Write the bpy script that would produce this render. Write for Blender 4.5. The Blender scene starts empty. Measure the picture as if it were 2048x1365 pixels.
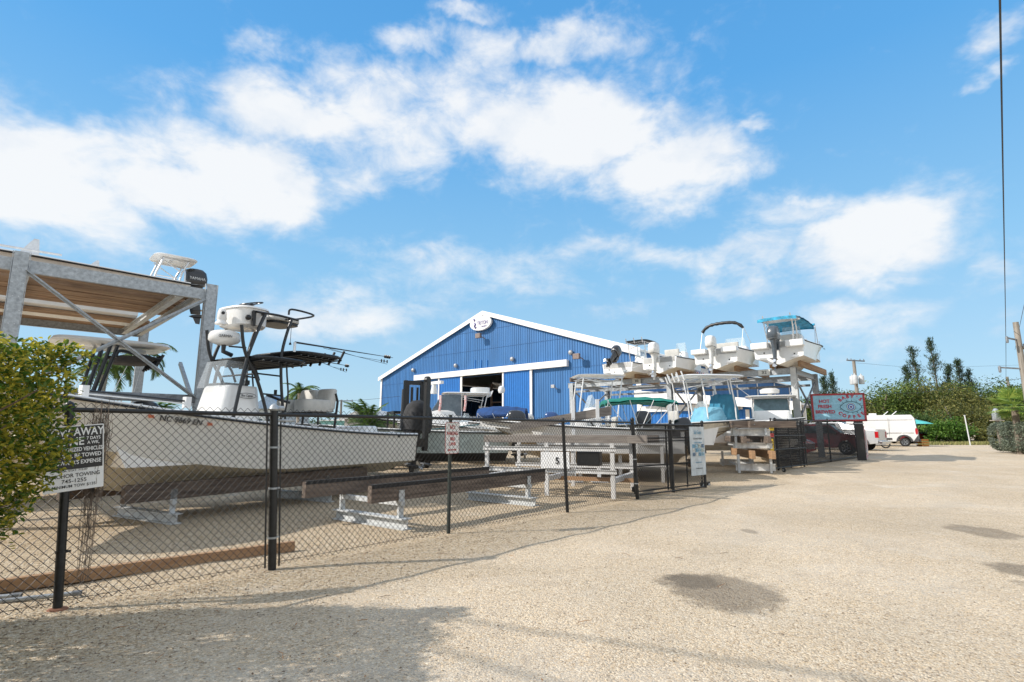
import bpy, math, random
from math import sin, cos, tan, pi, radians as R, atan2, sqrt, exp, asin
from mathutils import Vector as V, Matrix, noise
random.seed(7)
SC = bpy.context.scene
COL = SC.collection
# ------------------------------------------------------------------ camera
F, TH, H = 1078.0, R(9.56), 1.62
cd = bpy.data.cameras.new("camera"); cam = bpy.data.objects.new("camera", cd); COL.objects.link(cam)
cam.location = (0, 0, H); cam.rotation_euler = (pi/2 + TH, 0, 0)
cd.sensor_width = 36; cd.lens = F/2048*36; cd.clip_start = .05; cd.clip_end = 4000
SC.camera = cam
# ------------------------------------------------------------------ sun, view
SUN_EL, SUN_AZ = R(35), R(256)          # azimuth clockwise from +Y, where the sun stands
sl = bpy.data.lights.new("sun", 'SUN'); sl.energy = 4.6; sl.angle = R(.55); sl.color = (1, .93, .85)
so = bpy.data.objects.new("sun", sl); COL.objects.link(so)
sd = V((sin(SUN_AZ)*cos(SUN_EL), cos(SUN_AZ)*cos(SUN_EL), sin(SUN_EL)))
so.rotation_euler = sd.to_track_quat('Z', 'Y').to_euler()
vs = SC.view_settings; vs.view_transform = 'Standard'; vs.look = 'None'; vs.exposure = .05; vs.gamma = 1; vs.use_curve_mapping = False
# ------------------------------------------------------------------ layout helpers (real-world metres)
ct, st = cos(TH), sin(TH)
def ray(px, py):
    u = (px-1024)/F; v = (py-682.5)/F
    return V((u, ct+v*st, st-v*ct))
def gz(y):                                # the yard climbs very gently away from the road
    return .45*(1-exp(-(y-13)/14)) if y > 13 else 0.0
def G(px, py, dz=0):                      # ground point seen at a photo pixel
    d = ray(px, py); z = 0
    for _ in range(30):
        t = (z+dz-H)/d.z; z = gz(t*d.y)
    return V((t*d.x, t*d.y, z))
def AT(px, py, y):
    d = ray(px, py); t = y/d.y; return V((t*d.x, y, H+t*d.z))
def az(a): return V((sin(R(a)), cos(R(a)), 0))
def PL(px, py, p0, a):                    # vertical plane through p0 with heading a -> (distance along, z)
    d = ray(px, py); e = az(a); n = V((e.y, -e.x, 0)); p0 = V(p0)
    t = (p0.x*n.x+p0.y*n.y)/(d.x*n.x+d.y*n.y)
    return ((t*d.x-p0.x)*e.x+(t*d.y-p0.y)*e.y, H+t*d.z)
E2, E1 = az(41), az(131)
# ------------------------------------------------------------------ world: sky with clouds
def nn(nt, typ, **k):
    n = nt.nodes.new(typ)
    for a, b in k.items(): setattr(n, a, b)
    return n
W = bpy.data.worlds.new("World"); SC.world = W; W.use_nodes = True
nt = W.node_tree; nt.nodes.clear(); lk = nt.links.new
out = nn(nt, 'ShaderNodeOutputWorld'); bg = nn(nt, 'ShaderNodeBackground'); bg.inputs[1].default_value = .1
lk(bg.outputs[0], out.inputs[0])
sky = nn(nt, 'ShaderNodeTexSky', sky_type='NISHITA', sun_disc=False)
sky.sun_elevation = SUN_EL; sky.sun_rotation = SUN_AZ; sky.air_density = 1.0; sky.dust_density = .4; sky.ozone_density = 2.0
def MA(op, a, b=None, c=None, clamp=False):
    n = nn(nt, 'ShaderNodeMath', operation=op, use_clamp=clamp)
    for i, x in enumerate((a, b, c)):
        if x is None: continue
        if isinstance(x, (int, float)): n.inputs[i].default_value = x
        else: lk(x, n.inputs[i])
    return n.outputs[0]
tc = nn(nt, 'ShaderNodeTexCoord'); sx = nn(nt, 'ShaderNodeSeparateXYZ'); lk(tc.outputs['Generated'], sx.inputs[0])
AZ_ = MA('ARCTAN2', sx.outputs[0], sx.outputs[1]); EL_ = MA('ARCSINE', sx.outputs[2])
cb = nn(nt, 'ShaderNodeCombineXYZ'); lk(AZ_, cb.inputs[0]); lk(MA('MULTIPLY', EL_, 1.6), cb.inputs[1])
def NZ(scale, det, rough, vec, off=0, dist=0):
    mp = nn(nt, 'ShaderNodeMapping'); lk(vec, mp.inputs[0]); mp.inputs['Location'].default_value = (off, off*.7, off*1.3)
    n = nn(nt, 'ShaderNodeTexNoise'); n.inputs['Scale'].default_value = scale; n.inputs['Detail'].default_value = det
    n.inputs['Roughness'].default_value = rough; n.inputs['Distortion'].default_value = dist
    lk(mp.outputs[0], n.inputs[0]); return n
w1 = NZ(5, 5, .62, cb.outputs[0], 3.3)
ws = nn(nt, 'ShaderNodeSeparateColor'); lk(w1.outputs['Color'], ws.inputs[0])
azd = MA('ADD', AZ_, MA('MULTIPLY', MA('SUBTRACT', ws.outputs[0], .5), .22))
eld = MA('ADD', EL_, MA('MULTIPLY', MA('SUBTRACT', ws.outputs[1], .5), .15))
BL = [(60, 370, 230, 120, 1.1), (330, 370, 170, 75, .95), (500, 360, 130, 95, 1.1), (590, 235, 170, 75, 1.0), (760, 220, 120, 95, .75),
      (700, 330, 110, 70, .6), (830, 85, 95, 50, .62), (1090, 100, 190, 52, .72), (1010, 250, 120, 85, .85), (1160, 270, 210, 105, 1.15), (1330, 330, 150, 85, 1.05),
      (1440, 500, 230, 45, .62), (1230, 505, 170, 36, .5), (1730, 480, 175, 78, 1.1), (1600, 385, 75, 24, .55), (1500, 245, 48, 20, .6),
      (900, 520, 210, 34, .42), (700, 625, 190, 48, .62), (1680, 655, 170, 42, .55), (1050, 545, 320, 60, .42), (800, 300, 160, 90, .55), (1560, 420, 150, 70, .5), (450, 300, 170, 80, .7), (200, 330, 180, 80, .8), (860, 250, 130, 90, .7), (930, 170, 160, 70, .6), (1990, 45, 75, 42, .62), (1965, 550, 70, 55, .5),
      (535, 130, 50, 26, .5), (930, 22, 85, 26, .55), (1975, 135, 45, 25, .5), (1480, 560, 170, 28, .45), (1240, 625, 130, 22, .32), (2040, 640, 70, 30, .35)]
tot = None
for (px, py, rx, ry, am) in BL:
    d = ray(px, py).normalized(); a = atan2(d.x, d.y); e = asin(d.z)
    d2 = ray(px+rx, py).normalized(); wa = abs(atan2(d2.x, d2.y)-a)
    d3 = ray(px, py-ry).normalized(); we = abs(asin(d3.z)-e)
    q1 = MA('MULTIPLY', MA('SUBTRACT', azd, a), 1/wa); q2 = MA('MULTIPLY', MA('SUBTRACT', eld, e), 1/we)
    s = MA('ADD', MA('MULTIPLY', q1, q1), MA('MULTIPLY', q2, q2))
    g = MA('MULTIPLY', MA('POWER', 2.2, MA('MULTIPLY', s, -1)), am)
    tot = g if tot is None else MA('MAXIMUM', tot, g)
# unseen clouds added behind the camera and overhead to whiten the ambient light
w2 = NZ(2.6, 6, .6, cb.outputs[0], 9.1)
bm_ = MA('MAXIMUM', MA('MULTIPLY', MA('SUBTRACT', MA('ABSOLUTE', AZ_), .92), 4.0, clamp=True), MA('MULTIPLY', MA('SUBTRACT', EL_, .80), 4.0, clamp=True), clamp=True)
back = MA('MULTIPLY', bm_, MA('ADD', MA('MULTIPLY', w2.outputs[0], .9), .22))
tot = MA('MAXIMUM', tot, back)
w3 = NZ(11, 8, .6, cb.outputs[0], 1.7, .3)
dens = MA('ADD', MA('MULTIPLY', tot, 1.2), MA('MULTIPLY', MA('SUBTRACT', w3.outputs[0], .5), 1.35))
mr = nn(nt, 'ShaderNodeMapRange', interpolation_type='SMOOTHSTEP'); lk(dens, mr.inputs[0]); mr.inputs[1].default_value = .14; mr.inputs[2].default_value = 1.0
w4 = NZ(7, 6, .55, cb.outputs[0], 5.2)
shade = nn(nt, 'ShaderNodeMix', data_type='RGBA'); shade.inputs[6].default_value = (7.3, 8.0, 8.9, 1); shade.inputs[7].default_value = (9.3, 9.4, 9.5, 1)
sm = nn(nt, 'ShaderNodeMapRange'); lk(MA('ADD', w4.outputs[0], MA('MULTIPLY', dens, .25)), sm.inputs[0]); sm.inputs[1].default_value = .45; sm.inputs[2].default_value = .75
lk(sm.outputs[0], shade.inputs[0])
tint = nn(nt, 'ShaderNodeMix', data_type='RGBA', blend_type='MULTIPLY'); tint.inputs[0].default_value = 1
lk(sky.outputs[0], tint.inputs[6]); tint.inputs[7].default_value = SKY_TINT = (.92, 1.2, 1.32, 1)
# day-blue of this sky by elevation, blended with the physical sky
rp = nn(nt, 'ShaderNodeValToRGB'); lk(sx.outputs[2], rp.inputs[0]); e_ = rp.color_ramp.elements
while len(e_) < 5: e_.new(.5)
for q, (p, c) in zip(e_, [(0, (.56, .76, .90)), (.10, (.47, .72, .93)), (.28, (.31, .64, .96)), (.55, (.13, .46, .92)), (1, (.05, .28, .72))]): q.position = p; q.color = (*c, 1)
sc10 = nn(nt, 'ShaderNodeMix', data_type='RGBA', blend_type='MULTIPLY', clamp_result=False); sc10.inputs[0].default_value = 1; lk(rp.outputs[0], sc10.inputs[6]); sc10.inputs[7].default_value = (9.6, 9.6, 9.6, 1)
bl = nn(nt, 'ShaderNodeMix', data_type='RGBA'); bl.inputs[0].default_value = .82; lk(tint.outputs[2], bl.inputs[6]); lk(sc10.outputs[2], bl.inputs[7])
mx = nn(nt, 'ShaderNodeMix', data_type='RGBA'); lk(MA('MULTIPLY', mr.outputs[0], .93), mx.inputs[0])
lk(bl.outputs[2], mx.inputs[6]); lk(shade.outputs[2], mx.inputs[7]); lk(mx.outputs[2], bg.inputs[0])
# ------------------------------------------------------------------ materials
MATS = {}
def setspec(b, **k):
    for a, v in k.items():
        n = a.replace('_', ' ')
        if n in b.inputs: b.inputs[n].default_value = v
def mat(name, col, rough=.5, metal=0, var=.12, scale=6, bump=0, bscale=40, col2=None, stretch=(1, 1, 1), spec=.5, island=0, trans=0, coat=0, dirt=0):
    if name in MATS: return MATS[name]
    m = bpy.data.materials.new(name); m.use_nodes = True; t = m.node_tree; L = t.links.new
    b = t.nodes['Principled BSDF']; b.inputs['Roughness'].default_value = rough; b.inputs['Metallic'].default_value = metal
    setspec(b, Specular_IOR_Level=spec, Coat_Weight=coat, Coat_Roughness=.08)
    co = nn(t, 'ShaderNodeTexCoord'); mp = nn(t, 'ShaderNodeMapping'); L(co.outputs['Object'], mp.inputs[0]); mp.inputs['Scale'].default_value = stretch
    n = nn(t, 'ShaderNodeTexNoise'); n.inputs['Scale'].default_value = scale; n.inputs['Detail'].default_value = 6; n.inputs['Roughness'].default_value = .65
    L(mp.outputs[0], n.inputs[0])
    c2 = col2 or tuple(max(0, c*(1-var*2.2)) for c in col); c1 = col if col2 else tuple(min(1, c*(1+var)) for c in col)
    rp = nn(t, 'ShaderNodeValToRGB'); rp.color_ramp.elements[0].position = .32; rp.color_ramp.elements[1].position = .68
    rp.color_ramp.elements[0].color = (*c2, 1); rp.color_ramp.elements[1].color = (*c1, 1)
    fac = n.outputs[0]
    if island:
        ge = nn(t, 'ShaderNodeNewGeometry'); mm = nn(t, 'ShaderNodeMath', operation='MULTIPLY_ADD'); L(ge.outputs['Random Per Island'], mm.inputs[0])
        mm.inputs[1].default_value = island; mm2 = nn(t, 'ShaderNodeMath', operation='MULTIPLY'); L(n.outputs[0], mm2.inputs[0]); mm2.inputs[1].default_value = 1-island
        L(mm2.outputs[0], mm.inputs[2]); fac = mm.outputs[0]
    L(fac, rp.inputs[0]); colour = rp.outputs[0]
    if dirt:
        n3 = nn(t, 'ShaderNodeTexNoise'); n3.inputs['Scale'].default_value = 1.3; n3.inputs['Detail'].default_value = 8; n3.inputs['Roughness'].default_value = .75
        mp3 = nn(t, 'ShaderNodeMapping'); L(co.outputs['Object'], mp3.inputs[0]); mp3.inputs['Scale'].default_value = (3, 3, .8); L(mp3.outputs[0], n3.inputs[0])
        r3 = nn(t, 'ShaderNodeMapRange'); L(n3.outputs[0], r3.inputs[0]); r3.inputs[1].default_value = .5; r3.inputs[2].default_value = .8; r3.inputs[4].default_value = dirt
        mx3 = nn(t, 'ShaderNodeMix', data_type='RGBA'); L(r3.outputs[0], mx3.inputs[0]); L(colour, mx3.inputs[6]); mx3.inputs[7].default_value = (.16, .12, .08, 1); colour = mx3.outputs[2]
    L(colour, b.inputs['Base Color'])
    if bump:
        n2 = nn(t, 'ShaderNodeTexNoise'); n2.inputs['Scale'].default_value = bscale; n2.inputs['Detail'].default_value = 4; L(mp.outputs[0], n2.inputs[0])
        bp = nn(t, 'ShaderNodeBump'); bp.inputs['Strength'].default_value = bump; bp.inputs['Distance'].default_value = .02; L(n2.outputs[0], bp.inputs['Height']); L(bp.outputs[0], b.inputs['Normal'])
    if trans:
        tr = nn(t, 'ShaderNodeBsdfTranslucent'); L(colour, tr.inputs[0]); ms = nn(t, 'ShaderNodeMixShader'); ms.inputs[0].default_value = trans
        o = t.nodes['Material Output']; L(b.outputs[0], ms.inputs[1]); L(tr.outputs[0], ms.inputs[2]); L(ms.outputs[0], o.inputs[0])
    MATS[name] = m; return m
def glass(name, col=(.6, .75, .8), a=.35):
    if name in MATS: return MATS[name]
    m = bpy.data.materials.new(name); m.use_nodes = True; t = m.node_tree; L = t.links.new
    b = t.nodes['Principled BSDF']; b.inputs['Base Color'].default_value = (*col, 1); b.inputs['Roughness'].default_value = .06
    n = nn(t, 'ShaderNodeTexNoise'); n.inputs['Scale'].default_value = 3; r = nn(t, 'ShaderNodeMapRange'); L(n.outputs[0], r.inputs[0]); r.inputs[3].default_value = a*.9; r.inputs[4].default_value = min(1, a*1.1); L(r.outputs[0], b.inputs['Alpha'])
    MATS[name] = m; return m
galv = mat('galvanised', (.42, .45, .47), .5, .5, .16, 12, .1, 60)
galvd = mat('galvanised_dark', (.26, .28, .30), .55, .5, .25, 7, .1, 50)
galvl = mat('galvanised_pale', (.56, .58, .58), .6, .1, .10, 4, .1, 50, dirt=.15)
woodx = mat('timber_x', (.36, .23, .13), .85, 0, .2, 3, .5, 14, col2=(.17, .10, .055), stretch=(.35, 5, 5))
woody = mat('timber_y', (.36, .23, .13), .85, 0, .2, 3, .5, 14, col2=(.17, .10, .055), stretch=(5, .35, 5))
woodo = mat('old_timber', (.22, .175, .14), .9, 0, .2, 4, .6, 18, col2=(.075, .055, .045), stretch=(.4, 5, 5))
plankm = mat('shelf_plank', (.44, .29, .18), .8, 0, .2, 1.6, .35, 8, col2=(.16, .09, .05), stretch=(.4, 3.2, 2.2), dirt=.5)
woodg = mat('grey_timber', (.30, .27, .24), .9, 0, .2, 4, .5, 16, col2=(.15, .13, .115), stretch=(.4, 5, 5))
woodn = mat('new_timber', (.46, .29, .16), .8, 0, .2, 3, .4, 14, col2=(.30, .17, .09), stretch=(.35, 6, 6))
blackp = mat('black_powder_coat', (.012, .013, .014), .38, 0, .3, 20, spec=.5)
blackr = mat('black_rubber', (.02, .02, .02), .75, 0, .3, 10)
blackt = mat('black_tube', (.012, .015, .019), .32, .0, .2, 8, spec=.5, coat=.15)
gelw = mat('white_gelcoat', (.80, .80, .78), .22, 0, .03, 2.5, coat=.4, dirt=.08)
gelc = mat('cream_gelcoat', (.60, .52, .38), .3, 0, .06, 2.5, coat=.2, dirt=.15)
gelo = mat('worn_white_gelcoat', (.70, .69, .64), .35, 0, .08, 3, dirt=.3)
botm = mat('tan_bottom', (.42, .35, .25), .6, 0, .15, 4, dirt=.4)
vinyl = mat('grey_vinyl', (.55, .54, .50), .6, 0, .06, 5, .1, 30)
whitep = mat('white_paint', (.78, .79, .79), .45, 0, .05, 4, dirt=.1)
alu = mat('aluminium', (.72, .73, .74), .3, .8, .08, 10)
plexi = glass('clear_acrylic', (.7, .8, .85), .3)
dglass = glass('tinted_glass', (.03, .05, .06), .9)
# ------------------------------------------------------------------ mesh building
def frame(p, x, y):
    x = V(x).normalized(); z = x.cross(V(y)).normalized(); y = z.cross(x)
    return Matrix(((x.x, y.x, z.x, p[0]), (x.y, y.y, z.y, p[1]), (x.z, y.z, z.z, p[2]), (0, 0, 0, 1)))
class MB:
    def __init__(s, M=None): s.v = []; s.f = []; s.mi = []; s.M = M; s.k = 0
    def add(s, vs, fs):
        o = len(s.v); s.v += [(s.M @ V(p)) if s.M else V(p) for p in vs]
        for f in fs: s.f.append([i+o for i in f]); s.mi.append(s.k)
        return s
    def box(s, c, d, rz=0, M=None):
        x, y, z = d[0]/2, d[1]/2, d[2]/2
        p = [V((a*x, b*y, e*z)) for e in (-1, 1) for b in (-1, 1) for a in (-1, 1)]
        if M: p = [M @ q for q in p]
        elif rz: Q = Matrix.Rotation(rz, 3, 'Z'); p = [Q @ q for q in p]
        p = [q+V(c) for q in p]
        return s.add(p, [(0, 2, 3, 1), (4, 5, 7, 6), (0, 1, 5, 4), (2, 6, 7, 3), (0, 4, 6, 2), (1, 3, 7, 5)])
    def beam(s, a, b, w, h, up=(0, 0, 1)):      # rectangular bar from a to b, w sideways, h along up
        a, b = V(a), V(b); d = (b-a); L = d.length; d.normalize(); u = V(up); r = d.cross(u)
        if r.length < 1e-4: r = d.cross(V((1, 0, 0)))
        r.normalize(); u = r.cross(d); p = []
        for q in (a, b):
            for i, j in ((-1, -1), (1, -1), (1, 1), (-1, 1)): p.append(q+r*(i*w/2)+u*(j*h/2))
        return s.add(p, [(3, 2, 1, 0), (4, 5, 6, 7), (0, 1, 5, 4), (1, 2, 6, 5), (2, 3, 7, 6), (3, 0, 4, 7)])
    def chan(s, a, b, w, h, t=.015, up=(0, 0, 1), side=1):   # C-channel: web + two flanges
        a, b = V(a), V(b); d = (b-a).normalized(); r = d.cross(V(up)).normalized()*side; u = r.cross(d)*side; u = V(up)-d*d.dot(V(up)); u.normalize()
        s.beam(a, b, t, h, up); off = r*(w/2+t/2)
        for q in (-1, 1): s.beam(a+off+u*(q*(h/2-t/2)), b+off+u*(q*(h/2-t/2)), w, t, up)
        return s
    def ibeam(s, a, b, w, h, t=.015, up=(0, 0, 1)):
        a, b = V(a), V(b); d = (b-a).normalized(); u = V(up)-d*d.dot(V(up)); u.normalize()
        s.beam(a, b, t, h-2*t, up)
        for q in (-1, 1): s.beam(a+u*(q*(h/2-t/2)), b+u*(q*(h/2-t/2)), w, t, up)
        return s
    def tube(s, pts, r, n=8, closed=False, cap=True):
        pts = [V(p) for p in pts]; m = len(pts); rs = r if isinstance(r, (list, tuple)) else [r]*m
        vs = []; prev = None
        for i, p in enumerate(pts):
            if closed: d = pts[(i+1) % m]-pts[i-1]
            else: d = pts[min(i+1, m-1)]-pts[max(i-1, 0)]
            d.normalize()
            if prev is None:
                a = V((0, 0, 1)) if abs(d.z) < .9 else V((1, 0, 0)); x = d.cross(a).normalized()
            else: x = (prev-d*prev.dot(d)).normalized()
            prev = x; y = d.cross(x)
            vs += [p+x*(cos(2*pi*k/n)*rs[i])+y*(sin(2*pi*k/n)*rs[i]) for k in range(n)]
        fs = []
        for i in range(m if closed else m-1):
            j = (i+1) % m
            for k in range(n): fs.append((i*n+k, i*n+(k+1) % n, j*n+(k+1) % n, j*n+k))
        if cap and not closed: fs += [tuple(range(n))[::-1], tuple(range((m-1)*n, m*n))]
        return s.add(vs, fs)
    def loft(s, rings, closed=True, cap=True):
        n = len(rings[0]); vs = [V(p) for r in rings for p in r]; fs = []
        for i in range(len(rings)-1):
            for k in range(n if closed else n-1): fs.append((i*n+k, i*n+(k+1) % n, (i+1)*n+(k+1) % n, (i+1)*n+k))
        if cap: fs += [tuple(range(n))[::-1], tuple(range((len(rings)-1)*n, len(rings)*n))]
        return s.add(vs, fs)
    def lathe(s, c, axis, prof, n=24):          # prof: (radius, offset along axis)
        A = V(axis).normalized(); x = A.cross(V((0, 0, 1)) if abs(A.z) < .9 else V((1, 0, 0))).normalized(); y = A.cross(x); c = V(c)
        return s.loft([[c+A*h+x*(cos(2*pi*k/n)*r)+y*(sin(2*pi*k/n)*r) for k in range(n)] for r, h in prof], cap=(prof[0][0] > 1e-4 or prof[-1][0] > 1e-4))
    def poly(s, pts): return s.add(pts, [tuple(range(len(pts)))])
    def prism(s, pts, d):                       # polygon extruded by vector d
        n = len(pts); d = V(d); p = [V(q) for q in pts]+[V(q)+d for q in pts]
        return s.add(p, [tuple(range(n))[::-1], tuple(range(n, 2*n))]+[(i, (i+1) % n, n+(i+1) % n, n+i) for i in range(n)])
    def build(s, name, m, parent=None, smooth=False, bevel=0, loc=None, sharp=40, sub=0):
        me = bpy.data.meshes.new(name); me.from_pydata([tuple(p) for p in s.v], [], s.f)
        ms = m if isinstance(m, (list, tuple)) else [m]
        for q in ms: me.materials.append(q)
        if len(ms) > 1: me.polygons.foreach_set('material_index', s.mi)
        if smooth: 
            me.polygons.foreach_set('use_smooth', [True]*len(me.polygons)); me.update()
            if sharp < 180: me.set_sharp_from_angle(angle=R(sharp))
        me.update(); o = bpy.data.objects.new(name, me); COL.objects.link(o)
        if parent: o.parent = parent
        if loc: o.location = loc
        if bevel:
            b = o.modifiers.new('b', 'BEVEL'); b.width = bevel; b.segments = 2; b.limit_method = 'ANGLE'; b.harden_normals = False
        if sub:
            b = o.modifiers.new('s', 'SUBSURF'); b.levels = sub; b.render_levels = sub
        return o
def tag(o, label=None, cat=None, group=None, kind=None):
    if label: o['label'] = label
    if cat: o['category'] = cat
    if group: o['group'] = group
    if kind: o['kind'] = kind
    return o
def thing(name, label, cat, loc=(0, 0, 0), rz=0, group=None):
    o = bpy.data.objects.new(name, None); COL.objects.link(o); o.location = loc; o.rotation_euler = (0, 0, rz); o.empty_display_size = .3
    return tag(o, label, cat, group)
def dup(o, loc, rz=None, label=None, group=None, scale=None):
    def cp(x, par):
        c = x.copy(); COL.objects.link(c); c.parent = par
        for ch in KIDS.get(x.name, []): cp(ch, c)
        return c
    KIDS = {}
    for x in COL.objects:
        if x.parent: KIDS.setdefault(x.parent.name, []).append(x)
    c = cp(o, None); c.location = loc
    if rz is not None: c.rotation_euler = (0, 0, rz)
    if scale: c.scale = scale if isinstance(scale, (tuple, list)) else (scale,)*3
    if label: c['label'] = label
    if group: c['group'] = group
    return c
def text(s, size, m, parent, p, x, up, name='lettering', align='CENTER', sx=1, ex=.001, space=1, bold=0, center=True):
    cu = bpy.data.curves.new('t', 'FONT'); cu.body = s; cu.size = size; cu.align_x = align; cu.align_y = 'CENTER' if center else 'BOTTOM_BASELINE'; cu.extrude = ex; cu.space_character = space; cu.offset = bold; cu.resolution_u = 3
    o = bpy.data.objects.new('t', cu); COL.objects.link(o); dg = bpy.context.evaluated_depsgraph_get()
    me = bpy.data.meshes.new_from_object(o.evaluated_get(dg)); bpy.data.objects.remove(o); bpy.data.curves.remove(cu)
    M = frame(p, x, up); me.transform(M @ Matrix.Diagonal((sx, 1, 1, 1))); me.materials.clear(); me.materials.append(m)
    o = bpy.data.objects.new(name, me); COL.objects.link(o); o.parent = parent; me.name = name; return o
def catmull(pts, n=6):
    pts = [V(p) for p in pts]; P = [pts[0]*2-pts[1]]+pts+[pts[-1]*2-pts[-2]]; o = []
    for i in range(1, len(P)-2):
        a, b, c, d = P[i-1:i+3]
        for k in range(n):
            t = k/n; o.append(.5*((2*b)+(c-a)*t+(2*a-5*b+4*c-d)*t*t+(3*b-a-3*c+d)*t**3))
    return o+[pts[-1]]
def sring(c, rx, ry, n=24, p=3.5, ax=(1, 0, 0), ay=(0, 1, 0)):
    c, ax, ay = V(c), V(ax), V(ay); o = []
    for k in range(n):
        a = 2*pi*k/n; ca, sa = cos(a), sin(a)
        o.append(c+ax*(rx*abs(ca)**(2/p)*(1 if ca > 0 else -1))+ay*(ry*abs(sa)**(2/p)*(1 if sa > 0 else -1)))
    return o
def rbox(mb, c, d, p=4, e=.12, n=24, taper=1, lean=(0, 0)):   # soft-edged box
    c = V(c); hx, hy, hz = d[0]/2, d[1]/2, d[2]/2; rr = min(hx, hy, hz)*e*2; rings = []
    for i, (zz, ins) in enumerate(((-1, 1), (-.93, .3), (-.85, 0), (.0, 0), (.85, 0), (.93, .3), (1, 1))):
        f = 1+(taper-1)*(zz+1)/2; rings.append(sring(c+V((lean[0]*(zz+1)/2, lean[1]*(zz+1)/2, zz*hz)), max(.001, hx*f-rr*ins), max(.001, hy*f-rr*ins), n, p))
    return mb.loft(rings)
# ------------------------------------------------------------------ boats
def hull(root, L, B, D0, D1, top=gelw, bot=gelw, rake=1.0, rail=blackr, sole=.42, fore=.70, name='hull', capm=None, stripe=None, full=.4):
    n = 26; S = []
    for i in range(n+1):
        t = i/n
        ys = B/2*((.95+.05*min(1, t/.3)) if t < full else (1-((t-full)/(1-full))**2.5*.985)); f2_ = full-.1; yc = B/2*.84*(1-(max(0, t-f2_)/(1-f2_))**1.8*.99)
        zs = D0+(D1-D0)*t**1.7; zk = max(0, (t-.62)/.38)**2.6*D1*.62; zc = max(zk+.01, D0*.30+max(0, t-.4)**1.7*D1*1.35); zc = min(zc, zs-.15)
        xs, xc, xk = L*t, (L-.5*rake)*t, (L-rake)*t
        ym = yc+(ys-yc)*(.62-.25*t); zm = zc+(zs-zc)*.5; xm = (xs+xc)/2
        S.append([(xk, 0, zk), (xk*.5+xc*.5, yc*.52, zk+(zc-zk)*.56), (xc, yc, zc), (xc, yc+min(.05, yc*.3), zc+.015), (xm, ym*.4+(yc+ys)*.3, zm), (xm*.5+xs*.5, (ym*.4+(yc+ys)*.3)*.45+ys*.55, zm*.5+zs*.5), (xs, ys, zs)])
    mb = MB()
    for sg in (1, -1):
        mb.k = 1; rg = [[(p[0], sg*p[1], p[2]) for p in s[:4]] for s in S]
        mb.loft(rg, closed=False, cap=False)
        mb.k = 0; rg = [[(p[0], sg*p[1], p[2]) for p in s[3:]] for s in S]
        mb.loft(rg, closed=False, cap=False)
    s0 = S[0]; mb.k = 0
    mb.poly([s0[0]]+[p for p in s0[1:]]+[(p[0], -p[1], p[2]) for p in s0[:0:-1]])
    h = mb.build(name, [top, bot], root, smooth=True, sharp=28)
    r = MB()
    for sg in (1, -1): r.tube([(s[-1][0], sg*(s[-1][1]+.008), s[-1][2]-.035) for s in S], .022, 6)
    r.build('rub_rail', rail, root, smooth=True)
    # deck liner: cap, inner walls, cockpit sole, raised foredeck
    c = MB(); w = .16; zsole = D0*sole
    for sg in (1, -1):
        ring = []
        for i, s in enumerate(S):
            xs, ys, zs = s[-1]; yi = max(0, ys-w); t = i/n; zi = zsole if t < fore else zs-.22
            ring.append([(xs, sg*ys, zs), (xs, sg*(ys-.02 if ys > .02 else 0), zs+.025), (xs, sg*yi, zs+.02), (xs, sg*max(0, yi-.01), zi), (xs, 0, zi)])
        c.loft(ring, closed=False, cap=False)
        k = int(n*fore)
    xs, ys, zs = S[int(n*fore)][-1]; c.poly([(xs, -ys+w, zsole), (xs, ys-w, zsole), (xs, ys-w, zs-.2), (xs, -ys+w, zs-.2)])
    xs, ys, zs = S[0][-1]; c.box((.12, 0, zs-.13), (.24, 2*ys*.9, .3))
    c.build('deck', capm or gelw, root, smooth=True, sharp=30)
    return S
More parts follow.
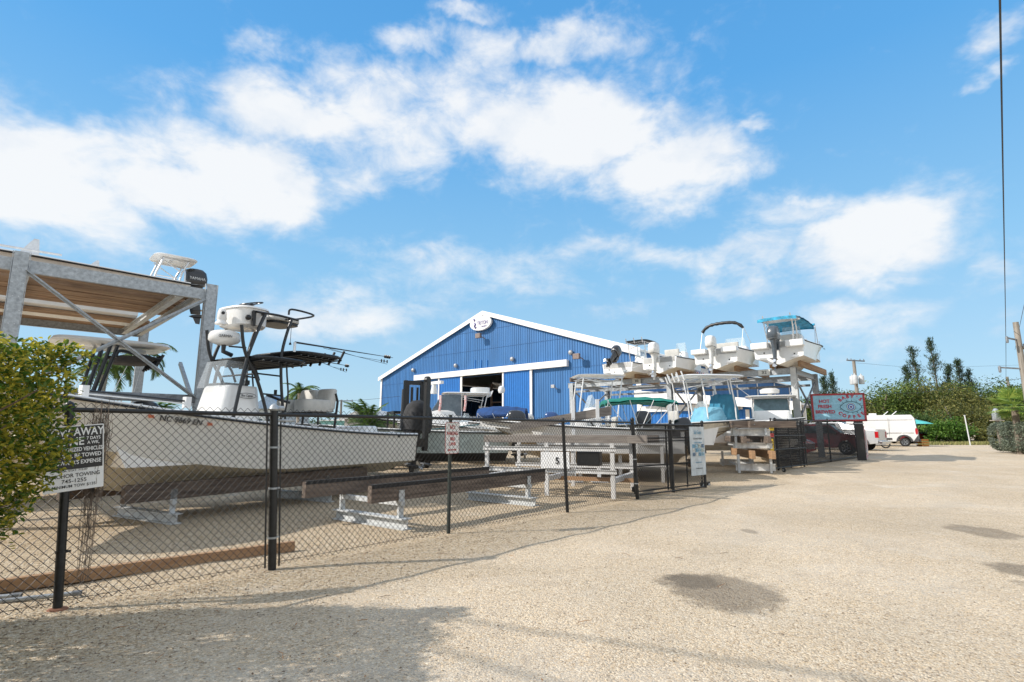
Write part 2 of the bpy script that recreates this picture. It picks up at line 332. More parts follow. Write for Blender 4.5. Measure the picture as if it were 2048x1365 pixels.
def outboard(root, x, y, z, s=1.0, col=None, tilt=0, name='outboard_motor', words=None, cover=False):
    col = col or mat('outboard_black', (.018, .02, .024), .28, coat=.5)
    M = Matrix.Translation((x, y, z)) @ Matrix.Rotation(R(tilt), 4, 'Y') @ Matrix.Scale(s, 4)
    m = MB(M)
    m.loft([sring((-.33, 0, .12), .24, .15, 16, 3), sring((-.33, 0, -.05), .17, .10, 16, 3), sring((-.30, 0, -.45), .14, .075, 16, 3), sring((-.30, 0, -.72), .17, .055, 16, 2.5), sring((-.31, 0, -.86), .15, .03, 16, 2)])
    m.box((-.05, 0, -.08), (.16, .26, .42)); m.box((-.16, 0, .02), (.2, .2, .1))
    m.prism([(-.62, -.13, -.73), (-.62, .13, -.73), (-.2, .10, -.73), (-.2, -.10, -.73)], (0, 0, .02))
    m.lathe((-.62, 0, -.93), (1, 0, 0), [(.035, 0), (.06, .08), (.068, .25), (.05, .42), (.004, .52)], 14)
    m.prism([(-.46, -.012, -.97), (-.22, -.012, -.97), (-.30, -.012, -1.18), (-.42, -.012, -1.2)], (0, .024, 0))
    par = m.build(name, col, root, smooth=True, sharp=35)
    c = MB(M)
    if cover:
        c.loft([sring((-.33, 0, .02), .44, .30, 28, 3), sring((-.35, 0, .2), .47, .32, 28, 3), sring((-.36, 0, .5), .45, .31, 28, 2.8), sring((-.36, 0, .72), .38, .27, 28, 2.6), sring((-.36, 0, .86), .24, .17, 28, 2.3), sring((-.36, 0, .91), .04, .03, 28, 2)])
    else:
        c.loft([sring((-.31, 0, .1), .26, .18, 28, 3), sring((-.33, 0, .16), .33, .215, 28, 3.2), sring((-.34, 0, .36), .345, .225, 28, 3.4), sring((-.33, 0, .56), .33, .215, 28, 3.2), sring((-.30, 0, .67), .27, .18, 28, 2.8), sring((-.28, 0, .715), .15, .1, 28, 2.4)])
    c.build('cowl', MATS.get('motor_cover', col) if cover else col, par, smooth=True, sharp=60)
    bd = MB(M); bd.loft([sring((-.315, 0, .125), .315 if not cover else .2, .205 if not cover else .2, 28, 3.2), sring((-.315, 0, .15), .325 if not cover else .2, .214 if not cover else .2, 28, 3.2)]); bd.build('cowl_band', galvd if not cover else col, par, smooth=True)
    p = MB(M); 
    for k in range(3):
        a = 2*pi*k/3; u = V((0, cos(a), sin(a))); w = V((0, -sin(a), cos(a))); q = V((-.66, 0, -.93))
        p.prism([q+u*.04-w*.03+V((.03, 0, 0)), q+u*.17-w*.075+V((.05, 0, 0)), q+u*.185+w*.03, q+u*.12+w*.08-V((.03, 0, 0)), q+u*.04+w*.03-V((.02, 0, 0))], (.008, 0, 0))
    p.lathe((-.74, 0, -.93), (1, 0, 0), [(.02, 0), (.04, .06), (.045, .14)], 10); p.build('propeller', alu, par, smooth=True)
    if words:
        for sg in (1, -1): text(words, .13*s, whitep, par, M @ V((-.34, sg*.227, .34)), (-sg, 0, 0), (0, 0, 1), sx=.9, ex=.004)
    return par
def ttop(root, x0, x1, zd, zt, w=1.6, topm=gelw, legm=alu, xl=None, rods=5, thick=.07, over=.35, box=True):
    a, b = xl or (x0+over, x1-over*.8); hw = w/2
    m = MB(); m.loft([sring(((x0+x1)/2, 0, zt-thick), (x1-x0)/2*.94, hw*.92, 28, 5), sring(((x0+x1)/2, 0, zt-thick*.5), (x1-x0)/2, hw, 28, 5), sring(((x0+x1)/2, 0, zt), (x1-x0)/2*.96, hw*.95, 28, 5)])
    t = m.build('hardtop', topm, root, smooth=True, sharp=50)
    l = MB()
    for sg in (1, -1):
        y0, y1 = sg*hw*.62, sg*hw*.72
        l.tube([(a+.12, y0, zd), (a, y1, (zd+zt)/2+.1), (a-.15, y1, zt-.1)], .026); l.tube([(b+.25, y0, zd), (b+.15, y1, (zd+zt)/2), (b, y1, zt-.1)], .026)
        l.tube([(a-.2, y1, zt-.11), (b+.05, y1, zt-.11)], .022); l.tube([(a+.05, y1, zt-.45), (b+.1, y1, zt-.12)], .016); l.tube([(a+.1, y0, zd+.5), (b+.2, y0, zd+.5)], .016)
    for xx in (a-.15, (a+b)/2, b): l.tube([(xx, -hw*.72, zt-.11), (xx, hw*.72, zt-.11)], .018)
    l.build('top_frame', legm, root, smooth=True)
    for k in range(rods):
        yy = -hw*.7+k*hw*1.4/max(1, rods-1); r = MB(); r.tube([(x0+.02, yy, zt-.2), (x0-.1, yy, zt+.12)], .028); r.build('rod_holder', legm, root, smooth=True)
    return t
def console(root, x, w=.9, d=.8, h=1.1, z=.45, m=gelw, glassh=.45):
    c = MB(); c.loft([sring((x, 0, z), d/2, w/2, 24, 6), sring((x, 0, z+h*.55), d/2*.95, w/2*.97, 24, 6), sring((x-.02, 0, z+h*.95), d/2*.72, w/2*.88, 24, 5), sring((x-.03, 0, z+h), d/2*.6, w/2*.78, 24, 5)])
    o = c.build('console', m, root, smooth=True, sharp=50)
    if glassh:
        g = MB(); pts = [(x+d*.32, -w*.36, z+h*.92), (x+d*.32, w*.36, z+h*.92), (x+.02, w*.32, z+h+glassh), (x+.02, -w*.32, z+h+glassh)]; g.prism(pts, (-.012, 0, -.004))
        for sg in (1, -1): g.prism([(x+d*.32, sg*w*.36, z+h*.92), (x+.02, sg*w*.32, z+h+glassh), (x-.2, sg*w*.36, z+h)], (0, -sg*.01, 0))
        g.build('windshield', plexi, root)
    wh = MB(); c0 = V((x-d*.5-.02, 0, z+h*.78)); ax = V((-.8, 0, .6)).normalized(); xx = V((0, 1, 0)); yy = ax.cross(xx)
    wh.tube([c0+ax*.08+xx*(.19*cos(k*pi/9))+yy*(.19*sin(k*pi/9)) for k in range(18)], .014, 6, closed=True)
    for k in range(3): wh.tube([c0+ax*.06, c0+ax*.08+xx*(.19*cos(k*2.094))+yy*(.19*sin(k*2.094))], .01, 5)
    wh.tube([c0-ax*.06, c0+ax*.07], .025, 8); wh.build('steering_wheel', blackt, root, smooth=True)
    return o
def seat(root, x, w=.9, z=.45, m=vinyl, back=True, name='leaning_post'):
    c = MB(); rbox(c, (x, 0, z+.62), (.42, w, .16)); 
    if back: rbox(c, (x-.2, 0, z+.86), (.13, w*.95, .42), lean=(-.05, 0))
    o = c.build(name, m, root, smooth=True, sharp=60)
    l = MB()
    for sx_ in (-.14, .14):
        for sg in (1, -1): l.tube([(x+sx_*1.3, sg*w*.4, z), (x+sx_, sg*w*.38, z+.56)], .018, 6)
    l.build('seat_frame', alu, root, smooth=True); return o
def bowrail(root, S, h=.28, i0=17, m=alu):
    l = MB(); P = [s[-1] for s in S]
    top = [(p[0]-.05, max(0, p[1]-.1), p[2]+h*(min(1, (k+1)/3))) for k, p in enumerate(P[i0:])]; full = top+[(p[0], -p[1], p[2]) for p in reversed(top)]
    l.tube(full, .012, 6)
    for sg in (1, -1):
        for k in range(0, len(top), 2): l.tube([(top[k][0], sg*top[k][1], P[i0+k][2]), (top[k][0], sg*top[k][1], top[k][2])], .011, 5)
    l.build('bow_rail', m, root, smooth=True)
def bimini(root, x0, x1, w, z0, zt, m, legs=alu, crown=.1, bundle=False, thick=.05, xm=None, edge=.28):
    xm = xm if xm is not None else (x0+x1)/2
    c = MB()
    def arch(x, dz, hw, k=14): return [V((x, hw*sin((j/k-.5)*pi)*1.0 if False else hw*(2*j/k-1), zt+dz-edge*abs(2*j/k-1)**5-crown*(2*j/k-1)**2)) for j in range(k+1)]
    if bundle:
        p = arch(x0, 0, w/2, 16); c.tube(p, [.06+.035*abs(sin(i*1.7)) for i in range(len(p))], 10)
    else:
        xs = [x0+(x1-x0)*i/10 for i in range(11)]; up = [arch(x, -.10*(2*i/10-1)**2-.015*sin(i*2.6), w/2) for i, x in enumerate(xs)]
        c.loft(up, closed=False, cap=False); c.loft([[q-V((0, 0, thick)) for q in r] for r in up], closed=False, cap=False)
        for r in (up[0], up[-1]): c.loft([r, [q-V((0, 0, thick+.06)) for q in r]], closed=False, cap=False)
    c.build('bimini_canvas', m, root, smooth=True, sharp=60)
    l = MB()
    for sg in (1, -1):
        if bundle: k_ = MB(); k_.tube([(x1, sg*w/2, z0), (x0, sg*w/2, zt-.3), (x0-.5, sg*w/2, z0)], .014, 6); k_.build('bimini_frame', legs, root, smooth=True)
        elif legs is None: pass
        else:
            for a, b in ((xm-.3, x0+.05), (xm+.3, x1-.05), (xm, x0+(x1-x0)*.33), (xm, x0+(x1-x0)*.66), (xm-1.0, x0+.1), (xm+1.1, x1-.1)): l.tube([(a, sg*w/2, z0), (b, sg*w/2*.99, zt-edge-.06)], .012, 6)
            l.build('bimini_frame', legs, root, smooth=True); l = MB()
def antenna(root, a, b, m=whitep, r=.008, name='antenna'):
    l = MB(); l.tube([a, b], [r, r*.4], 6); l.build(name, m, root)
# ------------------------------------------------------------------ ground
def gn(x, y):                             # shallow hollows and tyre swells, a centimetre or two
    k = max(0, min(1, (y-3)/1.5, (24-y)/4)); return k*(.024*noise.noise(V((x*.9, y*.9, 0)))+.012*noise.noise(V((x*2.3, y*2.3, 5))))-.004*k
def ground():
    m = bpy.data.materials.new('pea_gravel'); m.use_nodes = True; t = m.node_tree; L = t.links.new; b = t.nodes['Principled BSDF']
    b.inputs['Roughness'].default_value = .95; setspec(b, Specular_IOR_Level=.2)
    co = nn(t, 'ShaderNodeTexCoord'); O = co.outputs['Object']
    def mth(op, a, b_=None, cl=False):
        n = nn(t, 'ShaderNodeMath', operation=op, use_clamp=cl)
        for i, x in enumerate((a, b_)):
            if x is None: continue
            if isinstance(x, (int, float)): n.inputs[i].default_value = x
            else: L(x, n.inputs[i])
        return n.outputs[0]
    def vor(s, feat='F1'):
        v = nn(t, 'ShaderNodeTexVoronoi', feature=feat); v.inputs['Scale'].default_value = s; L(O, v.inputs['Vector']); return v
    def noi(s, d=5, r=.6, dist=0):
        v = nn(t, 'ShaderNodeTexNoise'); v.inputs['Scale'].default_value = s; v.inputs['Detail'].default_value = d; v.inputs['Roughness'].default_value = r; v.inputs['Distortion'].default_value = dist; L(O, v.inputs['Vector']); return v.outputs[0]
    def ramp(f, st_):
        r = nn(t, 'ShaderNodeValToRGB'); e = r.color_ramp.elements; L(f, r.inputs[0])
        while len(e) < len(st_): e.new(.5)
        for q, (p, c) in zip(e, st_): q.position = p; q.color = (*c, 1)
        return r.outputs[0]
    def mix(f, a, c, bt='MIX'):
        n = nn(t, 'ShaderNodeMix', data_type='RGBA', blend_type=bt)
        if isinstance(f, (int, float)): n.inputs[0].default_value = f
        else: L(f, n.inputs[0])
        for i, x in ((6, a), (7, c)):
            if isinstance(x, tuple): n.inputs[i].default_value = (*x, 1)
            else: L(x, n.inputs[i])
        return n.outputs[2]
    def mr(f, a, b_, c=0, d=1):
        n = nn(t, 'ShaderNodeMapRange', interpolation_type='SMOOTHSTEP'); L(f, n.inputs[0])
        for i, x in enumerate((a, b_, c, d)): n.inputs[i+1].default_value = x
        return n.outputs[0]
    v1, v2 = vor(75), vor(34)
    s1 = nn(t, 'ShaderNodeSeparateColor'); L(v1.outputs['Color'], s1.inputs[0]); s2 = nn(t, 'ShaderNodeSeparateColor'); L(v2.outputs['Color'], s2.inputs[0])
    pal = [(0, (.09, .065, .045)), (.09, (.30, .21, .13)), (.25, (.58, .44, .28)), (.55, (.74, .59, .40)), (.8, (.83, .71, .53)), (1, (.90, .83, .69))]
    peb = ramp(s1.outputs[0], pal); peb2 = ramp(s2.outputs[1], pal)
    loose = mix(mr(noi(9, 4), .35, .65, .15, .75), peb, peb2)
    gap = mr(v1.outputs['Distance'], .0, .75, 1.06, .72); loose = mix(1.0, loose, mixc(t, L, gap), 'MULTIPLY')
    # compacted drive: finer, greyer binder with sparse dark and ochre stones
    binder = ramp(noi(.9, 7, .65), [(.3, (.48, .42, .345)), (.5, (.56, .495, .405)), (.7, (.585, .54, .465))])
    fine = noi(220, 3, .7); binder = mix(mr(fine, .3, .75), binder, mix(.5, binder, (.36, .29, .21)))
    stone = mr(s1.outputs[2], .50, .58); packed = mix(mth('MULTIPLY', stone, .8), binder, mix(.14, peb, (.60, .46, .30)))
    darkst = mr(s2.outputs[0], .84, .87); packed = mix(mth('MULTIPLY', darkst, mr(v2.outputs['Distance'], .12, .3, .8, 0)), packed, (.10, .08, .065))
    sep = nn(t, 'ShaderNodeSeparateXYZ'); L(O, sep.inputs[0]); X, Y = sep.outputs[0], sep.outputs[1]
    # signed distance from the fence line, positive on the drive side
    dd = mth('ADD', mth('MULTIPLY', mth('ADD', X, 2.87), .755), mth('MULTIPLY', mth('SUBTRACT', Y, 6.83), -.656))
    dd = mth('ADD', dd, mth('MULTIPLY', mth('SUBTRACT', noi(.5, 5), .5), 2.4)); drive = mr(dd, .5, 2.6)
    patch = mr(noi(.35, 6, .6, .6), .42, .62); drive = mth('MULTIPLY', drive, mr(patch, 0, 1, .55, 1.0))
    base = mix(drive, loose, packed)
    big = ramp(noi(.16, 6, .6), [(.32, (.88, .86, .83)), (.68, (1.08, 1.06, 1.03))]); base = mix(1.0, base, big, 'MULTIPLY')
    # far drive and yard: paler crushed rock with wheel tracks
    trk = noi(.8, 5, .6)
    tr = nn(t, 'ShaderNodeMapping'); L(O, tr.inputs[0]); tr.inputs['Rotation'].default_value = (0, 0, R(49)); tr.inputs['Scale'].default_value = (.05, 1.4, 1)
    tn = nn(t, 'ShaderNodeTexNoise'); tn.inputs['Scale'].default_value = 1; tn.inputs['Detail'].default_value = 5; L(tr.outputs[0], tn.inputs[0])
    base = mix(mth('MULTIPLY', mr(tn.outputs[0], .52, .72), mth('MULTIPLY', drive, .35)), base, (.53, .49, .42))
    # worn wheel tracks curving up the drive
    tx = mth('ADD', dd, mth('MULTIPLY', mth('SINE', mth('MULTIPLY', Y, .11)), .8)); wv = mth('PINGPONG', mth('ADD', tx, .3), 1.15)
    base = mix(mth('MULTIPLY', mth('MULTIPLY', mr(wv, .15, .55, 1, 0), mr(noi(.45, 4), .42, .6)), mth('MULTIPLY', drive, .30)), base, (.44, .385, .31))
    # ridges of loose stone pushed aside by tyres, and faint dusty blotches
    rg = nn(t, 'ShaderNodeMapping'); L(O, rg.inputs[0]); rg.inputs['Rotation'].default_value = (0, 0, R(43)); rg.inputs['Scale'].default_value = (.22, 2.6, 1)
    rn = nn(t, 'ShaderNodeTexNoise'); rn.inputs['Scale'].default_value = 1; rn.inputs['Detail'].default_value = 7; rn.inputs['Roughness'].default_value = .7; rn.inputs['Distortion'].default_value = .4; L(rg.outputs[0], rn.inputs[0])
    base = mix(mth('MULTIPLY', mr(rn.outputs[0], .55, .66), mth('MULTIPLY', drive, .6)), base, loose)
    base = mix(mth('MULTIPLY', mr(noi(1.9, 7, .7, .5), .57, .68), .5), base, (.40, .33, .25))
    base = mix(mth('MULTIPLY', mr(noi(.6, 6, .65), .60, .72), .4), base, (.74, .68, .58))
    # damp oil stains with shapes of their own
    wob = noi(2.2, 8, .68)
    for (px, py, rx, ry, k) in [(1440, 1178, 112, 36, .85), (1385, 1162, 50, 16, .7), (1960, 1063, 48, 11, .7), (2060, 1145, 60, 16, .85), (1500, 1062, 14, 4, .6), (2050, 1168, 20, 6, .4)]:
        c = G(px, py); a = (G(px+rx, py)-c).length; e = (G(px, py-ry)-G(px, py+ry)).length/2
        q = mth('ADD', mth('POWER', mth('DIVIDE', mth('SUBTRACT', X, c.x), a), 2), mth('POWER', mth('DIVIDE', mth('SUBTRACT', Y, c.y), e), 2))
        q = mth('ADD', q, mth('MULTIPLY', mth('SUBTRACT', wob, .5), 2.6))
        base = mix(mr(q, .6, 1.3, k, 0), base, mix(.68, base, (.09, .076, .06)))
    L(base, b.inputs['Base Color'])
    hgt = mth('ADD', mth('MULTIPLY', v1.outputs['Distance'], -1.0), mth('MULTIPLY', v2.outputs['Distance'], -.8)); hgt = mth('ADD', hgt, mth('MULTIPLY', noi(3, 4), 2.0))
    bp = nn(t, 'ShaderNodeBump'); bp.inputs['Distance'].default_value = .012; L(mr(drive, 0, 1, 1.0, .45), bp.inputs['Strength']); L(hgt, bp.inputs['Height']); L(bp.outputs[0], b.inputs['Normal'])
    ys = [-60, -30, -15, -8, -4, 0, 2]+[3+i*.22 for i in range(86)]+[22+i*1.5 for i in range(40)]+[90, 120, 180, 260, 400, 700, 1200, 2000]
    xs = [-1500, -700, -300, -150, -80, -50, -35, -25, -18, -14]+[-11+i*.24 for i in range(110)]+[16, 18, 20, 24, 30, 40, 50, 60, 80, 120, 180, 300, 700, 1500]
    vs, fs = [], []
    for y in ys:
        for x in xs:
            vs.append((x, y, gz(y)+(gn(x, y) if -12 < x < 16 else 0)))
    n = len(xs)
    for j in range(len(ys)-1):
        for i in range(n-1): fs.append((j*n+i, j*n+i+1, (j+1)*n+i+1, (j+1)*n+i))
    mb = MB(); mb.add(vs, fs); tag(mb.build('ground', m, smooth=True, sharp=180), kind='structure')
def mixc(t, L, f):
    c = nn(t, 'ShaderNodeCombineColor')
    for i in range(3): L(f, c.inputs[i])
    return c.outputs[0]
ground()
# loose gravel lying proud of the surface near the camera
def gravel():
    rnd = random.Random(3); mb = MB(); 
    for i in range(13000):
        k = rnd.random(); Y = 3.4+7.5*k**1.6; X = rnd.uniform(-1.02, .97)*Y*1.02
        dd = (X+2.87)*.755-(Y-6.83)*.656
        if dd > .9 and rnd.random() < min(.93, (dd-.9)*.5+.3): continue
        r = rnd.uniform(.005, .011)*(1.15 if dd < .6 else .9); c = V((X, Y, r*.35+gn(X, Y))); a = rnd.random()*3
        x, y = V((cos(a), sin(a), rnd.uniform(-.3, .3)))*r*rnd.uniform(1, 1.5), V((-sin(a), cos(a), rnd.uniform(-.3, .3)))*r; z = V((0, 0, r*.75))
        mb.add([c+x, c+y, c-x, c-y, c+z, c-z], [(0, 1, 4), (1, 2, 4), (2, 3, 4), (3, 0, 4), (1, 0, 5), (2, 1, 5), (3, 2, 5), (0, 3, 5)])
    g = mat('pebble', (.66, .58, .46), .9, 0, .1, 30, col2=(.22, .17, .12), island=.85)
    tag(mb.build('loose_gravel', g, smooth=True, sharp=180), 'tan pea gravel pebbles lying loose along the fence and drive', 'gravel', kind='stuff')
gravel()
# ------------------------------------------------------------------ chain link fences
wire = mat('black_wire', (.016, .015, .014), .5, .0, .35, 30)
def weave(p0, p1, z0, z1, wr=.0029, dw=.084, top=True, base=None):
    """knotted diamonds: vertical zigzag wires, each hooked into the next"""
    p0, p1 = V(p0), V(p1); d = p1-p0; L = d.length; d.normalize(); nrm = V((d.y, -d.x, 0)); mb = MB(); n = int(L/(dw/2)); dh = dw*1.06/2; rows = int((z1-z0)/dh)
    for i in range(n):
        x0 = i*dw/2; sgn = 1 if i % 2 else -1; pts = []
        for k in range(rows+1):
            s = (1 if k % 2 else 0); x = x0+(s*dw/2 if i % 2 else (1-s)*dw/2); wob = .003*noise.noise(V((x*3, k*.7, i)))
            pts.append(p0+d*(min(L, x)+wob)+nrm*(.0028*(1 if s else -1)+.022*noise.noise(V((x*.6, k*.15, 3))))+V((0, 0, z0+k*dh+gz(p0.y+d.y*x)+.006*noise.noise(V((x*.8, 9, 0))))))
        a = nrm*wr; u = d*wr*1.35; vs = []
        for k, p in enumerate(pts): vs += [p+a, p-a*.5+u, p-a*.5-u]
        fs = []
        for k in range(len(pts)-1):
            q = 3*k; fs += [(q, q+1, q+4, q+3), (q+1, q+2, q+5, q+4), (q+2, q, q+3, q+5)]
        mb.add(vs, fs)
    return mb
def post(mb, p, h, r, cap=True):
    mb.lathe((p[0], p[1], p[2]-.1), (0, 0, 1), [(r, 0), (r, h+.1)]+([(r*1.12, h+.1), (r*1.12, h+.125), (r*.8, h+.15), (.004, h+.165)] if cap else [(.003, h+.1)]), 14)
P1, P2, P3, P4, P5, P6, P7 = G(115, 1220), G(544, 1138), G(898, 1068), G(1135, 1025), G(1275, 998), G(1347, 985), G(1411, 975)
FH = 1.83
dl = (P2-P1).normalized(); P0 = P1-dl*3.4
fd = (P5-P2).normalized()
fn = thing('chain_link_fence', 'black chain link fence in front of the long white boat, behind the hedge', 'fence', P0)
def L_(p): return V(p)-P0
for (a, b) in ((P0, P2), (P2, P5)):
    weave(L_(a), L_(b), .03, FH+.10).build('wire_mesh', wire, fn)
for (a, b) in ((P0, P2), (P2, P5)):
    r = MB(); r.tube([L_(a)+V((0, 0, FH)), L_(b)+V((0, 0, FH))], .024, 10); r.build('top_rail', blackp, fn, smooth=True)
    w = MB(); w.tube([L_(a)+V((0, 0, .07)), L_(b)+V((0, 0, .07))], .003, 5); w.build('tension_wire', wire, fn)
for p, r, c in ((P1, .038, 0), (P2, .048, 1), (P4, .034, 0), (P5, .045, 1)):
    q = MB(); post(q, L_(p), FH+(.06 if c else .02), r); o = q.build('post', blackp, fn, smooth=True)
    for zz in ((.35, .93, 1.42) if c else (.5, 1.2)):
        k = MB(); k.lathe(L_(p)+V((0, 0, zz)), (0, 0, 1), [(r+.002, 0), (r+.006, 0), (r+.006, .022), (r+.002, .022)], 14); k.box(L_(p)+dl*(r+.02)+V((0, 0, zz+.011)), (.03, .012, .02), rz=atan2(dl.y, dl.x)); k.build('clamp_band', galv if c else blackp, o, smooth=True)
cap = MB(); q = L_(P2)+V((0, 0, FH+.05)); cap.lathe(q, (0, 0, 1), [(.05, 0), (.062, .02), (.05, .05), (.035, .07), (.004, .09)], 14); cap.tube([q+V((0, 0, .03)), q+V((0, 0, .03))+dl*.12], .03); cap.build('post_cap', galv, fn, smooth=True)
for sgn in (-1, 1):
    b = MB(); e = L_(P2)+fd*(.085*sgn); b.beam(e+V((0, 0, .02)), e+V((0, 0, FH-.02)), .006, .02, up=(fd.x, fd.y, 0)); b.build('tension_bar', blackp, fn)
b = MB(); b.tube([L_(P2)+V((0, 0, FH-.07)), L_(P2)+fd*.26+V((0, 0, FH-.07))], .016); b.build('rail_end', galv, fn, smooth=True)
rb = MB(); rb.lathe(L_(P1), (0, 0, 1), [(.085, .0), (.075, .012), (.04, .02)], 12); rb.build('footing', mat('rust_stain', (.26, .12, .07), .9), fn, smooth=True)
def shear(root, d, k):                    # the old posts have all leaned a little along the fence
    for o in [x for x in COL.objects if x.parent and (x.parent == root or x.parent.parent == root)]:
        me = o.data
        for v in me.vertices: v.co = v.co-d*(k*v.co.z)
shear(fn, dl, .06)
# fixed panel past the end post and the rolled-back gate leaves
f2 = thing('chain_link_fence', 'short black fence panel ending beside the gate opening, carrying the pale banner', 'fence', P5)
def weld(root, A, Z, z0, z1, posts, rails, r=.021, nm='frame_post', mesh=True, o=None):
    A, Z = V(A), V(Z); d = (Z-A); L = d.length; d.normalize()
    if mesh: weave(A, Z, z0, z1-.02, wr=.0045 if A.length < 1 and root.name != 'gate.001' else .0055).build('wire_mesh', wire, root)
    for s in posts: q = MB(); q.tube([A+d*(L*s)+V((0, 0, z0-(.03))), A+d*(L*s)+V((0, 0, z1+.02))], r, 8); q.build(nm, blackp, root, smooth=True)
    for z in rails: q = MB(); q.tube([A+V((0, 0, z)), Z+V((0, 0, z))], r*.9, 8); q.build('rail', blackp, root, smooth=True)
l5 = V((0, 0, 0)); l7 = V((P7.x-P5.x, P7.y-P5.y, 0)); l6 = V((P6.x-P5.x, P6.y-P5.y, 0)); u5 = l7.normalized(); n5 = V((-u5.y, u5.x, 0))
weld(f2, l5+u5*.1, l7, .05, 1.82, [1.0], [.08, 1.79, 1.66])
for p in (l6, l7): q = MB(); post(q, p, 1.86, .04); q.build('post', blackp, f2, smooth=True)
gt = thing('gate', 'black rolling gate leaf folded back behind the banner panel', 'gate', P5+n5*.16)
weld(gt, u5*.12, l7+u5*.12, .12, 1.80, [0, .46, .5, .76, 1.0], [.14, .75, 1.36, 1.44, 1.77], r=.02)
def wheel(root, p, d, r=.09):
    w = MB(); w.lathe(V(p)-V(d)*.03, d, [(r*.5, 0), (r, .008), (r, .052), (r*.5, .06)], 18); o = w.build('wheel', blackr, root, smooth=True, sharp=40)
    h = MB(); h.lathe(V(p)-V(d)*.034, d, [(.001, 0), (r*.55, .0), (r*.55, .068), (.001, .068)], 14); h.build('hub', galv, o); return o
for k in (.12, .45): wheel(gt, l7+u5*k+V((0, 0, .09)), n5)
b = MB(); b.box(l7+u5*.28+V((0, 0, .16)), (.5, .05, .04), rz=atan2(u5.y, u5.x)); b.build('axle_bracket', blackp, gt)
for k, zz in ((.1, 1.72), (.1, .2)):
    b = MB(); b.lathe(u5*k+V((0, 0, zz)), (0, 0, 1), [(.05, -.06), (.06, -.02), (.06, .05), (.03, .07)], 10); b.build('hinge', blackp, gt, smooth=True)
# banner
bn = thing('banner', 'pale vertical banner with blue script lettering and a photo collage on the gate panel', 'banner', P5)
s0, s1 = PL(1377, 900, P5, math.degrees(atan2(u5.x, u5.y)))[0], PL(1407, 900, P5, math.degrees(atan2(u5.x, u5.y)))[0]
zt_ = PL(1392, 854, P5, math.degrees(atan2(u5.x, u5.y)))[1]-P5.z; zb_ = PL(1392, 951, P5, math.degrees(atan2(u5.x, u5.y)))[1]-P5.z
off = -n5*.055; bc = u5*((s0+s1)/2); bw = s1-s0; bh = zt_-zb_; cx = bc+off+V((0, 0, (zt_+zb_)/2)); fr_ = lambda a, z: cx+u5*(a*bw)+V((0, 0, z*bh))-n5*.008
mb = MB(); N_ = 12; mb.loft([[cx+u5*bw*(i/N_-.5)-n5*(.01*sin(i*.9))+V((0, 0, bh*k)) for k in (-.5, -.2, .1, .5)] for i in range(N_+1)], closed=False, cap=False); mb.loft([[cx+u5*bw*(i/N_-.5)-n5*(.01*sin(i*.9)-.008)+V((0, 0, bh*k)) for k in (-.5, -.2, .1, .5)] for i in range(N_+1)], closed=False, cap=False); mb.build('sheet', mat('banner_vinyl', (.55, .60, .62), .5), bn, smooth=True)
tb = mat('banner_blue', (.10, .32, .48), .5); tk = mat('banner_dark', (.08, .09, .10), .5); off2 = -n5*.006
text('Salt Gone', .155, tb, bn, fr_(0, .38)+off2, u5, (0, 0, 1), sx=.62)
text('AUTHORIZED DEALER', .062, tk, bn, fr_(0, .25)+off2, u5, (0, 0, 1), sx=.72)
text('CORROSION SOLUTIONS FOR', .045, tb, bn, fr_(0, .17)+off2, u5, (0, 0, 1), sx=.66)
text('If you use it in salt, use Salt Gone', .042, tb, bn, fr_(0, -.235)+off2, u5, (0, 0, 1), sx=.58)
text('SALT REMOVER & PROTECTOR', .04, tk, bn, fr_(0, -.36)+off2, u5, (0, 0, 1), sx=.6)
rnd = random.Random(5)
for k in range(12):
    a = -.3+.2*(k % 4); z = .1-.085*(k//4); q = MB(); w_ = .09*bw; h_ = .036*bh; c0 = fr_(a, z)+off2
    q.poly([c0-u5*w_-V((0, 0, h_)), c0+u5*w_-V((0, 0, h_)), c0+u5*w_+V((0, 0, h_)), c0-u5*w_+V((0, 0, h_))]); cc = rnd.choice([(.15, .35, .5), (.25, .45, .55), (.5, .55, .5), (.12, .2, .3), (.6, .62, .6)])
    q.build('photo', mat('collage_%d' % (k % 5), [(.15, .35, .5), (.3, .48, .58), (.5, .55, .5), (.12, .2, .3), (.6, .62, .6)][k % 5], .5, var=.5, scale=25), bn)
# ------------------------------------------------------------------ signs on the fence
signw = mat('sign_white', (.86, .86, .84), .4, 0, .03, dirt=.06); signk = mat('sign_black', (.02, .02, .02), .4); signr = mat('sign_red', (.50, .06, .05), .45)
def plate(root, M, w, h, m, t=.003, r=.03, name='plate'):
    mb = MB(M); p = []
    for cx_, cy_, a0 in ((w/2-r, h/2-r, 0), (-w/2+r, h/2-r, 90), (-w/2+r, -h/2+r, 180), (w/2-r, -h/2+r, 270)):
        for k in range(5): a = R(a0+k*22.5); p.append((cx_+r*cos(a), cy_+r*sin(a), -t))
    mb.prism(p, (0, 0, t)); return mb.build(name, m, root)
nf = V((fd.y, -fd.x, 0))     # fence normal towards the drive
def mframe(p, x, y, roll=0): return frame(p, x, y) @ Matrix.Rotation(R(roll), 4, 'Z')
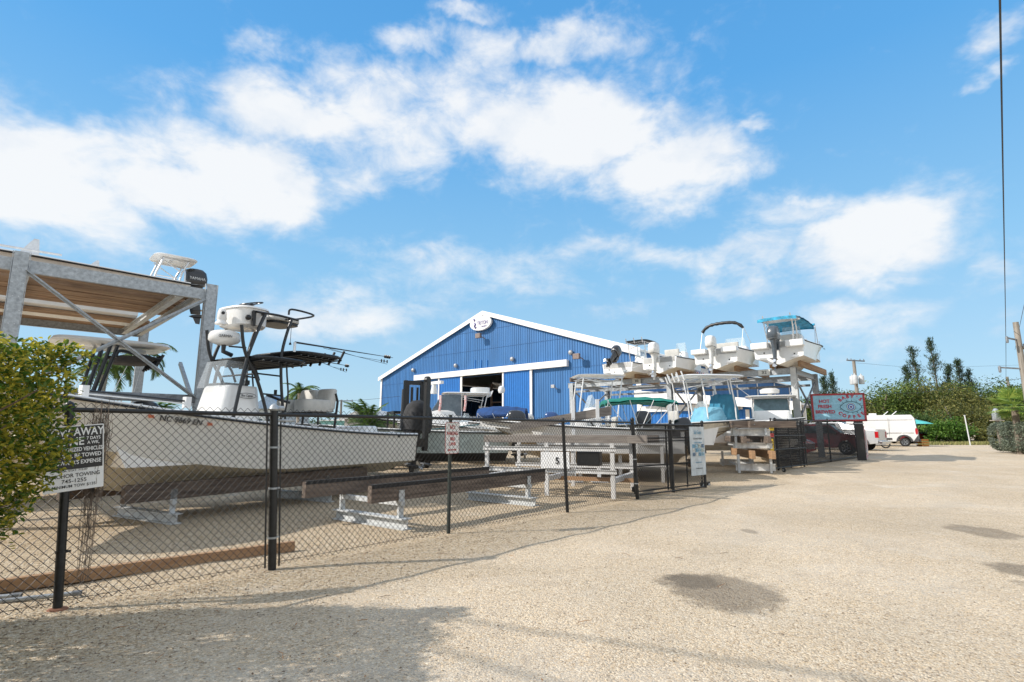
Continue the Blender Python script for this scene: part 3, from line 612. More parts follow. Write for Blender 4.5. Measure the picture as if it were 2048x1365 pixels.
# tow-away notice, tilted, on the first post
ts = thing('sign', 'tilted black and white tow-away notice half hidden by the hedge', 'sign', P1)
nl = V((dl.y, -dl.x, 0)); sc, sz = PL(149, 916, P1+nl*.06, math.degrees(atan2(dl.x, dl.y)))
Mt = mframe(nl*.06+dl*sc+V((0, 0, sz)), dl, (0, 0, 1), 5.5)
plate(ts, Mt, .455, .61, signw, r=.008); k1 = MB(Mt); k1.box((0, .095, .0005), (.435, .40, .003)); k1.build('black_panel', signk, ts)
def tt(s, sz_, y, m, sx=.8, x=0, bold=.002, z=.003, root=ts, M=None):
    M = M or Mt; return text(s, sz_, m, root, M @ V((x, y, z)), M.to_3x3() @ V((1, 0, 0)), M.to_3x3() @ V((0, 1, 0)), sx=sx, bold=bold, ex=.0004)
tt('TOW-AWAY', .105, .24, signw, .74, bold=.0022); tt('ZONE', .105, .15, signw, .85, -.05, bold=.002); tt('7 DAYS', .042, .175, signw, .8, .145, bold=.0008); tt('A WK.', .042, .133, signw, .8, .145, bold=.0008)
tt('UNAUTHORIZED VEHICLES', .052, .075, signw, .68, bold=.001); tt('WILL BE TOWED', .052, .018, signw, .8, .05, bold=.001); tt("AT OWNER'S EXPENSE", .052, -.045, signw, .78, bold=.001)
tt('FLA. STAT. 715.07', .024, -.118, signk, 1.1, .0, .0002); tt('ANCHOR TOWING', .05, -.165, signk, .9, .0, .0004); tt('745-1255', .05, -.215, signk, 1.0, 0, .0004); tt('MINIMUM TOW $135', .037, -.262, signk, .95, 0, .0002)
# no parking sign on its own post
ns = thing('sign', 'small white and red sign reading no parking fire lane', 'sign', P3)
q = MB(); q.chan((0, 0, -.1), (0, 0, 1.9), .028, .05, .006, up=(fd.x, fd.y, 0)); q.build('sign_post', mat('green_post', (.035, .045, .04), .5, .2), ns)
a41 = math.degrees(atan2(fd.x, fd.y)); s_, z1_ = PL(905, 845, P3+nf*.05, a41); _, z2_ = PL(905, 908, P3+nf*.05, a41); hh = z1_-z2_
Mn = mframe(nf*.05+fd*s_+V((0, 0, (z1_+z2_)/2)), fd, (0, 0, 1), .5)
plate(ns, Mn, .305, hh, signr, r=.035); plate(ns, Mn @ Matrix.Translation((0, 0, .0025)), .29, hh-.015, signw, r=.03, name='face')
for s, sz_, y, sx in (('NO', .085, .175, .8), ('PARKING', .075, .075, .72), ('FIRE', .07, -.02, .8), ('LANE', .07, -.10, .8)):
    tt(s, sz_*1.06, y*hh/.53, signr, sx, 0, .0028, .004, ns, Mn)
q = MB(Mn); yy = -.2*hh/.53; q.prism([(-.1, yy, .0035), (-.06, yy-.022, .0035), (-.06, yy-.009, .0035), (.06, yy-.009, .0035), (.06, yy-.022, .0035), (.1, yy, .0035), (.06, yy+.022, .0035), (.06, yy+.009, .0035), (-.06, yy+.009, .0035), (-.06, yy+.022, .0035)], (0, 0, .001)); q.build('arrow', signr, ns)
for yb in (.21, -.235): q = MB(Mn); q.lathe((0, yb*hh/.53, .003), (0, 0, 1), [(.008, 0), (.008, .005), (.001, .007)], 8); q.build('bolt', galv, ns)
# ------------------------------------------------------------------ far fence run beyond the gate opening
Q = [G(1543, 945), G(1557, 941), G(1587, 937), G(1609, 934), G(1634, 929), G(1662, 924), G(1716, 917)]
ff = thing('chain_link_fence', 'far black fence run between the bunk stack and the coffee sign', 'fence', Q[1])
Lq = [q-Q[1] for q in Q]
for p in (Lq[1], Lq[3], Lq[5], Lq[6]): w = MB(); post(w, p, 1.9, .035); w.build('post', blackp, ff, smooth=True)
zz0 = Q[1].z
weave(V((0, 0, -gz(0))), V((Lq[6].x, Lq[6].y, 0)), .05, 1.86, wr=.0060).build('wire_mesh', wire, ff)
w = MB(); w.tube([Lq[1]+V((0, 0, 1.86)), Lq[6]+V((0, 0, 1.86))], .024, 8); w.build('top_rail', blackp, ff, smooth=True)
w = MB(); w.tube([Lq[1]+V((0, 0, .1)), Lq[6]+V((0, 0, .1))], .02, 8); w.build('bottom_rail', blackp, ff, smooth=True)
g2 = thing('gate', 'black rolling gate leaf with yellow and red tags beside the stacked bunks', 'gate', Q[0])
l2 = Q[3]-Q[0]; l2.z = 0; u2 = l2.normalized(); n2 = V((u2.y, -u2.x, 0))
weld(g2, n2*.1, l2+n2*.1, .12, 1.92, [0, .15, .5, .8, 1.0], [.14, .8, 1.3, 1.9], r=.024)
for a_, k in ((V((-.1, -.05, .09)), 0), (V((.35, .0, .09)), 0)): wheel(g2, a_+n2*.1, V((1, .3, 0)).normalized(), .08)
yel = mat('yellow_tag', (.70, .48, .03), .5); redt = mat('red_tag', (.55, .07, .07), .5)
for (px, py, w_, h_, m_) in ((1543, 857, .17, .17, yel), (1544, 871, .13, .13, redt), (1544, 890, .12, .42, yel)):
    c = AT(px, py, Q[0].y-.12)-Q[0]; b = MB(); b.box(c, (w_, .012, h_)); o = b.build('tag', m_, g2, bevel=.01)
    for dz, ww in ((0, .6), (h_*.25, .5)): b = MB(); b.box(c+V((0, -.008, dz)), (w_*ww, .004, h_*.11)); b.build('print', signk, o)
# ------------------------------------------------------------------ things lying along the fence
tim = thing('timber_plank', 'long brown board lying on the gravel just behind the left fence', 'plank', G(0, 1188), atan2((G(590, 1103)-G(0, 1188)).y, (G(590, 1103)-G(0, 1188)).x))
Lt = (G(590, 1103)-G(0, 1188)).length; b = MB(); b.box((Lt/2-1.5, .05, .065), (Lt+3, .09, .13)); b.box((Lt/2-1.4, .15, .045), (Lt+2.6, .12, .09)); b.build('board', woodn, tim, bevel=.006)
for k, (a, c) in enumerate((((-60, 1215), (160, 1191)), ((-60, 1205), (40, 1196)))):
    p, q = G(*a), G(*c); o = thing('pipe', ['grey steel pipe lying on the gravel in front of the brown board', 'shorter grey pipe lying against the brown board behind the first pipe'][k], 'pipe', p)
    b = MB(); b.tube([V((0, 0, .024)), q-p+V((0, 0, .024))], .022, 10); b.build('tube', galv, o, smooth=True)
    b = MB(); b.lathe(q-p+V((0, 0, .024)), (q-p), [(.027, -.06), (.027, .01), (.018, .012), (.018, -.05)], 12); b.build('collar', galvd, o, smooth=True)
# dry vine stems hanging on the first post
vm = mat('dry_vine', (.22, .17, .13), .9, var=.4); mb = MB(); rnd = random.Random(11)
for i in range(80):
    a = rnd.gauss(.14, .05); z0 = FH+rnd.uniform(-.25, .12); z1 = rnd.choice([rnd.uniform(.05, .5), rnd.uniform(.5, 1.2), rnd.uniform(.9, 1.2)]); p = dl*a+nl*rnd.uniform(-.03, .05); n = 6
    mb.tube([p*(1-.0*k)+dl*(rnd.gauss(0, .012)+(.04-a*.2)*k/n)+nl*rnd.gauss(0, .008)+V((0, 0, z0+(z1-z0)*k/n)) for k in range(n+1)], .0022, 3, cap=False)
tag(mb.build('dry_vine', vm, loc=P1), 'tangle of dry brown vine stems hanging down the fence behind the tow notice', 'vine')
# ------------------------------------------------------------------ bunk cradles (low timber stands)
def bunk(name, label, A, B_, wid, beam_len, over, zb, hb, tb, wood, foot=.85, group=None, cover=True, yoff=0, steel=None):
    """A, B_: ground points of the near feet (front, rear); second pair stands wid behind"""
    steel = steel or galvl; d = (B_-A); d.z = 0; Ld = d.length; d.normalize(); t = thing(name, label, 'boat stand', (A.x, A.y, A.z), atan2(d.y, d.x), group)
    for x in (0, Ld):
        b = MB(); b.ibeam((x, -.12, .09), (x, wid+.12, .09), .2, .18, .018); b.build('foot_beam', steel, t)
        for y in (0.05, wid-.05):
            b = MB(); b.box((x, y, .18+(zb-.18)/2), (.10, .012, zb-.18)); b.box((x, y+.05, .18+(zb-.18)/2), (.012, .1, zb-.18)); b.prism([(x-.06, y-.01, zb-.02), (x+.06, y-.01, zb-.02), (x+.06, y-.01, zb+hb*.6), (x-.06, y-.01, zb+hb*.6)], (0, .012, 0)); b.build('upright', steel, t)
        b = MB(); b.beam((x, 0, zb-.05), (x, wid, zb-.05), .08, .08); b.build('cross_bar', steel, t)
    for y, sh in ((0.12, 0), (wid-.12, yoff)):
        b = MB(); b.box((over+beam_len/2+sh, y, zb+hb/2), (beam_len, tb, hb)); b.build('bunk_board', wood, t, bevel=.008)
        if cover:
            b = MB(); b.loft([[(over+sh+beam_len*k/20, y-tb*.56, zb+hb-.05), (over+sh+beam_len*k/20, y-tb*.5, zb+hb+.012+.004*sin(k)), (over+sh+beam_len*k/20, y+tb*.5, zb+hb+.012), (over+sh+beam_len*k/20, y+tb*.56, zb+hb-.05)] for k in range(21)], closed=False, cap=False); b.build('bunk_pad', mat('bunk_carpet', (.025, .024, .023), .95), t)
    return t
A2, B2 = G(805, 1059), G(1062, 1012)
bunk('boat_stand', 'empty low boat stand with two padded timber bunks behind the no parking sign', A2, B2, 1.75, 5.0, -.62, .47, .28, .11, woodo, yoff=-.25)
A1, B1 = G(345, 1048), G(655, 1004)
# ------------------------------------------------------------------ the long white centre console boat
bd = (B1-A1); bd.z = 0; bd.normalize(); bnr = V((bd.y, -bd.x, 0))      # towards stern / towards camera side
bunk('boat_stand', 'low boat stand with dark timber bunks carrying the long white boat', A1, B1, 1.8, 5.6, -.8, .42, .30, .16, mat('creosote_timber', (.17, .13, .10), .85, 0, .2, 4, .6, 16, col2=(.05, .035, .028), stretch=(.4, 5, 5)), cover=False, yoff=-.3)
cmid = A1-bnr*.9
# stern position: where the near gunwale ends at photo column 838
best = None
for i in range(400):
    s = i*.02; c = cmid+bd*s; p = c+bnr*1.22; q = p.x/((p.y)*ct+(1.55-H)*st)*F+1024
    if best is None or abs(q-838) < best[0]: best = (abs(q-838), s)
ST = cmid+bd*best[1]; BLEN = 10.6
wb = thing('boat', 'long white centre console boat with black tower and white hull numbers on the left', 'boat', (ST.x, ST.y, .50), atan2(-bd.y, -bd.x))
Mw = Matrix.Translation(wb.location) @ Matrix.Rotation(wb.rotation_euler.z, 4, 'Z'); Mi = Mw.inverted()
def BW(px, py, yl):              # photo pixel -> boat coordinates on the plane y = yl
    o = Mi @ V((0, 0, H)); d = Mi.to_3x3() @ ray(px, py); t = (yl-o.y)/d.y; return o+d*t
S = hull(wb, BLEN, 2.5, 1.06, 1.98, top=mat('main_gelcoat', (.66, .65, .60), .25, 0, .03, 2, coat=.4, dirt=.05), bot=mat('main_bottom', (.56, .52, .42), .45, 0, .08, 3, dirt=.15), full=.80, rake=1.3, rail=blackp, sole=.5, fore=.72)
# local helpers
def P2B(pts, y): return [BW(a, b, y) for a, b in pts]
hw = .62
def bothsides(name, pts, r=.032, m=None, y=hw, n=5):
    A = P2B(pts, y)
    for sg in (1, -1):
        mb = MB(); mb.tube(catmull([(p.x, sg*y, p.z) for p in A], n), r, 10); mb.build(name, m or blackt, wb, smooth=True)
# hull numbers
def hullpt(px, py): return BW(px, py, 1.16)
na, nb = hullpt(307, 847), hullpt(388, 858)
xd = (nb-na).normalized(); cN = (na+nb)/2; cN.y = 1.2+.0
numk = mat('hull_number', (.03, .03, .03), .4)
def sheer(x):
    for i in range(len(S)-1):
        if S[i][-1][0] <= x <= S[i+1][-1][0]:
            f = (x-S[i][-1][0])/(S[i+1][-1][0]-S[i][-1][0]); a, b = V(S[i][-1]), V(S[i+1][-1]); m1, m2 = V(S[i][4]), V(S[i+1][4]); return a.lerp(b, f), m1.lerp(m2, f)
def hullface(x, f=.3):
    a, b = sheer(x); e1 = sheer(x+.15); e2 = sheer(x-.15); p = a.lerp(b, f); t = (e2[0]-e1[0]).normalized(); u = (a-b).normalized(); n = t.cross(u); n = n if n.y > 0 else -n; return p+n*.03, t, u
p, t_, u_ = hullface(cN.x, .33)
text('NC 9669 EN', .135, numk, wb, p+t_.cross(u_).normalized()*.012, t_, u_, name='hull_number', sx=1.05, ex=.004, bold=.002)
for px in (-.52, .52):
    q, t2, u2_ = hullface(cN.x-px, .33); b = MB(); c = q+t2.cross(u2_).normalized()*.02
    b.prism([c-t2*.05-u2_*.035, c+t2*.0-u2_*.02, c+t2*.05-u2_*.035, c+t2*.05+u2_*.035, c-t2*.05+u2_*.035], t2.cross(u2_)*.002); b.build('decal', mat('orange_decal', (.62, .17, .08), .5), wb)
# console
cz = .52
c = MB(); xa, xb = BW(432, 800, .45).x, BW(526, 800, .45).x; ztop = BW(470, 771, .4).z; xc_ = (xa+xb)/2; dx = abs(xa-xb)
c.loft([sring((xc_, 0, cz), dx/2, .52, 28, 7), sring((xc_-.02, 0, cz+(ztop-cz)*.55), dx/2*.94, .50, 28, 7), sring((xc_-.06, 0, ztop-.05), dx/2*.74, .46, 28, 6), sring((xc_-.07, 0, ztop), dx/2*.68, .43, 28, 6)])
gw = gelw; c.build('console', gw, wb, smooth=True, sharp=50)
c = MB(); rbox(c, (xa+.26, 0, cz+.42), (.5, .78, .84), p=5); c.build('console_seat', gw, wb, smooth=True, sharp=60)
for y_ in (.28, -.28): c = MB(); rbox(c, (xa+.62, y_, cz+.60), (.30, .36, .30), p=3); rbox(c, (xa+.5, y_, cz+.34), (.30, .46, .3), p=3); c.build('cushion', vinyl, wb, smooth=True, sharp=60)
c = MB(); c.box((xc_+.02, 0, ztop+.03), (dx*.5, .6, .05)); c.box((xc_-.3, .1, ztop+.1), (.12, .2, .10)); c.build('dash_pad', blackp, wb, bevel=.01)
# oval emblem on console side
pe = BW(495, 792, .53); mb = MB(); mb.tube([(pe.x+.21*cos(a*pi/12), .522, pe.z+.055*sin(a*pi/12)) for a in range(24)], .005, 4, closed=True); mb.build('emblem', blackp, wb)
text('Blue Captain', .075, blackp, wb, (pe.x, .524, pe.z), (-1, 0, 0), (0, 0, 1), name='lettering', sx=.72, ex=.003)
g = MB(); w1_, w2_ = BW(437, 775, .3), BW(462, 722, .3); g.prism([(w1_.x+.05, -.4, w1_.z), (w1_.x+.05, .4, w1_.z), (w2_.x+.12, .36, w2_.z), (w2_.x+.12, -.36, w2_.z)], (-.01, 0, 0)); g.prism([(w1_.x+.05, .4, w1_.z), (w2_.x+.12, .36, w2_.z), (w2_.x-.4, .36, w2_.z), (w1_.x-.5, .4, w1_.z)], (0, -.008, 0)); g.build('windshield', glass('tower_acrylic', (.75, .82, .86), .14), wb)
# tower legs
bothsides('tower_leg', [(466, 838), (480, 775), (495, 715), (514, 665), (530, 630)], .036)
bothsides('tower_leg', [(537, 846), (525, 795), (510, 748), (496, 720), (487, 690), (483, 650)], .036)
bothsides('tower_leg', [(567, 835), (563, 780), (562, 735), (565, 700), (576, 660), (584, 638)], .034)
bothsides('tower_leg', [(570, 826), (576, 790), (574, 750), (573, 722)], .02, y=hw+.0)
bothsides('tower_leg', [(427, 775), (434, 745), (443, 722)], .034, y=-.5)
bothsides('tower_brace', [(471, 765), (462, 740), (444, 718)], .026, y=-.42)
bothsides('tower_rail', [(514, 624), (530, 627), (556, 631), (584, 638), (596, 641)], .026)
for zy in ((733, 512, 562), (744, 511, 561)): pass
def rung(a, b, y0=hw, y1=hw, nm='ladder_rung', r=.018):
    p, q = BW(*a, y0), BW(*b, y1); mb = MB(); mb.tube([p, q], r, 8); mb.build(nm, blackt, wb, smooth=True)
rung((511, 747), (562, 753)); rung((525, 788), (563, 792)); rung((484, 752), (512, 756)); rung((458, 693), (492, 696))
for sg in (1,):
    for (px, py) in ((530, 629), (584, 638), (562, 735), (510, 748)):
        p = BW(px, py, hw); mb = MB(); mb.tube([p, (p.x, -hw, p.z)], .02, 8); mb.build('cross_tube', blackt, wb, smooth=True)
# hard top in two overlapping black frames with canvas
topk = mat('top_canvas', (.028, .028, .030), .8, 0, .3, 5)
for (pa, pb, zz, w_) in (((434, 712), (600, 722), 714, 1.02), ((512, 702), (672, 712), 704, .98)):
    a, b = BW(*pa, -.55), BW(*pb, .6); z = (BW(*pa, .7).z+b.z)/2; m_ = MB(); cx_, L2 = (a.x+b.x)/2, abs(a.x-b.x)/2
    m_.loft([sring((cx_, 0, z-.05), L2*.93, w_*.93, 36, 4), sring((cx_, 0, z-.015), L2*.97, w_*.97, 36, 4)]); m_.build('top_canvas', topk, wb, smooth=True, sharp=50)
    r_ = MB(); r_.tube(sring((cx_, 0, z+.0), L2, w_, 36, 4), .032, 8, closed=True)
    for k in range(7): xx = cx_+L2*(k-3)/3.6; r_.tube([(xx, -w_*.95, z-.07), (xx, w_*.95, z-.07)], .018, 6)
    r_.build('top_frame', blackt, wb, smooth=True)
rear = BW(672, 713, .7)
for k in range(6):
    y_ = -.85+k*.34; m_ = MB(); m_.tube([(rear.x+.05, y_, rear.z-.2), (rear.x-.12, y_, rear.z+.12)], .032, 10); m_.build('rod_holder', blackp, wb, smooth=True)
# outriggers with rings and lines
for (a, b, y0) in (((590, 685), (786, 716), .95), ((612, 716), (699, 733), -1.25)):
    p, q = BW(*a, y0), BW(*b, y0+.0); m_ = MB(); m_.tube([p, p.lerp(q, .3), q], [.022, .018, .006], 8); o = m_.build('outrigger', blackt, wb, smooth=True)
    m_ = MB(); m_.tube([p-V((0, 0, .22)), p], .03, 8); m_.build('mount', alu, o, smooth=True)
    for f in (.90, .925, .95):
        c0 = p.lerp(q, f); m_ = MB(); m_.lathe(c0, q-p, [(.02, 0), (.048, .01), (.048, .02), (.02, .03)], 10); m_.build('ring', blackp, o, smooth=True)
    m_ = MB(); l0 = p.lerp(q, .25); l1 = p.lerp(q, .93)-V((0, 0, .13)); m_.tube([l0, l0.lerp(l1, .5)-V((0, 0, .05)), l1], .005, 4); m_.tube([l0-V((0, 0, .03)), l1-V((0, 0, .07))], .005, 4)
    for f in (0, .12, .22): m_.tube([l1+V((f, 0, .04)), l1+V((f, 0, -.04))], .018, 6)
    m_.build('halyard', blackp, o)
# upper station
hb_ = BW(452, 640, .0); he_ = BW(519, 640, .0); zt2, zb2 = BW(480, 612, .3).z, BW(480, 652, .3).z; cxh = (hb_.x+he_.x)/2; Lh = abs(hb_.x-he_.x)
m_ = MB(); m_.loft([sring((cxh-.03, 0, zb2), Lh*.40, .42, 28, 3), sring((cxh, 0, zb2+.04), Lh*.46, .5, 28, 3), sring((cxh, 0, zt2-.05), Lh*.48, .52, 28, 3), sring((cxh, 0, zt2-.04), Lh*.52, .56, 28, 3), sring((cxh, 0, zt2), Lh*.50, .54, 28, 3)]); ub = m_.build('upper_helm', gw, wb, smooth=True, sharp=50)
m_ = MB(); c0 = BW(503, 608, .0); axv = V((.25, 0, 1)).normalized(); bx = V((0, 1, 0)); by = axv.cross(bx)
m_.tube([c0+bx*(.24*cos(k*pi/10))+by*(.24*sin(k*pi/10)) for k in range(20)], .016, 6, closed=True)
for k in range(3): m_.tube([c0-axv*.05, c0+bx*(.24*cos(k*2.1))+by*(.24*sin(k*2.1))], .012, 6)
m_.tube([c0-axv*.2, c0], .03, 8); m_.build('steering_wheel', blackt, ub, smooth=True)
m_ = MB(); q_ = BW(507, 637, .56); m_.box((q_.x, .57, q_.z), (.07, .06, .34)); m_.lathe((q_.x+.12, .53, q_.z), (0, 1, 0), [(.06, 0), (.06, .04), (.03, .06)], 12); m_.build('throttle', blackp, ub, smooth=True)
rd = MB(); r0 = BW(449, 676, .0); rd.lathe((r0.x, 0, r0.z-.16), (0, 0, 1), [(.14, 0), (.27, .05), (.315, .10), (.315, .2), (.285, .27), (.2, .305), (.01, .31)], 32); ro = rd.build('radar_dome', gelw, wb, smooth=True, sharp=50)
pr = V((r0.x+.316*cos(R(60)), .316*sin(R(60)), r0.z-.01)); text('GARMIN', .085, blackp, ro, pr+V((0, 0.012, 0)), (-sin(R(60)), cos(R(60)), 0) if False else (-.87, .5, 0), (0, 0, 1), sx=.8, ex=.004)
b_ = MB(); b_.tube([(r0.x, 0, r0.z-.16), (r0.x, 0, r0.z-.3), (r0.x-.2, 0, r0.z-.36)], .05, 8); b_.build('mount', blackt, ro, smooth=True)
cm = MB(); k0 = BW(444, 634, .1); cm.lathe((k0.x, .1, k0.z-.17), (0, 0, 1), [(.13, 0), (.13, .03), (.095, .06), (.09, .1), (.1, .12), (.09, .26), (.07, .32), (.01, .34)], 20); co_ = cm.build('camera_head', gelw, wb, smooth=True, sharp=50)
cm = MB(); cm.lathe((k0.x+.03, .17, k0.z+.07), (.3, 1, 0), [(.035, 0), (.035, .03), (.001, .032)], 12); cm.build('lens', blackp, co_)
st0, st1 = BW(525, 645, 0), BW(583, 640, 0); m_ = MB(); rbox(m_, ((st0.x+st1.x)/2, 0, (st0.z+st1.z)/2), (abs(st0.x-st1.x), .8, .12), p=5); m_.build('upper_seat', vinyl, wb, smooth=True, sharp=60)
m_ = MB(); rbox(m_, ((st0.x+st1.x)/2, 0, (st0.z+st1.z)/2-.09), (abs(st0.x-st1.x)*.96, .76, .06), p=5); m_.build('seat_pan', blackp, wb)
A = P2B([(552, 634), (558, 626), (574, 627), (600, 632), (606, 634)], .0); m_ = MB(); z_ = A[2].z
m_.tube(catmull([(A[0].x, .45, A[0].z), (A[1].x, .46, z_), (A[4].x+.06, .46, z_-.02), (A[4].x, 0, z_-.04), (A[4].x+.06, -.46, z_-.02), (A[1].x, -.46, z_), (A[0].x, -.45, A[0].z)], 5), .024, 8); m_.build('backrest_rail', blackt, wb, smooth=True)
m_ = MB(); pq = BW(583, 650, .62); m_.tube([pq, pq-V((0, 0, .42))], .006, 5); m_.lathe(pq-V((0, 0, .47)), (0, 0, 1), [(.03, 0), (.02, .05)], 8); m_.build('lanyard', blackp, wb)
# leaning post and helm chair
ls = BW(610, 806, .0); le = BW(657, 806, .0); m_ = MB(); xs_ = (BW(578, 810, 0).x, BW(654, 810, 0).x); xm_ = (xs_[0]+xs_[1])/2; zb3 = BW(615, 828, 0).z; zt3 = BW(620, 784, 0).z
for y_ in (.33, -.33): m_ = MB(); rbox(m_, (xm_+.1, y_, zb3+.18), (abs(xs_[0]-xs_[1])*.8, .56, .3), p=4); m_.build('seat_cushion', vinyl, wb, smooth=True, sharp=60)
for y_ in (.32, -.32): m_ = MB(); rbox(m_, (xm_-.20, y_, (zb3+zt3)/2+.08), (.30, .62, zt3-zb3-.02), p=3, lean=(-.10, 0), taper=.86); m_.build('seat_back', vinyl, wb, smooth=True, sharp=80)
m_ = MB()
for y_ in (.6, -.6): m_.tube([(xm_+.2, y_, .5), (xm_+.2, y_, zb3)], .025, 8); m_.tube([(xm_-.25, y_, .5), (xm_-.38, y_, zb3+.3), (xm_-.3, y_, zt3-.05)], .03, 8)
m_.box((xm_, 0, zb3), (.75, 1.2, .03)); m_.build('seat_frame', blackp, wb)
# lower helm levers
m_ = MB(); a_ = BW(548, 800, .2); m_.tube([a_+V((.2, 0, .1)), a_+V((-.15, .1, -.02)), a_+V((-.35, .1, -.05))], .03, 8); m_.tube([a_+V((.05, .1, .1)), a_+V((.05, .1, .22))], .035, 8); m_.build('throttle', blackp, wb, smooth=True)
# bow pole on holders
pa, pb = BW(168, 781, .85), BW(374, 803, .85); m_ = MB(); m_.tube([pa, pb], .018, 8); m_.build('push_pole', blackt, wb, smooth=True); m_ = MB(); m_.tube([pa+V((0, 0, -.05)), pb+V((0, 0, -.05))], .012, 8); m_.build('push_pole', whitep, wb, smooth=True)
for p in (pa, pb): m_ = MB(); m_.box(p+V((0, 0, -.02)), (.1, .12, .2)); m_.tube([p-V((.15, 0, .35)), p, p-V((-.15, 0, .35))], .014, 6); m_.build('pole_holder', whitep, wb)
# transom gear, motor with soft cover, shallow water anchor
mat('motor_cover', (.035, .035, .036), .85, 0, .3, 4, .3, 20)
mo = BW(842, 880, 0); outboard(wb, -.95, 0, 1.16, 1.12, mat('motor_dark', (.02, .02, .022), .4), tilt=-8, cover=True)
m_ = MB(); m_.box((-.45, 0, .72), (.9, .8, .5)); m_.box((-.45, 0, .42), (.8, .6, .1)); m_.build('motor_bracket', gelo, wb, bevel=.02)
m_ = MB(); p0 = BW(884, 905, .45); p1 = BW(880, 762, .45); m_.beam((-1.0, .62, .55), (-1.07, .62, p1.z), .11, .15, up=(1, 0, 0)); m_.beam((-1.11, .62, .6), (-1.19, .62, p1.z-.1), .06, .06, up=(1, 0, 0)); m_.lathe((-1.07, .56, p1.z-.05), (0, 1, 0), [(.11, 0), (.11, .12)], 14); m_.build('shallow_anchor', blackp, wb, bevel=.01)
m_ = MB(); m_.box((-.5, .62, .8), (1.0, .1, .25)); m_.build('anchor_bracket', blackp, wb)
m_ = MB()
for z_ in (.62, .80): m_.lathe((.0, 1.05, z_), (-1, 0, 0), [(.03, 0), (.03, .012)], 10)
m_.box((.8, 1.19, 1.0), (.1, .02, .05)); m_.build('through_hull', blackp, wb)
for k, (x_, y_) in enumerate(((1.0, 1.17), (3.6, 1.18), (6.2, 1.17), (8.4, 1.1))): m_ = MB(); q_ = sheer(x_)[0]; m_.box((x_, q_.y-.08, q_.z+.055), (.20, .03, .02)); m_.box((x_-.05, q_.y-.08, q_.z+.035), (.02, .03, .03)); m_.box((x_+.05, q_.y-.08, q_.z+.035), (.02, .03, .03)); m_.build('cleat', alu, wb)
for x_, y_ in ((2.2, 1.0), (2.6, 1.0)): m_ = MB(); m_.tube([(x_, y_, 1.0), (x_-.05, y_+.05, 1.16)], .03, 8); m_.build('rod_holder', alu, wb, smooth=True)
# white casting boxes aft
m_ = MB(); rbox(m_, (1.2, 0, 1.05), (.55, 1.2, .45), p=6); m_.build('bait_well', gw, wb, smooth=True, sharp=60)
text('', .1, blackp, wb, (0, 0, 0), (1, 0, 0), (0, 1, 0)) if False else None
# ------------------------------------------------------------------ left storage rack
Ztop = 5.5
def holes(root_mb, p, n_, w, z0, z1, step=.3):
    pass
def rackpost(root, p, z0, z1, fx, w=.26, d=.12, m=galv, hole=True):
    """pair of C channels back to back, flanges along fx, with punched holes"""
    p = V(p); fx = V(fx); fy = V((-fx.y, fx.x, 0)); b = MB()
    b.chan(p+V((0, 0, z0)), p+V((0, 0, z1)), d, w, .012, up=fx, side=1); b.chan(p+fy*.10*0+V((0, 0, z0))-fy*.0, p+V((0, 0, z1)), d, w, .012, up=fx, side=-1)
    b.box(p+V((0, 0, z0+.01)), (w*1.5, w*1.5, .02), rz=atan2(fx.y, fx.x)); o = b.build('post', m, root)
    return o
KE2, KE1 = E2, E1; E2, E1 = az(45.5), az(135.5); Bp = V((-8.06, 14.0, 0)); Ap = Bp-E2*3.78
lr = thing('boat_rack', 'tall galvanised storage rack with timber shelf on the left, behind the hedge', 'boat rack', Ap, atan2(E2.y, E2.x))
# local frame: +x along E2 (A->B), +y away to the back (-E1)
rx, ry = V((1, 0, 0)), V((0, 1, 0)); LX, LY = 3.78, 8.1; ZS = 1.62+3.58
for (x, y) in ((0, 0), (LX, 0), (0, LY), (LX, LY), (-4.6, 0), (-4.6, LY)):
    zt = Ztop if y == 0 else Ztop-.05
    b = MB()
    b.beam((x, y-.09, -.05), (x, y-.09, zt), .25, .014, up=(0, 1, 0)); b.beam((x-.02, y+.09, -.05), (x-.02, y+.09, zt-.12), .24, .014, up=(0, 1, 0))
    for s_ in (-1, 1): b.beam((x+s_*.119, y-.045, -.05), (x+s_*.144, y-.045, zt), .014, .08, up=(0, 1, 0)); b.beam((x-.02+s_*.115, y+.06, -.05), (x-.02+s_*.115, y+.06, zt-.12), .012, .06, up=(0, 1, 0))
    b.box((x, y, .01), (.45, .35, .02)); po = b.build('post', galv, lr)
    h = MB()
    for k in range(16):
        for s_ in (-.09, -.05, .09, .05)[k % 2::2]: h.lathe((x+s_, y-.098, .6+k*.3), (0, -1, 0), [(.011, 0), (.011, .002), (.001, .002)], 6)
    h.build('bolt', mat('hole_rim', (.62, .64, .66), .4, .3), po) if y == 0 else None
for y in (0, LY):
    b = MB(); b.chan((-4.7, y, ZS+.02), (LX+.1, y, ZS+.02), .08, .28, .014, side=-1 if y == 0 else 1); b.build('beam', galv, lr)
for x in (-4.5, .12, LX-.15, LX-.62):
    b = MB(); b.ibeam((x, .06, ZS+.02), (x, LY-.06, ZS+.02), .15, .2, .014); b.build('cross_beam', galvl, lr)
for y0 in (.28, .93, 1.86, 2.51, 3.16, 3.81): # wide boards along x
    b = MB(); b.box((LX/2-2.3+.1*(y0 % 1), y0+.31, ZS+.16), (LX+4.2, .56, .09)); b.build('plank', plankm, lr, bevel=.006)
for y0 in (6.1, 6.75, 7.4):
    b = MB(); b.box((LX/2-2.3, y0+.3, ZS+.16), (LX+4.2, .57, .09)); b.build('plank', plankm, lr, bevel=.006)
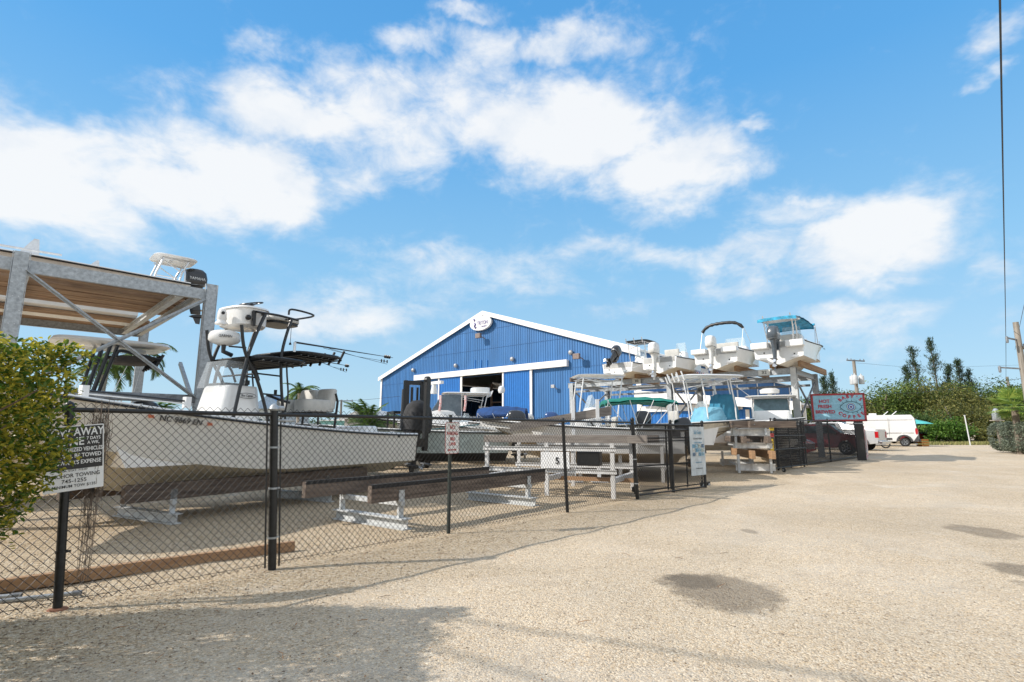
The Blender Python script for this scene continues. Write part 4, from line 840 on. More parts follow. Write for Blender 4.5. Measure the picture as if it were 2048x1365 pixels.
for (a, c) in (((0.1, ZS-.1), (LX-.1, 2.45)), ((LX-.1, ZS-.12), (.1, 2.45))):
    b = MB(); b.beam((a[0], -.10, a[1]), (c[0], -.10, c[1]), .012, .13, up=(0, 1, 0)) ; b.beam((a[0], -.06, a[1]), (c[0], -.06, c[1]), .09, .012, up=(0, 1, 0)); b.build('brace', galv, lr)
b = MB(); b.beam((-4.5, 0, 2.45), (LX, 0, 2.45), .14, .2); b.build('beam', galvd, lr, bevel=.03)
b = MB(); b.beam((LX, .1, 2.0), (LX, 2.4, 3.6), .08, .1); b.build('brace', galv, lr); b = MB(); b.beam((-.5, .05, ZS-.3), (-1.7, .05, 3.0), .09, .16); b.build('brace', galvl, lr)
b = MB(); b.lathe((LX/2, -.12, (ZS+2.45)/2-.02), (0, -1, 0), [(.04, 0), (.04, .03), (.001, .035)], 8); b.build('bolt', galv, lr)
def rackboat(name, label, loc, rz, L, B, D0, D1, **k):
    t = thing(name, label, 'boat', loc, rz); return t, hull(t, L, B, D0, D1, **k)
# boat on that rack: bow to the left, stern over the right end
def onL(x, y, z): return Ap+E2*x-E1*y+V((0, 0, z))
rzE2 = atan2(E2.y, E2.x)
t, s_ = rackboat('boat', 'white skiff atop the left rack with small top and black motor at its stern', onL(LX-.10, 2.75, ZS+.12), rzE2+pi, 7.2, 2.3, .54, .66, top=gelo)
outboard(t, -.1, 0, .60, .9, tilt=6, words='YAMAHA')
ttop(t, -.30, .85, .3, 1.45, 1.1, rods=0, xl=(.1, .6))
b = MB(); b.tube(catmull([(.1, .8, .6), (.12, .8, .95), (.1, .3, 1.0), (.1, .2, .6)], 4), .02, 6); b.tube(catmull([(.1, -.8, .6), (.12, -.8, .95), (.1, -.3, 1.0), (.1, -.2, .6)], 4), .02, 6); b.build('stern_rail', alu, t, smooth=True)
b = MB(); b.tube([(5.9, .3, .86), (2.9, .85, .76)], .03, 6); b.tube([(5.8, .1, .95), (3.1, .6, .82)], .02, 6); b.box((5.2, .3, .86), (.5, .25, .07)); b.build('anchor_pole', alu, t)
b = MB(); b.prism([(3.3, .3, .7), (3.75, .3, .7), (3.45, .3, 1.2), (3.35, .3, 1.2)], (0, .04, 0)); b.build('anchor_bracket', alu, t); b = MB(); b.prism([(2.0, .0, .65), (2.4, .0, .65), (2.1, .0, 1.0), (2.05, .0, 1.0)], (0, .04, 0)); b.build('anchor_bracket', alu, t)
t, s_ = rackboat('boat', 'white hull with a wide black stripe at the back of the left rack shelf', onL(LX-.6, 6.9, ZS+.05), rzE2+pi, 7.6, 2.3, .7, .85, top=gelw)
for sg in (1,):
    b = MB(); b.loft([[(s[4][0], sg*(s[4][1]+.02), s[4][2]+.02), (s[5][0], sg*(s[5][1]+.02), s[5][2])] for s in s_], closed=False, cap=False); b.build('stripe', blackp, t)
# centre console under the rack with black framed top
t = thing('boat', 'white centre console under the left rack with white hardtop on black legs', 'boat', (0, 0, 0))
cT = onL(LX-1.2, 2.2, .55); t.location = cT; t.rotation_euler = (0, 0, rzE2+pi)
ss = hull(t, 7.8, 2.5, 1.15, 1.5, top=gelw)
Mt2 = Matrix.Translation(cT) @ Matrix.Rotation(rzE2+pi, 4, 'Z'); M2i = Mt2.inverted()
def BT(px, py, yl):
    o = M2i @ V((0, 0, H)); d = M2i.to_3x3() @ ray(px, py); k = (yl-o.y)/d.y; return o+d*k
xa_, xb_ = BT(95, 690, 0).x, BT(333, 700, 0).x; zt_ = BT(230, 688, 0).z
m_ = MB(); cc = (xa_+xb_)/2; hl = abs(xa_-xb_)/2
m_.loft([sring((cc, 0, zt_-.12), hl*.93, .92, 28, 5), sring((cc, 0, zt_-.07), hl, 1.0, 28, 5), sring((cc, 0, zt_), hl*.97, .95, 28, 5)]); m_.build('hardtop', gelw, t, smooth=True, sharp=50)
for px0, px1 in ((178, 206), (192, 222), (203, 236)):
    for sg in (1, -1):
        a, c = BT(px0, 770, .6), BT(px1, 690, .7); m_ = MB(); m_.tube([(a.x+.25, sg*.55, 1.0), (a.x, sg*.62, a.z), (c.x, sg*.7, zt_-.12)], .042, 8); m_.build('top_leg', blackt, t, smooth=True)
m_ = MB(); a, c = BT(228, 712, .6), BT(318, 722, .6)
m_.tube(catmull([(a.x, .8, a.z-.05), (a.x-.1, .8, a.z+.12), ((a.x+c.x)/2, .8, a.z+.05), (c.x, .8, c.z)], 5), .04, 8); m_.tube(catmull([(a.x, -.8, a.z-.05), (a.x-.1, -.8, a.z+.12), ((a.x+c.x)/2, -.8, a.z+.05), (c.x, -.8, c.z)], 5), .04, 8)
m_.build('second_frame', blackt, t, smooth=True)
m_ = MB(); m_.loft([sring(((a.x+c.x)/2+.05, 0, a.z-.12), abs(a.x-c.x)/2*.8, .6, 20, 3), sring(((a.x+c.x)/2, 0, a.z+.02), abs(a.x-c.x)/2, .8, 20, 3)]); m_.build('storage_bag', mat('dark_fabric', (.05, .045, .045), .8), t, smooth=True)
for k in range(6): m_ = MB(); m_.tube([(c.x+.1, -.75+k*.3, c.z-.2), (c.x-.06, -.75+k*.3, c.z+.15)], .04, 8); m_.build('rod_holder', blackp, t, smooth=True)
console(t, BT(200, 790, 0).x, .9, .9, 1.2, .5); seat(t, BT(286, 800, 0).x, 1.1, .6); seat(t, BT(255, 790, 0).x, 1.1, .75)
antenna(t, BT(258, 820, -.4), BT(297, 683, -.4)); outboard(t, -.1, 0, 1.2, 1.0)
for (px, py, qx, qy, y_) in ((346, 775, 394, 692, 22), (262, 778, 282, 720, 23)):
    pass
# small boat far behind with tubular top and antennas
t = thing('boat', 'distant white boat with thin tube top seen under the left rack', 'boat', (-15.5, 25.5, gz(25)+.5), rzE2+pi)
hull(t, 6.5, 2.3, .9, 1.2); ttop(t, 2.2, 3.8, .5, 2.55, 1.3, thick=.03, rods=0); console(t, 3, .8, .7, 1.0); antenna(t, (3.2, .5, 1.3), (2.1, .5, 4.6), r=.02); antenna(t, (4.4, -.5, 1.3), (3.5, -.5, 4.2), r=.02)
E2, E1 = KE2, KE1; rzE2 = atan2(E2.y, E2.x)
# ------------------------------------------------------------------ right storage rack with four boats
R1 = G(1603, 923); R1.z = gz(R1.y); RZ = AT(1590, 737, R1.y).z-R1.z
rk = thing('boat_rack', 'grey steel rack holding four white boats aloft beside the blue building', 'boat rack', R1, atan2(-E1.y, -E1.x))
# local: +x along -E1 (away to the left), +y: rotate +90 -> -E2?; use explicit vectors instead
Mr = Matrix.Translation(R1) @ Matrix.Rotation(atan2(-E1.y, -E1.x), 4, 'Z'); Mri = Mr.inverted(); by = (Mri.to_3x3() @ E2); sy = 1 if by.y > 0 else -1
RD = 4.2*sy
xs_ = [0, 6.3, 12.8]
for x in xs_:
    for y in (0, RD):
        b = MB(); b.ibeam((x, y, -.05), (x, y, RZ+(.0 if x else .05)), .26, .28, .02, up=(0, 1, 0)); b.box((x, y, .015), (.45, .45, .03)); b.build('post', galvl if y == 0 and x == 0 else galv, rk)
    for (a, c) in ((0, RD), (RD, 0)): b = MB(); b.beam((x+.0, a, RZ-.35), (x+.0, c, RZ-2.6), .07, .07); b.build('brace', galvd, rk)
    b = MB(); b.ibeam((x, 0, RZ-.14), (x, RD, RZ-.14), .14, .24, .015); b.build('cross_beam', galv, rk)
for y in (0, RD):
    b = MB(); b.ibeam((-.15, y, RZ-.12), (xs_[-1]+.3, y, RZ-.12), .16, .30, .018, up=(0, 0, 1)); b.build('beam', galv, rk)
    b = MB(); b.beam((.2, y*.95, RZ-.55), (xs_[-1], y*.95, RZ-.52), .1, .12); b.build('beam', galvd, rk)
def rx_at(px): return (Mri @ (R1-E1*0)).x
def RPX(px, py):
    s, z = PL(px, py, R1, 311); return s, z
for px, nstr in ((1540-10, '32'), (1398, '31'), (1274, '30')):
    s, z = RPX(px, 752)
    b = MB(); b.box((s, -.095*sy, RZ-.12), (.55, .012, .26)); o = b.build('number_plate', mat('pale_plate', (.60, .62, .60), .5, dirt=.2), rk)
    text(nstr, .2, signk, rk, (s, -.104*sy, RZ-.12), Mri.to_3x3() @ E1, (0, 0, 1), name='bay_number', sx=1.2, bold=.003)
s, z = RPX(1425, 760); b = MB(); b.box((s-.2, -.11*sy, RZ-.36), (.8, .012, .16)); b.build('red_plate', mat('faded_red', (.55, .12, .12), .5), rk); text('2 PARK', .13, whitep, rk, (s-.2, -.118*sy, RZ-.36), Mri.to_3x3() @ E1, (0, 0, 1), name='bay_number', sx=.95)
# bunk timbers + boats
def bunks_for(cx, w=.75, boat=True):
    for q in (-w, w): b = MB(); b.box((cx+q, RD/2, RZ+.16), (.12, abs(RD)+1.3, .30)); b.build('bunk_board', woody, rk, bevel=.008)
cfg = []
for px in (1262, 1344, 1455, 1578):
    s, z = RPX(px, 745); cfg.append(s)
for s in cfg: bunks_for(s, .62)
s5, _ = RPX(1165, 770)
for q in (-.55, .15): b = MB(); b.box((s5+q, RD/2, RZ+.14), (.12, abs(RD)+2.2, .26)); b.build('bunk_board', woodo, rk, bevel=.008)
def rboat(i, label, L, B, D0, D1, fwd=1.55, lift=.24, **k):
    p = Mr @ V((cfg[i], 0, RZ+.3)); p = p-E2*fwd; t = thing('boat', label, 'boat', (p.x, p.y, p.z-lift), atan2(E2.y, E2.x), 'boats up on the right rack'); return t, hull(t, L, B, D0, D1, **k)
bm = dict(top=gelw, bot=mat('buff_bottom', (.66, .60, .50), .45, 0, .08, 3, dirt=.25))
t, s_ = rboat(3, 'rightmost boat on the steel rack, with blue canvas bimini and large grey motor', 6.3, 2.35, 1.05, 1.45, **bm); bowrail(t, s_)
outboard(t, -.25, 0, .92, 1.08, mat('motor_grey', (.07, .09, .11), .3, coat=.5), tilt=4, words='YAMAHA'); bimini(t, .1, 3.5, 1.7, .95, 2.35, mat('blue_canvas', (.04, .36, .58), .75, 0, .25, 5, .4, 9), legs=None, crown=.02, xm=2.6, edge=.03, thick=.09)
for q in (.9, -.9): b = MB(); b.tube([(3.2, q, 1.15), (3.5, q, 2.28), (4.3, q*.9, 1.3)], .016, 6); b.build('bimini_frame', alu, t, smooth=True)
b = MB(); b.tube([(3.5, -.9, 2.28), (3.5, .9, 2.28)], .06, 8); b.build('canvas_roll', MATS['blue_canvas'], t, smooth=True); ttop(t, .2, 1.3, .9, 2.25, 1.7, rods=2, xl=(.4, .9)); console(t, 2.6, 1.2, .8, 1.25); seat(t, 1.7, 1.3, .5)
text('FL 3297 MZ', .12, numk, t, (3.7, -1.17, 1.03), (1, 0, 0), (0, 0, 1), name='hull_number', sx=.85)
for q in (.75, -.75): b = MB(); b.box((-.12, q, .9), (.4, .75, .3)); b.build('swim_platform', gelw, t, bevel=.04)
t, s_ = rboat(2, 'third boat on the steel rack from the left, with folded black bimini and white motor', 5.9, 2.35, 1.0, 1.3, **bm); bowrail(t, s_)
outboard(t, -.2, 0, .88, 1.0, mat('motor_white', (.75, .75, .72), .3, coat=.4), tilt=4); bimini(t, 1.2, 3.0, 2.1, .95, 2.5, blackp, bundle=True); console(t, 3.0, 1.5, .7, 1.0, glassh=.5); seat(t, 1.6, 1.5, .4)
for q in (.75, -.75): b = MB(); b.box((-.12, q, .9), (.4, .75, .25)); b.build('swim_platform', gelw, t, bevel=.04)
t, s_ = rboat(1, 'second boat on the steel rack from the left, low white skiff with tall white motor', 5.6, 2.1, .85, 1.1, **bm)
outboard(t, -.2, 0, .85, 1.05, MATS['motor_white'], tilt=2); console(t, 2.9, .8, .7, 1.0, glassh=.55); seat(t, 1.9, .9, .4)
t, s_ = rboat(0, 'leftmost boat on the steel rack, with a small black T-top and tilted black motor', 5.4, 2.05, .75, 1.05, **bm)
outboard(t, -.1, .0, .95, .95, tilt=48); ttop(t, 2.1, 3.7, .4, 2.35, 1.5, topm=mat('top_canvas_black', (.02, .03, .035), .7), thick=.04, rods=3); console(t, 2.9, .75, .7, .95)
dark_fit = mat('fitting_black', (.02, .02, .02), .5)
for ob in [o for o in COL.objects if o.get('group') == 'boats up on the right rack']:
    hl = [c for c in ob.children if c.name.startswith('hull')][0] if False else [c for c in COL.objects if c.parent == ob and c.name.split('.')[0] == 'hull'][0]
    zs = [v.co for v in hl.data.vertices]; D = max(v.z for v in zs if v.x < .05); bw = max(abs(v.y) for v in zs if v.x < .05)
    for y, z, r in ((bw*.55, D*.55, .035), (-bw*.6, D*.42, .03), (bw*.2, D*.35, .025)): m_ = MB(); m_.lathe((0, y, z), (-1, 0, 0), [(r, 0), (r, .02), (.001, .022)], 10); m_.build('through_hull', dark_fit, ob)
    for sg in (1, -1): m_ = MB(); m_.box((-.03, sg*bw*.62, D*.33), (.04, .30, .02)); m_.box((-.10, sg*bw*.62, D*.27), (.16, .34, .012)); m_.build('trim_tab', alu, ob)
    for x_ in (.5, 3.0):
        for sg in (1, -1): m_ = MB(); m_.box((x_, sg*(bw-.02), D+.07), (.18, .03, .02)); m_.box((x_, sg*(bw-.02), D+.045), (.04, .03, .05)); m_.build('cleat', alu, ob)
    m_ = MB(); m_.tube([(-.12, .1, D+.1), (-.05, .25, D+.02), (.1, .3, D+.05)], .018, 6); m_.build('cable_hose', dark_fit, ob, smooth=True)
# ------------------------------------------------------------------ the blue boat barn
blue = mat('blue_steel', (.040, .165, .40), .45, .1, .10, .6, stretch=(2.2, 2.2, .22), dirt=.07); blued = mat('door_blue_steel', (.02, .165, .50), .4, .15, .05, 1.5)
trim = mat('white_trim', (.80, .80, .79), .5, 0, .03, 3); roofm = mat('white_roof', (.78, .78, .77), .5, .1, .04, 2)
Ev = 8.0; bR = V((12.8, 53.8, 0)); bL = V((-20.0, 82.2, 0)); 
WW = 5.42*Ev; bL = bR-E1*WW; bl_ = math.degrees(atan2(E1.x, E1.y))
barn = thing('building', 'long blue corrugated boat barn with white trim and a wide sliding door', 'building', (bL.x, bL.y, 0), atan2(E1.y, E1.x))
# local: x along E1 (left to right), y = rotate +90 from E1 = E2 direction
Zb, Zp = H+Ev, H+1.885*Ev; LENB = 60.0; g0 = .3
def FX(px, py): return PL(px, py, bL, bl_)
def zroof(s): return Zb+(Zp-Zb)*(1-abs(s-WW/2)/(WW/2))
dxa, dxb = FX(925, 800)[0], FX(1008, 800)[0]; dzt = FX(966, 747)[1]; 
def corr(mb, s0, s1, zb, zt, y0=0, pitch=.34, dep=.05, axis='x', X0=0):
    s = s0; rows = []
    while s < s1-1e-6:
        for f, d in ((0, 0), (.55, 0), (.68, -dep), (.87, -dep)):
            ss = s+f*pitch
            if ss < s1: rows.append((ss, d))
        s += pitch
    rows.append((s1, 0)); vs = []
    for (q, d) in rows:
        b_, t_ = (zb(q) if callable(zb) else zb), (zt(q) if callable(zt) else zt)
        if axis == 'x': vs += [(q, y0+d, b_), (q, y0+d, t_)]
        else: vs += [(X0-d, q, b_), (X0-d, q, t_)]
    mb.add(vs, [(2*i, 2*i+2, 2*i+3, 2*i+1) for i in range(len(rows)-1)])
m_ = MB(); corr(m_, 0, dxa, g0, zroof); corr(m_, dxa, dxb, dzt, zroof); corr(m_, dxb, WW, g0, zroof); m_.build('front_wall', blue, barn)
bluesh = blue
m_ = MB(); corr(m_, 0, LENB, g0, Zb, axis='y', X0=WW); corr(m_, 0, LENB, g0, Zb, axis='y', X0=0); m_.add([(0, LENB, g0), (WW, LENB, g0), (WW, LENB, Zb), (WW/2, LENB, Zp), (0, LENB, Zb)], [(0, 1, 2, 3, 4)]); m_.build('side_wall', blue, barn)
for sg, x0, x1 in ((1, -.35, WW/2), (-1, WW+.35, WW/2)):
    z0 = Zb-.35*(Zp-Zb)/(WW/2); m_ = MB(); m_.prism([(x0, -.35, z0+.05), (x1, -.35, Zp+.05), (x1, -.35, Zp+.25), (x0, -.35, z0+.25)], (0, LENB+.7, 0)); m_.build('roof', roofm, barn)
    m_ = MB(); m_.prism([(x0, -.42, z0-(.26 if sg > 0 else .42)), (x1, -.42, Zp-.26), (x1, -.42, Zp+.28), (x0, -.42, z0+(.28 if sg > 0 else .42))], (0, .068, 0)); m_.build('rake_trim', trim, barn)
m_ = MB(); m_.box((.12, -.10, (g0+Zb)/2), (.34, .12, Zb-g0-.1)); m_.build('corner_trim', trim, barn); m_ = MB(); m_.box((WW-.1, -.10, (g0+Zb)/2), (.5, .12, Zb-g0-.1)); m_.build('corner_trim', trim, barn)
for y in (10, 19, 28, 37, 46, 55): m_ = MB(); m_.box((WW+.10, y, (Zb+g0)/2), (.1, .3, Zb-g0-.2)); m_.build('downpipe', trim, barn)
# door header and sliding leaves
h0, h1 = FX(833, 757), FX(1138, 727); m_ = MB(); m_.prism([(h0[0], -.5, h0[1]-.35), (h1[0], -.5, h1[1]-.35), (h1[0], -.5, h1[1]+.38), (h0[0], -.5, h0[1]+.38)], (0, .45, 0)); m_.build('door_track', trim, barn)
def leaf(px0, px1, nm='sliding_door'):
    a, b = FX(px0, 800)[0], FX(px1, 800)[0]; m_ = MB(); corr(m_, a, b, g0, h0[1]-.35, y0=-.22, pitch=.34); m_.add([(a, -.2, g0), (b, -.2, g0), (b, -.2, h0[1]-.35), (a, -.2, h0[1]-.35)], [(0, 1, 2, 3)]); o = m_.build(nm, blued, barn)
    m_ = MB(); m_.box((a, -.24, (g0+h0[1])/2), (.22, .16, h0[1]-g0-.4)); m_.build('edge_trim', trim, o); m_ = MB(); m_.box((b, -.24, (g0+h0[1])/2), (.3, .16, h0[1]-g0-.4)); m_.build('edge_trim', trim, o)
leaf(880, 925); leaf(1009, 1065)
# panel laps, gutter and small wall details
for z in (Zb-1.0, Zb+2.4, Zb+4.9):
    s_a = WW/2*(max(0, z-Zb)/(Zp-Zb))+.4; m_ = MB(); m_.box((WW/2, -.056, z), (WW-2*s_a, .014, .035)); m_.build('panel_lap', mat('lap_blue', (.03, .13, .33), .5), barn)  # lap strips in a blue slightly darker than the wall
for k in range(3): m_ = MB(); m_.box((FX(951+12*k, 733)[0], -.075, FX(951+12*k, 732)[1]), (.1, .05, 1.5)); m_.build('wall_bracket', blued, barn)
# oval sign
so_ = FX(967, 648); M_ = frame((so_[0], -.62, so_[1]), (1, 0, 0), (0, 0, 1)); rx_, rz_ = abs(FX(989, 650)[0]-FX(947, 650)[0])/2, abs(FX(967, 634)[1]-FX(967, 663)[1])/2
m_ = MB(); m_.loft([sring((so_[0], -.62+.3*k, so_[1]), rx_*(1-.02*(k == 0)), rz_*(1-.02*(k == 0)), 40, 2, (1, 0, 0), (0, 0, 1)) for k in (0, .1, 1)]); sg_ = m_.build('oval_sign', trim, barn, smooth=True)
pur = mat('purple_letter', (.10, .09, .30), .5); text('TRITON', .72, pur, sg_, (so_[0]+.4, -.64, so_[1]-.02), (1, 0, 0), (0, 0, 1), sx=.72, ex=.01); text('MARINE', .26, pur, sg_, (so_[0]+.7, -.64, so_[1]-.5), (1, 0, 0), (0, 0, 1), sx=1.0, ex=.01)
m_ = MB(); x_, z_ = so_[0]-rx_*.55, so_[1]; m_.tube(catmull([(x_-.18, -.64, z_+.6), (x_+.08, -.64, z_+.5), (x_-.08, -.64, z_+.2), (x_+.2, -.64, z_-.05), (x_-.03, -.64, z_-.4), (x_+.18, -.64, z_-.6), (x_+.3, -.64, z_-.4)], 5), [.07+.05*sin(i*.5) for i in range(31)], 6); m_.build('emblem', pur, sg_)
# wall lamps
lampm = mat('lamp_housing', (.42, .43, .44), .5, .4); flood = mat('flood_brown', (.22, .17, .15), .5)
for px, py in ((829, 741), (914, 732), (1027, 719), (1144, 706)):
    a = FX(px, py); m_ = MB(); m_.lathe((a[0], -.05, a[1]), (0, -1, 0), [(.2, 0), (.27, .1), (.26, .32), (.16, .42), (.01, .45)], 14); m_.build('wall_lamp', lampm, barn, smooth=True)
for px, py, s1 in ((967, 674, 1), (1163, 715, 1), (1112, 774, .6)):
    a = FX(px, py); m_ = MB(); m_.beam((a[0]+.3*s1, -.05, a[1]-.3), (a[0]+.2*s1, -.8*s1, a[1]), .1, .1); m_.box((a[0], -.95*s1, a[1]), (.8*s1, .35*s1, .6*s1)); m_.build('floodlight', flood if s1 == 1 else lampm, barn, bevel=.03)
# things stored inside
ins = mat('stored_grey', (.22, .21, .20), .7)
for i, (x, z, L_b) in enumerate(((dxa+3, 3.2, 7), (dxa+6.5, 5.8, 8), (dxb-2, 1.4, 7), (dxa+2.5, 6.5, 7))):
    t = thing('boat', ['grey hull on the lower tier inside the barn door', 'grey hull on the top tier deep in the barn doorway', 'hull low on the right just inside the barn door', 'hull on the upper tier left inside the barn door'][i], 'boat', bL+E1*x+E2*(7+i)+V((0, 0, z)), atan2(-E2.y, -E2.x)); hull(t, L_b, 2.6, 1.1, 1.6, top=ins, bot=ins)
t = thing('storage_rack', 'dark steel tier rack standing just inside the barn doorway', 'rack', bL+E1*((dxa+dxb)/2)+E2*7, atan2(E1.y, E1.x))
for x in (-5, -1.7, 1.7, 5): m_ = MB(); m_.box((x, 0, 4.3), (.25, .25, 8)); m_.build('post', flood, t)
for z in (1.2, 3.1, 5.7): m_ = MB(); m_.box((0, 0, z), (10.2, .2, .2)); m_.build('beam', flood, t)
# lean-to annex along the right side of the barn
ax0 = bR; 
def AX(px, py): return PL(px, py, bR, bl_)
an = thing('building', 'low blue lean-to with long white roof edge at the right side of the barn', 'building', (bR.x, bR.y, 0), atan2(E1.y, E1.x))
w_an = AX(1610, 810)[0]; zr0 = AX(1281, 790)[1]; zr1 = AX(1600, 810)[1]
wl = AX(1500, 800)[0]
def zan(s): return zr0+(zr1-zr0)*s/w_an
m_ = MB(); corr(m_, .2, wl, .3, lambda s: zan(s)-.5, pitch=.34); m_.build('front_wall', blued, an)
m_ = MB(); corr(m_, 0, 12, .3, zan(wl)-.3, axis='y', X0=wl); m_.build('side_wall', blue, an)
m_ = MB(); m_.prism([(0, -1.2, zr0-.05), (w_an, -1.2, zr1-.05), (w_an, -1.2, zr1+.12), (0, -1.2, zr0+.3)], (0, 13, 0)); m_.build('roof', roofm, an)
m_ = MB(); m_.prism([(0, -1.3, zr0-.55), (w_an, -1.3, zr1-.5), (w_an, -1.3, zr1+.2), (0, -1.3, zr0+.35)], (0, .09, 0)); m_.build('fascia', trim, an)
q0, q1 = AX(1283, 819), AX(1486, 811); m_ = MB(); m_.prism([(q0[0], -.3, q0[1]-.3), (q1[0], -.3, q1[1]-.35), (q1[0], -.3, q1[1]+.25), (q0[0], -.3, q0[1]+.25)], (0, .22, 0)); m_.build('door_header', trim, an)
for px in (1284, 1352, 1420, 1497): a = AX(px, 840); m_ = MB(); m_.box((a[0], -.14, (q0[1]+.3)/2), (.3, .14, q0[1]-.9)); m_.build('door_frame', trim, an)
m_ = MB(); a = AX(1486, 815); m_.lathe((a[0]-.4, -.1, a[1]), (0, -1, 0), [(.2, 0), (.3, .2), (.2, .5), (.01, .55)], 12); m_.build('wall_lamp', lampm, an, smooth=True)
for y in (1, 6, 11): m_ = MB(); m_.box((w_an-.3, y, zr1/2), (.2, .2, zr1)); m_.build('post', trim, an)
# mural board on the shaded side wall
mu = thing('mural_board', 'pale picture board with red and blue figures on the barn side wall', 'sign', bR+E1*.4+E2*14+V((0, 0, 9)), rzE2)
m_ = MB(); m_.box((0, 0, -.9), (6, .1, 2.2)); m_.build('board', mat('mural_ground', (.62, .60, .58), .6, 0, .1, 3), mu)
for k in range(9): m_ = MB(); m_.prism([(-2.4+k*.6+.2*sin(q*1.3)*(1+.3*sin(k)), -.06, -1.6+q*.25) for q in range(6)]+[(-2.2+k*.6+.15*cos(q), -.06, -1.6+(5-q)*.25) for q in range(6)], (0, -.01, 0)); m_.build('figure', mat('mural_%d' % (k % 3), [(.45, .10, .14), (.10, .14, .40), (.16, .12, .12)][k % 3], .6), mu)
# ------------------------------------------------------------------ middle ground: boats, cradles, forklift
def mid(px, py, y): p = AT(px, py, y); return V((p.x, p.y, gz(y)))
# white sportfisher ahead of the barn
t = thing('boat', 'white express boat with radar and rocket launchers in front of the open barn door', 'boat', mid(905, 860, 27)+V((0, 0, .5)), rzE2+pi+R(38))
t.rotation_euler = (0, 0, atan2(-.2, -1)); p = mid(1035, 860, 27); t.location = (p.x, p.y, gz(27)+.4)
s_ = hull(t, 8.6, 2.8, 1.35, 1.9, top=gelw, fore=.55); m_ = MB(); m_.loft([sring((4.6, 0, 1.2), 1.7, 1.15, 24, 4), sring((4.3, 0, 2.0), 1.2, 1.0, 24, 4), sring((4.0, 0, 2.25), .9, .9, 24, 4)]); m_.build('cabin', gelw, t, smooth=True)
t.scale = (.9, .9, .86); ttop(t, 1.6, 4.2, 1.4, 3.25, 2.0, legm=whitep, rods=5); m_ = MB(); rbox(m_, (2.1, 0, 3.4), (1.0, 1.2, .3)); m_.build('life_raft', gelw, t, smooth=True)
m_ = MB(); m_.lathe((4.6, 0, 3.2), (0, 0, 1), [(.2, 0), (.14, .35), (.12, .5), (.01, .52)], 14); m_.box((4.6, 0, 3.8), (.2, 1.6, .16), rz=.5); m_.build('radar', gelw, t, smooth=True); m_ = MB(); m_.lathe((.9, 0, 3.3), (0, 0, 1), [(.15, 0), (.2, .15), (.15, .35), (.01, .42)], 14); m_.build('searchlight', gelw, t, smooth=True)
m_ = MB(); m_.prism([(4.9, -.9, 1.95), (4.9, .9, 1.95), (4.2, .8, 3.1), (4.2, -.8, 3.1)], (-.02, 0, 0)); m_.prism([(4.9, .9, 1.95), (4.2, .8, 3.1), (3.2, .8, 3.1), (3.2, .95, 1.95)], (0, -.02, 0)); m_.build('windshield', mat('smoked_acrylic', (.12, .15, .17), .15), t)
for y_ in (.55, -.55): outboard(t, -.1, y_, 1.4, 1.0, MATS['motor_white'])
for x_ in (3.0, 4.3): m_ = MB(); m_.tube(catmull([(x_, .95, 3.05), (x_, 1.02, 2.6), (x_+.05, 1.0, 2.2)], 4), .07, 6); m_.build('flag_roll', mat('red_white_cloth', (.6, .12, .1), .7, col2=(.7, .7, .68), scale=12), t, smooth=True)
# second long grey hull, flats boat beside it with blue bimini
t = thing('boat', 'white open boat with dark blue bimini low in front of the barn', 'boat', (0, 0, 0)); p = mid(1085, 860, 24); t.location = (p.x, p.y, gz(24)+.55); t.rotation_euler = (0, 0, atan2(.35, -1)+0)
t.rotation_euler = (0, 0, pi-.12); s_ = hull(t, 6.6, 2.3, .95, 1.25, top=gelw); bimini(t, .7, 2.8, 1.9, .95, 1.95, mat('navy_canvas', (.012, .06, .20), .7, 0, .2, 5), crown=.12); console(t, 3.4, 1.4, .6, .8, glassh=.4); seat(t, 1.5, 1.3, .3)
outboard(t, -.1, 0, 1.05, .9, mat('motor_blue', (.02, .07, .22), .3, coat=.4))
t = thing('boat', 'pale green-grey boat hull with black bottom stripe behind the no parking sign', 'boat', (0, 0, 0)); p = mid(1010, 880, 19.5); t.location = (p.x, p.y, gz(19)+.45); t.rotation_euler = (0, 0, pi+.12)
s_ = hull(t, 7.2, 2.4, 1.0, 1.3, top=mat('pale_green_gelcoat', (.50, .58, .56), .3, coat=.3), bot=mat('black_bottom', (.02, .02, .022), .6)); outboard(t, -.1, 0, 1.1, .95)
m_ = MB(); m_.tube([(1, 1.2, 1.25), (3.4, 1.1, 1.0), (6.2, .5, 1.12)], .02, 5); m_.build('dock_line', mat('teal_line', (.03, .14, .16), .6), t)
# forklift mast and body
fk = thing('forklift', 'black marina forklift with tall mast standing behind the long white boat', 'forklift', mid(827, 860, 21), R(25)); fk.scale = (1, 1, 1)
def fz(py): return AT(827, py, 21).z-gz(21)
zt = fz(762)
for x in (-.36, .36):
    m_ = MB(); m_.ibeam((x, 0, .2), (x, 0, zt), .12, .2, .03, up=(0, 1, 0)); m_.ibeam((x*.72, .0, .3), (x*.72, .0, zt-.1), .08, .14, .03, up=(0, 1, 0)); m_.build('mast', blackp, fk)
for z in (zt-.08, zt-1.0, 1.2): m_ = MB(); m_.box((0, .05, z), (.86, .1, .16)); m_.build('mast_cross', blackp, fk)
m_ = MB(); m_.beam((-.5, -.02, .4), (-.42, -.02, zt-.35), .09, .14); m_.build('lift_chain', mat('chain', (.10, .10, .10), .5, .5, .6, 60), fk)
for x in (-.08, .14): m_ = MB(); m_.tube([(x, .1, .3), (x, .1, zt-.25)], .05, 8); m_.build('lift_cylinder', blackp, fk)
m_ = MB(); rbox(m_, (0, 1.6, 1.0), (1.3, 2.0, 1.0), p=6); m_.build('body', mat('forklift_body', (.05, .05, .05), .5), fk, smooth=True); m_ = MB(); m_.box((0, 1.5, 2.2), (1.2, 1.3, .08))
